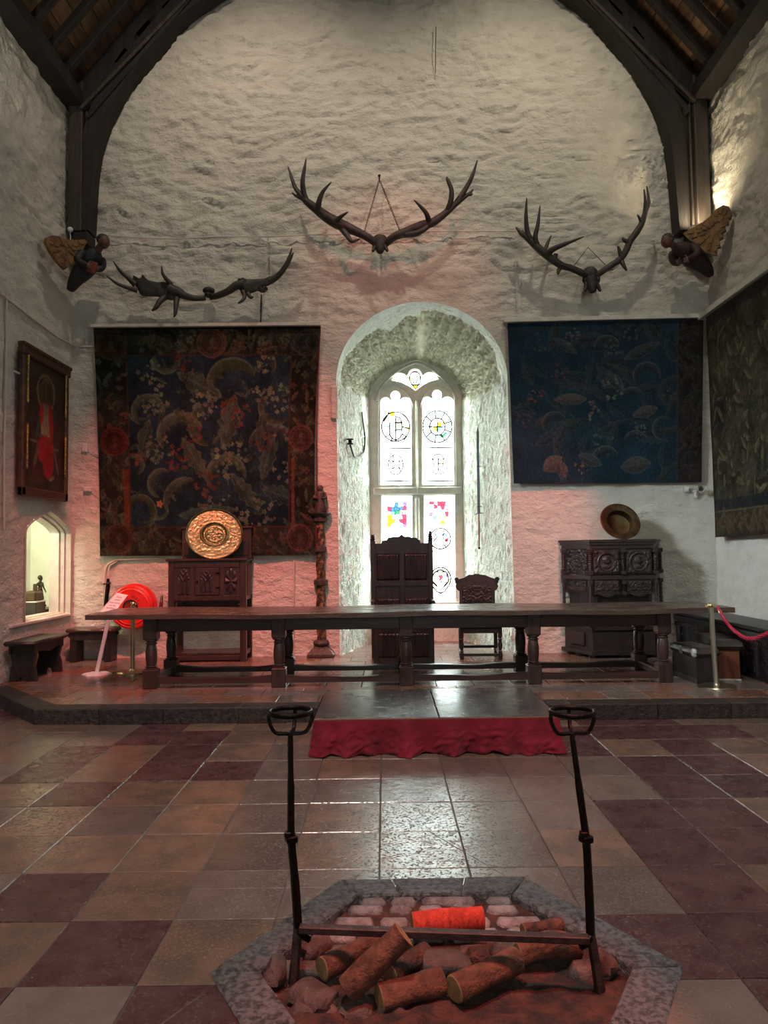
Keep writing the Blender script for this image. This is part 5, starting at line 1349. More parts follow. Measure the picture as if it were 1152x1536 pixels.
def log(label, a, b, r, mat_end=True, bend=0.0, seg=18, seed=1, tint=None, split=False):
    a, b = Vector(a), Vector(b); r_ = random.Random(seed); n = 9; c = (a + b) / 2
    e = empty('log', c); tag(e, label, 'log', 'logs in the hearth')
    d = (b - a).normalized(); up = Vector((0, 0, 1)); sd_ = d.cross(up).normalized(); u2 = sd_.cross(d)
    vs = []; fs = []; end = []
    ph = [r_.uniform(0, 6) for _ in range(4)]
    for i in range(n):
        t = i / (n - 1); p = a + (b - a) * t - c + up * bend * math.sin(math.pi * t)
        rr = r * (1 + .05 * math.sin(t * 7 + ph[0]) + r_.uniform(-.02, .02))
        for k in range(seg):
            th_ = 2 * math.pi * k / seg
            q = rr * (1 + .05 * math.sin(2 * th_ + ph[1]) + .04 * math.sin(3 * th_ + ph[2] + t) + .015 * math.sin(9 * th_))
            if split and math.sin(th_) > .25: q = q * .25 / math.sin(th_) if False else rr * min(1, .35 / max(math.sin(th_), .01))
            vs.append(p + sd_ * math.cos(th_) * q + u2 * math.sin(th_) * q)
    for i in range(n - 1):
        for k in range(seg): fs.append((i * seg + k, i * seg + (k + 1) % seg, (i + 1) * seg + (k + 1) % seg, (i + 1) * seg + k))
    MB().add(vs, fs).build('bark', tint or m_bark, e, smooth=60)
    for ring_, sg in ((vs[:seg], -1), (vs[-seg:], 1)):
        cen_ = sum((Vector(v) for v in ring_), Vector()) / seg
        inner_ = [cen_ + (Vector(v) - cen_) * .88 + d * sg * .003 for v in ring_]
        MB().add(list(ring_) + inner_, [(k, (k + 1) % seg, seg + (k + 1) % seg, seg + k) for k in range(seg)] + [tuple(range(seg, 2 * seg))]).build('cut_end', m_cut, e)
    return e
zb_ = -.055
def lp(px, py, z): return at_z(px, py, z)
log('reddish log with a pale cut end, leftmost in the hearth', lp(483, 1453, .045), lp(570, 1410, .055), .046, seed=1)
log('longest log, propped up steeply across the pile', lp(521, 1485, .045), lp(606, 1402, .225), .053, seed=2)
log('short log lying lowest, beside the foot of the longest log', lp(569, 1497, .022), lp(662, 1471, .022), .048, seed=3)
log('thick log lying right of the short log', lp(681, 1484, .028), lp(774, 1440, .045), .052, seed=4)
log('curved log ending at the right firedog', lp(777, 1432, .025), lp(868, 1420, .02), .048, bend=.03, seed=5)
m_ledlog = MAT('split_log_painted_glow', (.62, .060, .028), .8, col2=(.42, .035, .018), ns=14, stretch=(3, 3, .7), bump=[('n', 22, .014)])  # red LED light falling on this log is put into its colour
log('split log lying behind the iron bar, its red LED glow painted on', lp(619, 1386, .055), lp(724, 1377, .062), .050, seed=6, tint=m_ledlog)
log('slim brown log with a dark end, behind the bar on the right', lp(785, 1397, .03), lp(842, 1387, .035), .034, seed=7)
log('dark log half hidden under the longest log', lp(585, 1462, .01), lp(640, 1430, .02), .045, seed=8, tint=m_ash)
for i, (px, py, sx, sy, sz, lab) in enumerate(((664, 1446, .20, .13, .10, 'broad dark red stone right behind the short log'), (716, 1432, .10, .08, .08, 'small blackened stone right of the broad dark red stone'),
        (475, 1416, .15, .10, .09, 'reddish stone behind the crossbar, nearest the left firedog'), (545, 1411, .16, .08, .07, 'long brown stone behind the leftmost log'), (414, 1450, .15, .08, .07, 'rough stone in the left corner of the hearth, outside the firedog foot'),
        (905, 1440, .12, .09, .08, 'reddish stone at the right corner of the hearth'), (470, 1487, .2, .13, .07, 'largest reddish boulder, in front of the left firedog foot'))):
    p = lp(px, py, .01); e = empty('hearth_stone', (p.x, p.y, -.045)); tag(e, lab, 'stone', 'loose stones in the hearth')
    lump((0, 0, sz / 2), (sx, sy, sz), .4 * i, 50 + i, .2, m_ash if i in (1,) else m_rub, e, 'stone')

# ================================================================== antlers
def tines(par, y0, specs, mat=m_antler):
    """specs: lists of (px, py, radius_px, dy)"""
    mb = MB()
    for sp_ in specs:
        pts = [at_y(p[0], p[1], y0 + (p[3] if len(p) > 3 else 0)) - par.location for p in sp_]; rs = [p[2] * y0 / FPX for p in sp_]
        n = 4; P_ = smooth_path(pts, n); R_ = []
        for i in range(len(rs) - 1): R_ += [rs[i] + (rs[i + 1] - rs[i]) * k / n for k in range(n)]
        R_.append(rs[-1]); mb.tube(P_, R_, 9)
    return mb
def skull(par, px, py, y, w, h, snout, mat=m_bone):
    c = at_y(px, py, y) - par.location; k = y / FPX; mb = MB()
    mb.sphere(c + Vector((0, .02, h * .25 * k)), (w * .5 * k, .10, h * .35 * k)); 
    mb.lathe([(w * .44 * k, 0), (w * .36 * k, h * .25 * k), (w * .22 * k, h * .62 * k), (w * .10 * k, h * .70 * k)], c, Matrix.Rotation(math.radians(155), 3, 'X'), 12)
    for s in (-1, 1): mb.sphere(c + Vector((s * w * .40 * k, -.03, -h * .02 * k)), (w * .15 * k, .04, h * .16 * k)); mb.tube([c + Vector((s * w * .3 * k, -.03, -h * .15 * k)), c + Vector((s * w * .46 * k, -.08, -h * .55 * k))], [w * .16 * k, w * .09 * k], 8)
    mb.build('skull', mat, par, smooth=60)
Y0 = YW - .34
# centre: great elk antlers on a chain
A1 = empty('elk_antlers', at_y(570, 368, YW - .15)); tag(A1, 'huge spreading antlers hung by chains over the window', 'antlers')
tines(A1, Y0, [[(566, 366, 6, .12), (548, 354, 6, 0), (525, 343, 7.5, -.04), (505, 334, 9, -.05), (488, 324, 8, -.08), (474, 313, 7, -.1), (460, 302, 5.5, -.12), (450, 291, 4, -.12), (442, 280, 3.2, -.1), (437, 265, 2.5, -.08), (432, 250, .8, -.06)],
    [(462, 306, 5, -.1), (456, 291, 4.4, -.15), (454, 272, 3.6, -.2), (457, 252, 2.4, -.22), (459, 238, .7, -.22)], [(477, 318, 5, -.1), (478, 305, 4.4, -.2), (484, 288, 3, -.26), (497, 273, .7, -.3)],
    [(500, 335, 4.5, -.06), (510, 326, 3.2, -.18), (522, 318, .8, -.26)], [(452, 297, 3.5, -.12), (443, 293, 2.2, -.08), (438, 289, .9, -.06)], [(512, 342, 5, -.05), (520, 352, 4.5, -.12), (528, 362, 3, -.18), (540, 358, .8, -.2)], [(528, 347, 5, -.03), (540, 351, 4.4, -.03)]]).build('left_antler', m_antler, A1, smooth=60)
tines(A1, Y0, [[(577, 366, 6, .12), (592, 355, 6, 0), (610, 348, 7.2, -.04), (632, 339, 7.5, -.06), (650, 333, 6.5, -.08), (668, 320, 5.2, -.1), (682, 307, 4.8, -.12), (692, 299, 4, -.12), (703, 291, 2.6, -.1), (710, 284, .9, -.08)],
    [(685, 304, 4.6, -.12), (698, 284, 3.8, -.16), (708, 265, 3, -.2), (716, 240, .7, -.2)], [(670, 318, 4.6, -.1), (676, 302, 4.2, -.18), (677, 285, 3.6, -.22), (672, 271, 2.8, -.24), (670, 265, .9, -.24)],
    [(644, 336, 5, -.08), (640, 321, 3.6, -.2), (630, 309, 2.4, -.27), (621, 300, .7, -.3)], [(604, 352, 5, -.02), (625, 350, 4.8, -.12), (642, 340, 3.5, -.14)], [(700, 292, 2.8, -.1), (706, 292, 2, -.1), (709, 290, .7, -.1)]]).build('right_antler', m_antler, A1, smooth=60)
skull(A1, 570, 366, YW - .22, 24, 26, 1)
def chain(par, p0, p1, n):
    mb = MB(); a, b = Vector(p0), Vector(p1); d = (b - a) / n; dn = d.normalized(); s0 = dn.cross(Vector((0, 1, 0))).normalized(); s1 = dn.cross(s0)
    for i in range(n):
        c = a + d * (i + .5); sd_ = s0 if i % 2 else s1
        mb.tube([c + dn * d.length * .62 * math.cos(t) + sd_ * d.length * .28 * math.sin(t) for t in np.linspace(0, 2 * math.pi, 11)[:-1]], d.length * .11, 5, closed=True)
    o = mb.build('chain', m_chain, par, smooth=60); o['kind'] = 'stuff'
nail = at_y(569, 269, YW - .07)
chain(A1, nail - A1.location, at_y(547, 346, Y0 + .02) - A1.location, 26); chain(A1, nail - A1.location, at_y(600, 347, Y0 + .02) - A1.location, 26)
MB().lathe([(.012, 0), (.012, .10), (.022, .105), (.022, .115)], nail - A1.location + Vector((0, .0, 0)), Matrix.Rotation(math.pi / 2, 3, 'X'), 8).build('nail', m_iron, A1)
# right: red deer antlers
A2 = empty('deer_antlers', at_y(886, 420, YW - .15)); tag(A2, 'dark many-pointed antlers with skull, right of the window arch', 'antlers')
Y2 = YW - .26
tines(A2, Y2, [[(880, 413, 5, .06), (872, 409, 5.2, 0), (856, 402, 5.2, -.03), (842, 398, 5.5, -.05), (826, 387, 6, -.08), (812, 376, 6, -.1), (799, 364, 5.5, -.1), (790, 356, 4.5, -.1), (782, 350, 3.6, -.1), (774, 341, 1, -.08)],
    [(797, 362, 5, -.1), (791, 347, 3.8, -.14), (789, 325, 3, -.18), (790, 297, .7, -.2)], [(806, 370, 5, -.1), (803, 355, 3.8, -.16), (807, 336, 3, -.2), (810, 308, .7, -.2)],
    [(820, 383, 5, -.1), (828, 375, 4.4, -.2), (845, 367, 3.4, -.28), (876, 355, .7, -.34)], [(816, 380, 3.4, -.05), (821, 366, 2.8, .02), (827, 353, .7, .05)], [(842, 398, 4, -.06), (838, 406, 3.2, -.12), (837, 411, 1.5, -.14)], [(786, 351, 3, -.1), (783, 346, 1, -.1)], [(832, 392, 4, -.05), (834, 380, 3, -.1)]]).build('left_antler', m_antler, A2, smooth=60)
tines(A2, Y2, [[(895, 413, 5, .06), (904, 407, 4.6, 0), (917, 398, 4.8, -.04), (929, 390, 5, -.06), (938, 378, 5, -.1), (945, 362, 5, -.12), (955, 348, 5.2, -.14), (963, 334, 4.4, -.16), (968, 318, 3.6, -.18), (973, 303, 2.8, -.18), (970, 279, .7, -.18)],
    [(967, 320, 3.4, -.18), (968, 303, 2.4, -.22), (966, 284, .7, -.24)], [(963, 336, 3.4, -.16), (959, 327, 2, -.2), (956, 322, .7, -.22)], [(945, 364, 4.5, -.12), (936, 360, 3, -.14), (934, 356, 1.2, -.14)], [(932, 386, 4, -.08), (929, 376, 2.8, -.1), (927, 369, 1.2, -.12)], [(932, 391, 4, -.06), (936, 399, 3, -.1), (940, 406, 1.2, -.1)]]).build('right_antler', m_antler, A2, smooth=60)
skull(A2, 886, 420, YW - .19, 25, 36, 1)
n2 = at_y(882, 371, YW - .06)
MB().tube([at_y(860, 400, Y2) - A2.location, n2 - A2.location, at_y(908, 397, Y2) - A2.location], .006, 5).build('hanging_wire', m_chain, A2)
# left: palmate antlers
A3 = empty('palmate_antlers', at_y(313, 440, YW - .15)); tag(A3, 'broad flat palmate antlers over the left tapestry', 'antlers')
Y3 = YW - .24
def palm(par, outline, y, thick, mat=m_antler):
    """a plate with a rounded section grown from its outline"""
    P_ = [at_y(p[0], p[1], y) - par.location for p in outline]; P_ = smooth_path(P_ + [P_[0]], 3)[:-1]; n = len(P_); c = sum(P_, Vector()) / n; mb = MB()
    rings = [(1.0, 0), (.93, .7), (.6, 1.0)]
    vs = []; fs = []
    for sg in (-1, 1):
        for f, t in rings: vs += [c + (p - c) * f + Vector((0, sg * thick * t / 2, 0)) for p in P_]
    for o in (0, 3 * n):
        for i in range(2):
            for j in range(n):
                q = (o + i * n + j, o + i * n + (j + 1) % n, o + (i + 1) * n + (j + 1) % n, o + (i + 1) * n + j); fs.append(q if o else q[::-1])
        f = tuple(range(o + 2 * n, o + 3 * n)); fs.append(f if o else f[::-1])
    return mb.add(vs, fs)
def comb(mb, other): return mb.add(other.v, other.f)
L3 = [(200, 413), (203, 418), (211, 416.5), (214, 411.5), (221, 419), (236, 423), (248, 423), (258, 425), (266, 433), (273, 443), (262, 450), (254, 450), (244, 447), (234, 445), (214, 444), (208, 437), (203, 428), (199, 420)]
mb = palm(A3, L3, Y3 - .05, .05)
comb(mb, tines(A3, Y3, [[(308, 447, 4, .06), (292, 447.5, 4.5, 0), (278, 444, 5.5, -.03), (266, 438, 8, -.05), (254, 434, 9, -.05)], [(203, 427, 5, -.05), (190, 415, 3.2, -.1), (180, 406, 2.6, -.14), (170, 392, .7, -.16)], [(206, 436, 4, -.05), (190, 431, 3, -.12), (175, 425, 2.4, -.18), (159, 413, .7, -.22)],
    [(257, 427, 4, -.05), (249, 418, 3, -.12), (244, 410, 2.4, -.14), (242.5, 399, .7, -.15)], [(247, 446, 5, -.05), (240, 452, 4.4, -.12), (234, 461, 3.4, -.16), (228, 466, 1.4, -.18)], [(265, 447, 5, -.05), (264, 458, 3.8, -.1), (263, 469, 2.8, -.14), (261, 476, 1, -.14)]]))
mb.build('left_antler', m_antler, A3, smooth=60)
R3 = [(355, 430), (357, 418), (361, 419), (363, 416.5), (371, 419), (386, 418.5), (402, 417), (413, 412), (418, 413), (412, 421), (404, 428), (392, 431), (385, 437), (376, 440), (368, 440), (361, 437)]
mb = palm(A3, R3, Y3 - .05, .05)
comb(mb, tines(A3, Y3, [[(316, 446, 4, .06), (328, 443, 5, 0), (342, 437, 5.5, -.03), (354, 429, 6.5, -.05), (366, 427, 7.5, -.05)], [(405, 422, 5.5, -.05), (418, 413, 4.4, -.08), (428, 400, 3.8, -.12), (433, 388, 2.6, -.14), (438, 372, .7, -.15)], [(428, 401, 3.4, -.12), (434, 392, 2.6, -.1), (440, 379, .9, -.1)],
    [(364, 437, 3.6, -.05), (367, 445, 3, -.1), (363, 451, 2.4, -.14), (357, 455, 1, -.15)], [(372, 440, 3.4, -.05), (376, 446, 2.6, -.1), (380, 445, 1.2, -.1)], [(422, 408, 4, -.1), (425, 402, 1, -.12)], [(388, 432, 5, -.04), (395, 435, 4.4, 0), (400, 432, 3, .02)]]))
mb.build('right_antler', m_antler, A3, smooth=60)
c3 = at_y(313, 436, YW - .18) - A3.location
mb = MB().sphere(c3, (.095, .09, .055)).sphere(c3 + Vector((0, -.02, -.075)), (.06, .08, .04)); mb.tube([c3 + Vector((.0, -.02, -.06)), c3 + Vector((.09, -.08, -.10))], [.04, .015], 8); mb.build('skull', m_bone, A3, smooth=60)
MB().lathe([(.012, 0), (.012, .10)], c3, Matrix.Rotation(-math.pi / 2, 3, 'X'), 8).build('peg', m_iron, A3)

# ================================================================== corbel angels
def angel(label, feet, mid, neck, head, hr, robe, wing, wing_y, book, back):
    e = empty('angel_corbel', feet); tag(e, label, 'corbel', 'painted angel corbels'); o = Vector(feet)
    path = smooth_path([feet, Vector(feet) * .5 + Vector(mid) * .5 + Vector((0, -.03, .0)), mid, Vector(mid) * .35 + Vector(neck) * .65, neck], 4)
    nP = len(path); rad = []
    for i in range(nP):
        t = i / (nP - 1); rad.append(.055 + .125 * math.sin(min(t * 2.3, 1.57)) - .115 * max(0, t - .70) / .30)
    MB().tube([p - o for p in path], rad, 16, flat=.75).build('robed_body', robe, e, smooth=60)
    h = Vector(head) - o; nk = Vector(neck) - o
    mb = MB().tube([nk + (nk - h) * .2, h], [.055, .05], 10); mb.sphere(h, (hr, hr * 1.05, hr * 1.2))
    f = Vector((-.85 if head[0] > 0 else .85, -.6, -.15)).normalized()
    mb.sphere(h + f * hr * .98 + Vector((0, 0, -.01)), (hr * .16, hr * .22, hr * .22))
    sd_ = f.cross(Vector((0, 0, 1))).normalized()
    for s in (-1, 1): mb.sphere(h + f * hr * .86 + sd_ * s * hr * .36 + Vector((0, 0, hr * .25)), hr * .14); mb.sphere(h + sd_ * s * hr, (hr * .15, hr * .22, hr * .3))
    mb.sphere(h + f * hr * .85 + Vector((0, 0, -hr * .5)), (hr * .28, hr * .16, hr * .09))
    mb.build('head', m_skin, e, smooth=60)
    MB().sphere(h - f * hr * .36 + Vector((0, 0, hr * .48)), (hr * 1.14, hr * 1.14, hr * 1.05)).build('hair', m_hair, e, smooth=60)
    m2 = (Vector(mid) * .4 + Vector(neck) * .6) - o
    if book is not None:
        b_ = Vector(book) - o
        mb = MB()
        for s in (-1, 1): mb.tube(smooth_path([m2 + sd_ * s * .17 + Vector((0, 0, .02)), (m2 + b_) / 2 + sd_ * s * .20 + Vector((0, -.08, -.05)), b_ + sd_ * s * .07], 4), [.06] * 4 + [.05] * 4 + [.035], 8)
        mb.build('sleeves', robe, e, smooth=60)
        for s in (-1, 1):
            hd = MB().sphere(b_ + sd_ * s * .075 + f * .02, (.035, .03, .045))
            for k in range(4): hd.tube([b_ + sd_ * s * .07 + f * .04 + Vector((0, 0, .03 - .02 * k)), b_ + sd_ * s * .03 + f * .06 + Vector((0, 0, .028 - .02 * k))], [.010, .008], 6)
            hd.tube([b_ + sd_ * s * .07 + f * .03 + Vector((0, 0, .035)), b_ + sd_ * s * .045 + f * .04 + Vector((0, 0, .075))], [.011, .008], 6)
            hd.build('hand', m_skin, e, smooth=60)
        if robe is m_robeb: MB().box(b_ + f * .02, (.13, .045, .17), Matrix.Rotation(.3, 3, 'Y'), .01).build('red_book', m_redpaint, e)
    W_ = [at_y(px, py, wing_y(px)) - o for px, py in wing]; n_ = (W_[3] - W_[0]).cross(W_[len(W_) // 2] - W_[0]).normalized()
    if n_.y < 0: n_ = -n_
    MB().prism(W_, n_ * .05).build('wing', m_wing, e)
    fe = MB(); c = sum(W_, Vector()) / len(W_)
    for i in range(0, len(W_)):
        for f_ in (.45, .75):
            p = c + (W_[i] - c) * f_ - n_ * .004; d = (W_[i] - c).normalized()
            fe.box(p, (.09, .02, .05), Matrix((d, n_, d.cross(n_))).transposed(), .009)
    fe.build('feathers', m_wing, e)['kind'] = 'stuff'
    MB().bb(Vector(back[0]) - o, Vector(back[1]) - o, .02).build('corbel_block', m_truss, e)
bx0 = at_y(120, 347, YW - .32)
angel('painted angel corbel in blue robe, under the left roof post', at_y(105, 436, 11.02), at_y(127, 403, 10.98), at_y(146, 376, 10.84), at_y(156, 363, 10.78), .082, m_robeb,
      [(69, 362), (71, 356), (78, 353), (88, 354), (99, 359), (112, 360), (127, 359), (131, 362), (125, 374), (116, 387), (106, 398), (98, 404), (92, 398), (84, 388), (76, 377)], lambda px: 10.05 + (px - 69) * .0125, at_y(137, 401, 10.78), ((XL + .09, YW - .33, bx0.z - .22), (XL + .34, YW - .04, bx0.z)))
bx1 = at_y(1040, 343, YW - .32)
angel('painted angel corbel in plum robe, under the right lit roof post', at_y(1066, 413, 11.14), at_y(1042, 388, 11.0), at_y(1012, 369, 10.88), at_y(1000, 362, 10.80), .082, m_robep,
      [(1024, 350), (1040, 341), (1053, 334), (1064, 325), (1075, 313), (1085, 307.5), (1093, 310), (1097, 321), (1095, 328), (1090, 329), (1092, 336), (1086, 338), (1088, 346), (1083, 349), (1084, 357), (1078, 360), (1079, 371), (1074, 372), (1074, 383), (1062, 380), (1046, 369), (1032, 358)], lambda px: 10.86 - (px - 1024) * .0065, at_y(1026, 392, 10.80), ((XR - .34, YW - .33, bx1.z - .22), (XR - .02, YW - .04, bx1.z)))
# a small white spotlight head clipped above the left angel
sp0 = at_y(106, 357, YW - .36); e = empty('small_spotlight', sp0); tag(e, 'small round white spotlight on a thin stem above the left angel', 'spotlight')
MB().tube([(0, 0, -.04), (-.003, -.01, .10)], .007, 6).build('stem', m_white, e); MB().sphere((-.003, -.01, .125), .042).build('lamp_head', m_white, e, smooth=60)
for nm, xx_, yy_, zz__ in (('a', 4.745, 10.86, 6.445),):
    p_ = Vector((xx_, yy_, zz__))
    e = empty('corbel_uplight', p_); tag(e, 'small uplight hidden behind the wing of the plum-robed angel', 'spotlight')
    MB().lathe([(.03, 0), (.045, .02), (.045, .07), (.038, .075), (.038, .06), (.001, .055)], seg=16).build('housing', m_iron, e, smooth=40)
    MB().lathe([(.001, .056), (.036, .058)], seg=16).build('lens', MAT('uplight_lens', (1, .9, .7), .4, glow=((1, .85, .55), 3)), e)
    MB().tube([(0, 0, 0), (0.05, .08, -.12), (.10, .20, -.25)], .012, 6).build('bracket', m_iron, e)

# ================================================================== sconce and sword in the window recess
def jamb_pt(px, py, left=True):
    """meet the splayed jamb plane"""
    p0 = Vector((AX0 if left else AX1, YW, 0)); p1 = Vector((-.245 if left else 1.385, YB, 0)); d = (p1 - p0); n = Vector((d.y, -d.x, 0))
    if not left: n = -n
    n.normalize(); r = ray(px, py); o = Vector((0, 0, EYE)); return o + r * ((p0 - o).dot(n) / r.dot(n)) + n * (.04 if left else .075)
j0 = jamb_pt(544, 650); sc = empty('wall_sconce', j0); tag(sc, 'black iron candle sconce on the left wall of the window recess', 'sconce')
ya_ = j0.y
strap = [jamb_pt(539.5, 618), jamb_pt(541, 632), jamb_pt(543.5, 650), jamb_pt(544, 664), jamb_pt(542.5, 678), at_y(540, 684, 12.18)]
MB().tube([p - j0 for p in smooth_path(strap, 4)], [.012] * 8 + [.016] * 8 + [.018] * 5, 6).build('back_strap', m_iron, sc, smooth=40)
arm = [at_y(540, 684, 12.18), at_y(535, 686, 12.04), at_y(531, 684, 11.92), at_y(528, 676, 11.82), at_y(525.5, 667, 11.74)]
MB().tube([p - j0 for p in smooth_path(arm, 4)], .015, 8).build('arm', m_iron, sc, smooth=40)
c_ = at_y(525.3, 667, 11.74) - j0
MB().lathe([(.018, 0), (.05, .005), (.052, .02), (.032, .03), (.03, .07), (.058, .08), (.06, .092), (.03, .092), (.025, .05), (.001, .05)], c_, seg=18).build('candle_cup', m_iron, sc, smooth=35)
MB().tube([jamb_pt(536, 657) - j0, jamb_pt(543, 655) - j0], .007, 6).build('stay', m_steel, sc)
w0 = jamb_pt(724, 771, False); sw = empty('long_sword', w0); tag(sw, 'long sword hung upright on the right wall of the window recess', 'sword')
m_blade = MAT('dull_steel_blade', (.14, .17, .21), .4, .8); m_grip = MAT('reddish_leather_grip', (.14, .05, .04), .7)
a, b = jamb_pt(722.6, 641, False) - w0, jamb_pt(724.4, 770, False) - w0
MB().tube([a, a + (b - a) * .06, b], [.004, .020, .024], 6, flat=.45).build('blade', m_blade, sw)
gdir = (jamb_pt(735, 770, False) - jamb_pt(716, 772, False)).normalized()
MB().tube([b - gdir * .16 + Vector((0, 0, -.02)), b - gdir * .05, b + gdir * .05, b + gdir * .16 + Vector((0, 0, -.005))], [.006, .010, .010, .006], 6).build('crossguard', m_iron, sw)
g_ = jamb_pt(725, 822, False) - w0
MB().tube([b, b + (g_ - b) * .5, g_], [.010, .013, .010], 8).build('grip', m_grip, sw)
MB().sphere(g_, .02).build('pommel', m_iron, sw, smooth=60)
for px, py in ((723, 700), (724, 760)): 
    p = jamb_pt(px, py, False) - w0; MB().tube([p + Vector((-.02, -.02, 0)), p + Vector((.05, .0, 0))], .006, 5).build('wall_hook', m_iron, sw)

# ================================================================== tapestries, painted icon
def paint_canvas(w, h, res): 
    nx, nz = int(w / res) + 1, int(h / res) + 1
    return np.meshgrid(np.linspace(0, 1, nx), np.linspace(1, 0, nz))
class Painter:
    def __init__(s, U, V, asp, base): s.x = U * asp; s.y = V; s.asp = asp; s.c = np.ones(U.shape + (3,)) * np.array(base)
    def mix(s, m, col):
        m = np.clip(m, 0, 1)[..., None]; s.c = s.c * (1 - m) + m * np.array(col)
    def ring(s, cx, cy, r0, r1, col, k=.9):
        q = np.hypot(s.x - cx, s.y - cy); s.mix(k * sstep(r0 - .003, r0, q) * (1 - sstep(r1, r1 + .003, q)), col)
    def curl(s, cx, cy, r, a0, a1, th, col, edge, flip=1):
        """a curling leaf: a crescent that tapers, with a toothed inner edge and a lit outer rim"""
        dx, dy = s.x - cx, s.y - cy; q = np.hypot(dx, dy); t = np.mod(np.degrees(np.arctan2(dy, dx)) * flip - a0, 360) / (a1 - a0)
        wdt = th * np.sin(np.pi * np.clip(t, 0, 1)) ** .6 * (1 + .22 * np.sign(np.sin(t * 40)) * (q < r))
        d = np.abs(q - r) / np.maximum(wdt, 1e-4); m = (t > 0) * (t < 1) * (1 - sstep(.8, 1, d))
        shade = .45 + .75 * np.clip((q - r) / np.maximum(th, 1e-4) * .5 + .5, 0, 1)
        s.c = s.c * (1 - m[..., None]) + m[..., None] * (np.array(col) * shade[..., None])
        s.mix(.8 * (t > 0) * (t < 1) * np.exp(-((d - .85) / .14) ** 2) * (q > r), edge)
    def leaf(s, cx, cy, rx, ry, ang, col, edge, lobes=0.0):
        c, n = math.cos(ang), math.sin(ang); dx, dy = s.x - cx, s.y - cy; a = (dx * c + dy * n) / rx; b = (-dx * n + dy * c) / ry
        b0 = b; b = b * (1 + lobes * np.abs(np.sin(a * 7.5 + .6 * np.sign(b))) ** 2)
        q = np.hypot(a, b / np.maximum(1 - .55 * a * a, .15)); m = 1 - sstep(.9, 1, q)
        sh = .55 + .55 * np.clip(.5 + b * .8, 0, 1); s.c = s.c * (1 - m[..., None] * .85) + .85 * m[..., None] * (np.array(col) * sh[..., None])
        s.mix(.55 * np.exp(-((q - .93) / .06) ** 2), edge); s.mix(.35 * m * np.exp(-(b0 / .07) ** 2), edge); s.mix(.22 * m * (np.abs(np.sin((a - np.abs(b0) * .8) * 13)) > .93), edge)
    def blob(s, cx, cy, rx, ry, ang, col, k=.9, soft=.12):
        c, n = math.cos(ang), math.sin(ang); dx, dy = s.x - cx, s.y - cy; a = (dx * c + dy * n) / rx; b = (-dx * n + dy * c) / ry
        q = np.hypot(a, b); m = k * (1 - sstep(1 - soft, 1 + soft, q)); sh = .7 + .45 * np.clip(.5 - b * .5, 0, 1)
        s.c = s.c * (1 - m[..., None]) + m[..., None] * np.array(col) * sh[..., None]
    def flower(s, cx, cy, r, n, col, heart):
        dx, dy = s.x - cx, s.y - cy; q = np.hypot(dx, dy); t = np.arctan2(dy, dx); p = r * (.55 + .45 * np.abs(np.cos(t * n / 2)))
        s.mix(.85 * (1 - sstep(.85, 1, q / p)), col); s.mix(.8 * (q < r * .25), heart)
    def sprig(s, cx, cy, r, n, col, rg):
        for k in range(n):
            a = rg.uniform(0, 6.28); d = r * rg.random() ** .5
            s.flower(cx + d * math.cos(a), cy + d * math.sin(a), rg.uniform(.006, .013), rg.choice((3, 4, 5)), [c * rg.uniform(.6, 1.25) for c in col], [c * .4 for c in col])
    def texture(s, sc, amp, seed): s.c = s.c * (1 + amp * np.clip(fbm(s.x * sc, s.y * sc, seed, 4), -1, 1))[..., None]

def cloth(name, cs, y_or_fn, cols_fn, res, parent, bulge=.02, bow=None, seed=0, off=None):
    """hang a cloth between four corner points (tl, tr, br, bl)"""
    tl, tr, br, bl = [np.array(c) for c in cs]; w = np.linalg.norm(tr - tl); h = np.linalg.norm(bl - tl)
    U, V = paint_canvas(w, h, res); P_ = (tl * (1 - U[..., None]) + tr * U[..., None]) * V[..., None] + (bl * (1 - U[..., None]) + br * U[..., None]) * (1 - V[..., None])
    nrm = np.cross(tr - tl, tl - bl); nrm /= np.linalg.norm(nrm); nrm = nrm if off is None else np.array(off, float)
    wave = bulge * (.6 * perlin(U * 5, V * 2.2, seed) + .35 * np.sin(U * 26 + 3 * perlin(U * 2, V * 2, seed + 1)) * (.25 + .75 * (1 - V))) * (.2 + .8 * sstep(1, .8, V))
    P_ = P_ + nrm * (wave + bulge * .7)[..., None]
    if bow is not None: P_ = P_ + bow(U, V)
    rgb = cols_fn(U, V, w / h)
    return grid_mesh(name, P_, m_tape, parent, rgb, flip=False)
rgT = random.Random(11)
GREY = (.052, .086, .076); OLV = (.040, .062, .042); NAV = (.012, .026, .042); RIM = (.085, .125, .108); ROSE = (.095, .050, .044); PALE = (.115, .165, .135)
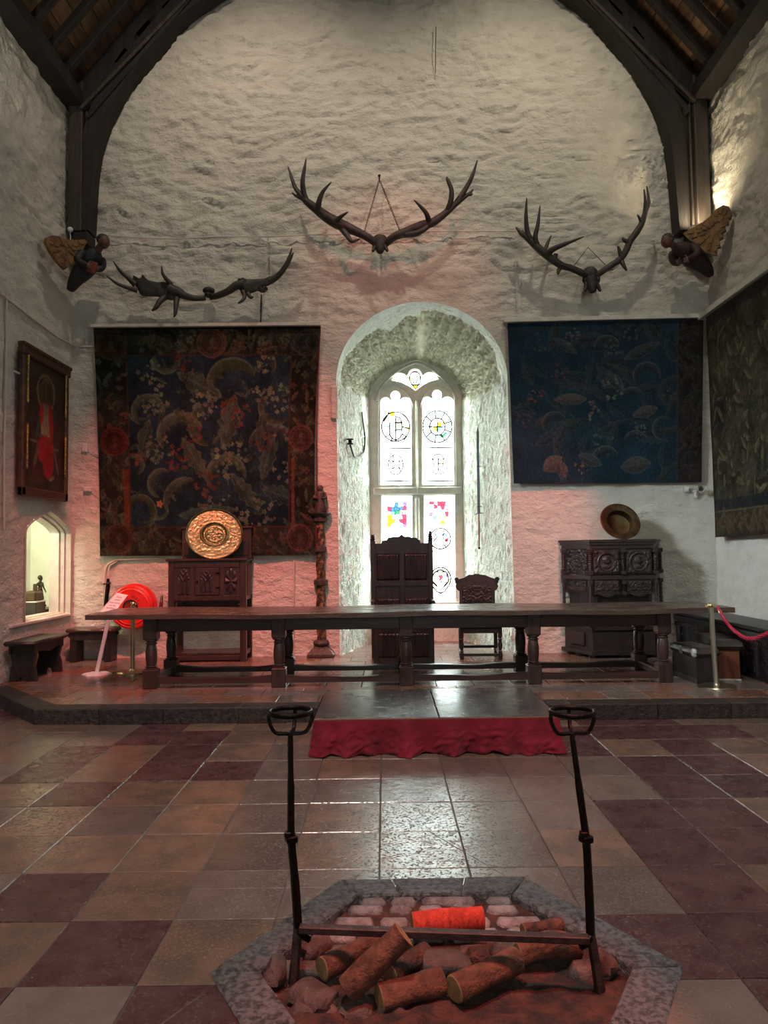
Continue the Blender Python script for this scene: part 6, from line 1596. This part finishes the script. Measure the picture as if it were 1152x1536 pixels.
def paint_left(U, V, asp):
    p = Painter(U, V, asp, NAV); p.texture(5, .5, 3)
    X = lambda px: (px - 143) / (478 - 143) * asp; Yv = lambda py: 1 - (py - 492) / (833 - 492)
    S_ = asp / (478 - 143)
    # big curled leaves of the field, where the photograph has them
    for (px, py, r, a0, a1, th, c, fl) in ((222, 622, 22, -10, 230, 7, GREY, 1), (270, 660, 30, 10, 210, 10, GREY, 1), (352, 585, 36, 30, 190, 11, OLV, 1), (250, 540, 18, 150, 380, 6, GREY, 1), (410, 680, 34, -20, 170, 9, (.04, .055, .062), 1), (342, 720, 28, 0, 215, 8, GREY, 1),
            (243, 728, 20, 60, 250, 6, GREY, 1), (285, 760, 38, 80, 190, 8, GREY, 1), (196, 700, 14, -60, 130, 5, GREY, 1), (236, 765, 12, 130, 400, 4, GREY, 1), (205, 770, 22, -100, 250, 6, OLV, 1), (385, 555, 26, -20, 140, 7, (.04, .05, .055), 1), (420, 610, 26, 150, 300, 6, (.045, .052, .05), 1), (320, 640, 30, 100, 260, 9, OLV, 1)):
        p.curl(X(px), Yv(py), r * S_, a0, a1, th * S_, c, RIM, fl)
    for (px, py, rx, ry, an, c) in ((292, 690, 38, 14, -1.0, (.085, .080, .055)), (345, 635, 42, 18, 1.35, (.080, .072, .055)), (300, 580, 40, 17, -.5, (.060, .058, .044)), (405, 690, 34, 14, 1.3, (.05, .055, .052)), (310, 770, 46, 13, .1, GREY), (215, 660, 30, 12, 1.3, (.055, .055, .045)), (370, 740, 36, 14, -.9, (.055, .06, .055)), (395, 650, 30, 11, 1.5, (.05, .042, .04)), (425, 745, 30, 16, -.3, (.035, .045, .05)), (282, 630, 26, 10, -.5, (.11, .075, .05))):
        p.leaf(X(px), Yv(py), rx * S_, ry * S_, an, (c[0] * .62, c[1] * 1.05, c[2] * 1.15), RIM, .45)
    for k in range(90):
        a_ = rgT.uniform(0, 3.1); g_ = rgT.uniform(.5, 1.2); p.leaf(rgT.uniform(X(190), X(438)), rgT.uniform(Yv(791), Yv(535)), rgT.uniform(.012, .035), rgT.uniform(.006, .012), a_, (.040 * g_, .070 * g_, .060 * g_), RIM, .5)
    for (px, py, r, n, c) in ((230, 600, 24, 26, PALE), (345, 690, 30, 40, PALE), (305, 610, 22, 30, PALE), (420, 600, 22, 26, PALE), (395, 595, 14, 12, PALE), (355, 620, 24, 30, ROSE), (265, 690, 20, 26, ROSE), (290, 655, 14, 14, ROSE), (400, 665, 14, 16, ROSE), (310, 730, 22, 26, ROSE), (330, 775, 36, 36, PALE), (390, 775, 26, 26, PALE), (235, 675, 22, 26, PALE), (430, 710, 16, 16, PALE), (205, 690, 12, 12, ROSE), (280, 545, 16, 18, ROSE), (400, 545, 16, 14, PALE), (225, 560, 18, 20, PALE), (430, 650, 16, 14, PALE)):
        p.sprig(X(px), Yv(py), r * S_, n, c, rgT)
    p.flower(X(237), Yv(757), .018, 5, (.36, .20, .07), (.2, .05, .04))
    # border
    ix0, ix1, iy0, iy1 = X(190), X(438), Yv(791), Yv(535)
    bord = ((p.x < ix0) | (p.x > ix1) | (p.y < iy0) | (p.y > iy1)).astype(float)
    q = Painter(U, V, asp, (.018, .019, .017)); q.texture(4, .6, 8)
    for k in range(560):
        e_ = rgT.random(); s4 = rgT.choice('tblr')
        cx = rgT.uniform(0, asp) if s4 in 'tb' else (rgT.uniform(0, ix0) if s4 == 'l' else rgT.uniform(ix1, asp)); cy = rgT.uniform(0, 1) if s4 in 'lr' else (rgT.uniform(iy1, 1) if s4 == 't' else rgT.uniform(0, iy0))
        col = rgT.choice(((.044, .056, .038), (.032, .042, .032), (.060, .036, .030), (.070, .092, .072), (.028, .046, .044), (.085, .056, .040)))
        if e_ < .55: q.leaf(cx, cy, rgT.uniform(.018, .040), rgT.uniform(.008, .014), rgT.uniform(0, 3.1), col, (.075, .095, .075), .5)
        else: q.flower(cx, cy, rgT.uniform(.008, .022), rgT.choice((4, 5, 6)), col, (.03, .015, .012))
    p.mix(bord, 0); p.c = p.c + bord[..., None] * q.c
    for (x0, x1, y0, y1) in ((ix0 - .004, ix0 + .004, 0, 1), (ix1 - .004, ix1 + .004, 0, 1), (0, asp, iy0 - .003, iy0 + .003), (0, asp, iy1 - .005, iy1 + .005)):
        p.mix(.8 * ((p.x > x0) & (p.x < x1) & (p.y > y0) & (p.y < y1)), (.052, .030, .024))
    p.mix(.85 * ((p.x > X(181)) & (p.x < X(189)) & (p.y < Yv(705)) & (p.y > Yv(790))), (.11, .035, .020)); p.mix(.6 * ((p.x > X(184)) & (p.x < X(186)) & (p.y < Yv(705)) & (p.y > Yv(790))), (.09, .03, .02))
    p.mix(.75 * ((p.x > X(441)) & (p.x < X(446)) & (p.y < Yv(690)) & (p.y > Yv(790))), (.13, .05, .04))
    for (px, py, r, c) in ((167, 520, 22, (.032, .018, .014)), (318, 517, 22, (.046, .032, .026)), (460, 517, 20, (.028, .024, .025)), (168, 664, 21, (.052, .018, .014)), (456, 660, 19, (.056, .032, .030)), (172, 808, 22, (.038, .018, .015)), (454, 808, 20, (.054, .030, .029))):
        p.ring(X(px), Yv(py), 0, r * S_, (c[0] * .75, c[1] * .75, c[2] * .75), .95); p.ring(X(px), Yv(py), (r - 2.2) * S_, r * S_, (c[0] * 2.0, c[1] * 2.0, c[2] * 2.1), .8); p.ring(X(px), Yv(py), (r - 6) * S_, (r - 5) * S_, (c[0] * 1.6, c[1] * 1.6, c[2] * 1.6), .7)
        p.leaf(X(px) + .004, Yv(py) + .006, .020, .013, 1.5, (c[0] * 1.4, c[1] * 2, c[2] * 2), (c[0] * 2, c[1] * 2.4, c[2] * 2.4)); p.leaf(X(px), Yv(py) - .024, .024, .012, .1, (c[0] * 1.2, c[1] * 1.6, c[2] * 1.6), (c[0] * 2, c[1] * 2, c[2] * 2))
        for k in range(14): a = k * .449; p.flower(X(px) + (r - 4) * S_ * math.cos(a), Yv(py) + (r - 4) * S_ * math.sin(a), .0045, 4, (c[0] * 1.7, c[1] * 1.7, c[2] * 1.7), c)
    p.mix(.9 * (p.y > .988), (.012, .010, .010)); p.texture(60, .25, 4); p.texture(14, .3, 6); return p.c * np.array([.80, .84, .66])
def paint_glare_blue(U, V, asp):
    p = Painter(U, V, asp, (.014, .031, .046)); p.texture(4, .4, 13)  # blue base carries the window's veiling glare, painted into the wool
    X = lambda px: (px - 761) / (1052 - 761) * asp; Yv = lambda py: 1 - (py - 484) / (724 - 484); S_ = asp / (1052 - 761)
    rim = (.085, .10, .11)
    r_ = random.Random(5)
    for k in range(60):
        p.leaf(r_.uniform(.02, asp * .87), r_.uniform(.02, .98), r_.uniform(.05, .12), r_.uniform(.022, .05), r_.uniform(0, 3.1), r_.choice(((.020, .036, .048), (.028, .040, .048), (.034, .040, .042))), (.048, .062, .070), .3)
    for (px, py, r, a0, a1, th) in ((828, 640, 18, 30, 200, 5), (968, 570, 18, -10, 210, 6), (908, 530, 20, 20, 160, 5), (995, 645, 15, 60, 280, 5), (905, 695, 20, 30, 190, 6), (945, 610, 22, 40, 150, 5), (950, 670, 18, 20, 160, 5)): p.curl(X(px), Yv(py), r * S_, a0, a1, th * S_, (.034, .044, .050), rim)
    for (px, py, rx, ry, an, c) in ((852, 600, 26, 9, 0, (.085, .068, .062)), (822, 695, 18, 12, .6, (.080, .070, .058)), (836, 703, 14, 9, -1.2, (.075, .052, .045)), (950, 698, 24, 13, .15, (.060, .058, .048)), (965, 620, 20, 9, .3, (.065, .058, .050)), (846, 520, 22, 7, -.6, (.045, .055, .060)), (960, 530, 30, 9, .4, (.04, .048, .05)), (880, 690, 20, 9, -.4, (.04, .052, .056)), (920, 575, 18, 9, -.8, (.035, .048, .055))): p.leaf(X(px), Yv(py), rx * S_, ry * S_, an, c, rim)
    for (px, py, r, n, c) in ((795, 595, 9, 9, (.17, .075, .068)), (808, 592, 8, 7, (.14, .07, .065)), (835, 560, 14, 12, (.085, .055, .055)), (855, 505, 14, 16, (.09, .10, .10)), (915, 585, 18, 20, (.12, .125, .12)), (880, 618, 16, 16, (.12, .12, .115)), (866, 700, 10, 8, (.16, .10, .075)), (920, 520, 16, 14, (.085, .085, .08)), (957, 645, 12, 12, (.10, .10, .095)), (945, 505, 12, 10, (.08, .09, .09)), (780, 630, 12, 8, (.10, .055, .055)), (900, 660, 16, 12, (.07, .085, .09)), (810, 515, 18, 10, (.06, .07, .075)), (1005, 600, 14, 12, (.075, .06, .055))): p.sprig(X(px), Yv(py), r * S_, n, c, r_)
    b = p.x > X(1014); q = Painter(U, V, asp, (.022, .018, .018)); q.texture(6, .5, 2)
    for k in range(70): q.leaf(r_.uniform(X(1014), asp), r_.uniform(0, 1), r_.uniform(.02, .06), r_.uniform(.01, .022), r_.uniform(0, 3.1), r_.choice(((.034, .028, .026), (.028, .030, .030), (.042, .030, .026))), (.06, .05, .045))
    p.c = np.where(b[..., None], q.c, p.c); p.mix(.8 * (np.abs(p.x - X(1014)) < .004), (.05, .04, .04)); p.texture(60, .2, 4); return p.c
def paint_right(U, V, asp):
    p = Painter(U, V, asp, (.040, .033, .024)); p.texture(6, .75, 23); r_ = random.Random(9)
    for k in range(420):
        c = r_.choice(((.085, .070, .040), (.055, .047, .032), (.030, .026, .022), (.11, .095, .055), (.07, .045, .028), (.035, .042, .034)))
        p.leaf(r_.uniform(0, asp), r_.uniform(.16, .93), r_.uniform(.015, .045), r_.uniform(.006, .014), r_.uniform(0, 3.1), c, (c[0] * 1.5, c[1] * 1.5, c[2] * 1.4))
    p.mix(.8 * ((p.y < .16) & (p.y > .115)), (.014, .018, .022)); p.mix(.75 * (p.y < .115), (.035, .026, .018)); 
    for k in range(60): p.leaf(r_.uniform(0, asp), r_.uniform(.02, .10), r_.uniform(.02, .04), r_.uniform(.008, .014), r_.uniform(0, 3.1), (.075, .052, .030), (.11, .08, .05))
    p.mix(.7 * (np.abs(p.y - .112) < .004), (.10, .08, .045)); p.mix(.7 * (p.y < .012), (.03, .02, .018)); p.mix(.7 * (p.y > .95), (.018, .015, .014)); p.mix(.6 * (p.x < .03 * asp), (.02, .017, .015))
    p.texture(40, .3, 4); return p.c
yT = YW - .10
t1 = empty('wall_tapestry', at_y(310, 490, yT)); tag(t1, 'dark verdure tapestry with curling leaves and red medallion border, left of the window', 'tapestry')
lo = t1.location
def bow1(U, V):
    s = np.zeros(U.shape + (3,)); s[..., 0] = -.055 * np.sin(np.pi * V) * (U - .35) * 1.2 + .0; return s
cloth('woven_cloth', [at_y(140.5, 491, yT) - lo, at_y(480, 489.5, yT) - lo, at_y(473.5, 832, yT) - lo, at_y(150.5, 834, yT) - lo], None, paint_left, .0125, t1, .018, bow1, 2, (0, -1, 0))
MB().tube([at_y(480.5, 490, yT) - lo, at_y(477, 560, yT + .01) - lo, at_y(474.5, 640, yT + .01) - lo, at_y(475, 740, yT + .01) - lo, at_y(474, 832, yT + .01) - lo], .010, 6).build('red_lining_edge', m_darkred, t1)
t2 = empty('wall_tapestry', at_y(905, 484, yT)); tag(t2, 'dark tapestry tinted blue for window glare, with faded leaves and flowers, right of the window', 'tapestry'); lo = t2.location
cloth('woven_cloth', [at_y(761, 485, yT) - lo, at_y(1055, 478, yT) - lo, at_y(1052, 723.5, yT) - lo, at_y(770.5, 725.5, yT) - lo], None, paint_glare_blue, .0125, t2, .014, None, 5, (0, -1, 0))
xT = XR - .16
def on_right(px, py, x=xT): return at_x(px, py, x)
t3 = empty('wall_tapestry', on_right(1100, 450)); tag(t3, 'brown worn tapestry hanging on the right side wall', 'tapestry'); lo = t3.location
pa, pb = on_right(1061, 476), on_right(1075, 806); pc = on_right(1152, 419)
ynear = 8.34; ztop3 = pa.z; zb3 = pb.z
cloth('woven_cloth', [Vector((xT, pa.y, ztop3)) - lo, Vector((xT, ynear, ztop3)) - lo, Vector((xT, ynear, zb3 + .02)) - lo, Vector((xT, pb.y, zb3)) - lo], None, paint_right, .0125, t3, .03, None, 7, (-1, 0, 0))
# painted battens above the tapestries
def batten(name, pts, w_, h_, n):
    o = struct(MB().beam(pts[0], pts[1], w_, h_, .006).build(name, m_rail)); return o
batten('trim_2', (at_y(137, 490, YW - .11), at_y(481, 487, YW - .11)), .12, .050, 0)
batten('trim_3', (at_y(755, 482, YW - .08), Vector((XR - .02, YW - .08, at_y(1055, 475, YW - .08).z))), .14, .065, 0)
zr_ = on_right(1056, 474, XR - .12).z
batten('trim_4', (Vector((XR - .10, YW - .05, zr_)), Vector((XR - .10, 8.25, zr_))), .18, .09, 0)

# ---- painted icon on the left wall
xi = XL + .10
ci = [at_x(px, py, xi) for px, py in ((36, 517), (104.5, 555), (98, 751), (29, 744))]
yn, yf_ = (ci[0].y + ci[3].y) / 2, (ci[1].y + ci[2].y) / 2; zt2, zb2 = (ci[0].z + ci[1].z) / 2, (ci[2].z + ci[3].z) / 2
ic = empty('framed_icon', (XL + .02, (yn + yf_) / 2, (zt2 + zb2) / 2)); tag(ic, 'tall dark framed painting of a seated man in red robes, left wall', 'painting')
wI, hI = yf_ - yn, zt2 - zb2
# local frame: +y runs away from the camera, face towards +x
MB().bb((0, -wI / 2 + .03, -hI / 2 + .03), (.07, wI / 2 - .03, hI / 2 - .03)).build('backing', m_frame, ic)
for nm, a, b in (('l', (.03, -wI / 2, -hI / 2), (.10, -wI / 2 + .10, hI / 2)), ('r', (.03, wI / 2 - .10, -hI / 2), (.10, wI / 2, hI / 2)), ('t', (.03, -wI / 2 - .03, hI / 2 - .13), (.115, wI / 2 + .03, hI / 2)), ('b', (.03, -wI / 2, -hI / 2), (.10, wI / 2, -hI / 2 + .12))):
    MB().bb(a, b, .015).build('frame_rail', m_frame, ic)
MB().bb((.03, -wI / 2 - .04, hI / 2 - .02), (.13, wI / 2 + .04, hI / 2 + .03), .01).build('cornice', m_frame, ic)
for s in (-1, 1):
    for z0, z1 in ((.12, .45), (-.32, -.02)):
        MB().lathe([(.012, z0 * hI), (.02, z0 * hI + .03), (.013, (z0 + z1) / 2 * hI), (.02, z1 * hI - .03), (.012, z1 * hI)], (.10, s * (wI / 2 - .115), 0), seg=10).build('gilt_column', m_gilt, ic, smooth=40)
U, V = paint_canvas(wI - .16, hI - .22, .008); asp = (wI - .16) / (hI - .22)
p = Painter(U, V, asp, (.040, .022, .015)); p.texture(8, .5, 3); ce = asp / 2
p.leaf(ce, .74, .16, .14, 1.57, (.06, .035, .022), (.16, .10, .05)); p.ring(ce, .77, .135, .145, (.20, .13, .06), .8)
for k in range(16): a = math.pi * k / 15; p.flower(ce + .16 * math.cos(a), .77 + .13 * math.sin(a), .012, 5, (.16, .12, .07), (.05, .03, .02))
p.ring(ce, .77, .150, .156, (.16, .11, .05), .7)
def B_(dx, cy, rx, ry, an, col): p.blob(ce + 1.5 * dx, cy, rx * 1.5, ry, an, col)
B_(0, .56, .085, .15, 0, (.19, .020, .016))                                  # cope over the shoulders
B_(0, .50, .055, .15, 0, (.34, .27, .17))                                    # white tunic
for k in range(6): p.mix(.6 * (np.abs(p.x - (ce - .045 + .018 * k) - .006 * np.sin(p.y * 30)) < .0028) * (p.y > .40) * (p.y < .60), (.14, .09, .055))
B_(-.045, .60, .022, .09, -.15, (.36, .020, .016)); B_(.060, .55, .028, .14, .12, (.34, .016, .016))
B_(-.085, .49, .016, .09, -.25, (.045, .075, .085)); B_(-.04, .42, .075, .018, -.25, (.07, .085, .075))
B_(-.005, .33, .100, .105, .2, (.42, .014, .026)); B_(.035, .22, .060, .12, -.15, (.33, .010, .020))
for k in range(5): p.mix(.5 * (np.abs(p.x - (ce - .05 + .028 * k) - (.36 - p.y) * .12) < .004) * (p.y > .14) * (p.y < .40), (.16, .004, .010))
B_(-.105, .25, .014, .13, -.35, (.15, .12, .075)); B_(.12, .27, .012, .14, .4, (.14, .11, .065))
B_(-.13, .37, .045, .012, 0, (.17, .14, .09)); B_(.12, .35, .04, .012, 0, (.14, .11, .07))
B_(0, .665, .032, .045, 0, (.22, .135, .082)); B_(0, .632, .024, .030, 0, (.17, .125, .095)); B_(0, .705, .036, .022, 0, (.06, .038, .022))
for s in (-1, 1): p.mix(.9 * (np.hypot((p.x - ce - s * .013) / 1.6, p.y - .672) < .0035), (.02, .012, .01))
p.mix(.7 * ((np.abs(p.x - ce) < .003) & (np.abs(p.y - .658) < .012)), (.12, .065, .04)); p.mix(.8 * (np.hypot((p.x - ce) / 2.5, p.y - .638) < .0035), (.13, .03, .02))
B_(.075, .105, .035, .016, .3, (.26, .19, .12)); B_(-.10, .13, .05, .06, 0, (.09, .018, .018)); B_(-.10, .08, .09, .025, 0, (.07, .05, .028))
for k in range(30): p.flower(rgT.uniform(.01, asp - .01), rgT.choice((rgT.uniform(.88, .99), rgT.uniform(.02, .10))), .010, 4, (.085, .055, .03), (.03, .02, .012))
p.texture(40, .22, 9)
A_ = np.stack([np.full(U.shape, .075), (U - .5) * (wI - .16), (V - .5) * (hI - .22)], -1)
grid_mesh('painted_panel', A_, m_icon, ic, p.c, flip=False)
MB().bb((.02, -wI / 2 - .12, .30 * hI - .01), (.05, -wI / 2 + .03, .30 * hI + .012), .004).build('wall_bracket', m_white, ic)

# ================================================================== alcove: statuette and boxes
ny, nx0 = NYC, XL - .45
sf_ = at_x(60, 908, nx0); zc0 = NZ0
def skin_body(name, joints, edges, mat, parent, sub=2):
    me = bpy.data.meshes.new(name); me.from_pydata([j[:3] for j in joints], edges, []); me.materials.append(mat)
    o = bpy.data.objects.new(name, me); COL.objects.link(o)
    md = o.modifiers.new('skin', 'SKIN'); 
    for v, j in zip(me.skin_vertices[0].data, joints): v.radius = (j[3], j[3] * (j[4] if len(j) > 4 else 1))
    me.skin_vertices[0].data[0].use_root = True
    md.use_smooth_shade = True; sb_ = o.modifiers.new('sub', 'SUBSURF'); sb_.levels = sub; sb_.render_levels = sub
    dg = bpy.context.evaluated_depsgraph_get(); m2 = bpy.data.meshes.new_from_object(o.evaluated_get(dg)); bpy.data.objects.remove(o)
    m2.name = name; return link(name, m2, parent, smooth=180)
base_z = at_x(58, 911, nx0).z; stt_top = at_x(59, 863, nx0).z; Hs = stt_top - base_z
# boxes on the alcove sill: a dark casket with a carved lid, a pale marbled plinth
pl0 = at_x(52, 912, nx0)
b1 = empty('marble_plinth', (nx0, sf_.y, zc0)); tag(b1, 'small carved plinth under the bronze statuette in the alcove', 'plinth')
MB().bb((-.10, -.10, .005), (.10, .17, base_z - zc0 - .045), .006).build('plinth_body', m_bronze, b1); MB().bb((-.085, -.07, base_z - zc0 - .045), (.085, .12, base_z - zc0), .004).build('plinth_top', m_niche, b1)
relief('carved_panel', .24, (base_z - zc0) * .5, f_arab(3, 30), m_bronze, b1, (.101, .035, (base_z - zc0) * .42), ux=(0, 1, 0), depth=.008)
b2 = empty('dark_casket', (nx0 + .03, sf_.y - .29, zc0)); tag(b2, 'dark lidded casket at the near side of the alcove sill', 'casket')
MB().bb((-.13, -.15, .005), (.12, .15, .20), .008).build('casket_body', m_black, b2); MB().bb((-.115, -.13, .20), (.105, .13, .36), .03).build('casket_lid', m_bronze, b2)
MB().bb((-.135, -.155, .195), (.125, .155, .215), .004).build('casket_band', m_plastic, b2)
stt = empty('bronze_statuette', (nx0, sf_.y, base_z)); tag(stt, 'small bronze standing figure with a tree stump in the lit alcove', 'statuette'); h = Hs
MB().bb((-.06, -.075, 0), (.06, .085, .035 * 1), .006).build('base', m_bronze, stt)
J = [(0, .005, .50 * h, .062 * h, .8), (0, .0, .60 * h, .060 * h, .8), (0, -.005, .72 * h, .075 * h, .75), (0, 0, .82 * h, .034 * h), (.01, .008, .885 * h, .050 * h), (.01, .012, .955 * h, .052 * h),
     (.0, .045, .47 * h, .046 * h), (.02, .055, .28 * h, .034 * h), (.0, .05, .10 * h, .022 * h), (.05, .055, .08 * h, .016 * h),
     (.0, -.025, .46 * h, .044 * h), (.035, -.015, .30 * h, .032 * h), (-.01, -.035, .11 * h, .021 * h), (.035, -.04, .085 * h, .016 * h),
     (0, .07, .76 * h, .034 * h), (.0, .105, .62 * h, .026 * h), (.025, .125, .49 * h, .019 * h), (.03, .128, .44 * h, .014 * h),
     (0, -.075, .76 * h, .034 * h), (-.01, -.115, .64 * h, .026 * h), (.02, -.10, .60 * h, .019 * h)]
E_ = [(0, 1), (1, 2), (2, 3), (3, 4), (4, 5), (0, 6), (6, 7), (7, 8), (8, 9), (0, 10), (10, 11), (11, 12), (12, 13), (2, 14), (14, 15), (15, 16), (16, 17), (2, 18), (18, 19), (19, 20)]
skin_body('figure', J, E_, m_bronze, stt)
MB().sphere((-.005, .002, .93 * h), (.055 * h * 1.3, .06 * h * 1.3, .06 * h * 1.3)).build('hair', m_bronze, stt, smooth=60)
MB().tube([(-.02, -.085, .03), (-.03, -.10, .25 * h), (-.02, -.115, .45 * h), (-.02, -.12, .74 * h)], [.045, .036, .036, .028], 9).build('tree_stump', m_bronze, stt, smooth=60)

# ================================================================== small fittings
def jbox(label, px, py, w_, h_):
    c = at_y(px, py, YW - .06); e = empty('junction_box', c); tag(e, label, 'junction box')
    MB().bb((-w_ / 2, -.02, -h_ / 2), (w_ / 2, .05, h_ / 2), .006).build('case', m_plastic, e)
    MB().bb((-w_ / 2 + .01, -.026, -h_ / 2 + .012), (w_ / 2 - .01, -.018, h_ / 2 - .012), .003).build('cover', m_plastic, e)
    if px < 600: MB().tube(smooth_path([(w_ / 2, -.0, 0), (w_ / 2 + .05, .0, -.04), (w_ / 2 + .14, .0, -.10), (w_ / 2 + .22, .02, -.10)], 4), .006, 6).build('cable', m_pipe, e)
jbox('small white box on the wall left of the red medallion', 127, 672, .085, .13); jbox('lower white box on the wall left of the tapestry border', 131, 734, .11, .075); jbox('white box under the bottom edge of the blue tapestry', 1029, 734, .085, .085)
cc0 = at_y(1048, 735, YW - .10); cm = empty('security_camera', cc0); tag(cm, 'small silver camera at the lower right corner of the blue tapestry', 'camera')
MB().lathe([(.001, 0), (.035, .0), (.05, .02), (.05, .06), (.046, .065), (.036, .05), (.001, .048)], (.01, -.02, .02), Matrix.Rotation(math.radians(100), 3, 'X'), 18).build('lens_hood', m_steel, cm, smooth=40)
MB().tube([(.0, .0, .0), (-.01, .03, -.06), (-.02, .06, -.08)], .016, 8).build('bracket', m_steel, cm); MB().box((-.02, .065, -.07), (.06, .04, .09), None, .006).build('wall_plate', m_plastic, cm)
MB().tube([(-.03, .04, .0), (-.06, .05, .02), (-.14, .05, .02)], .006, 6).build('cable', m_pipe, cm)
# the hearth holds no red lamp; an overhead spotlight lights it
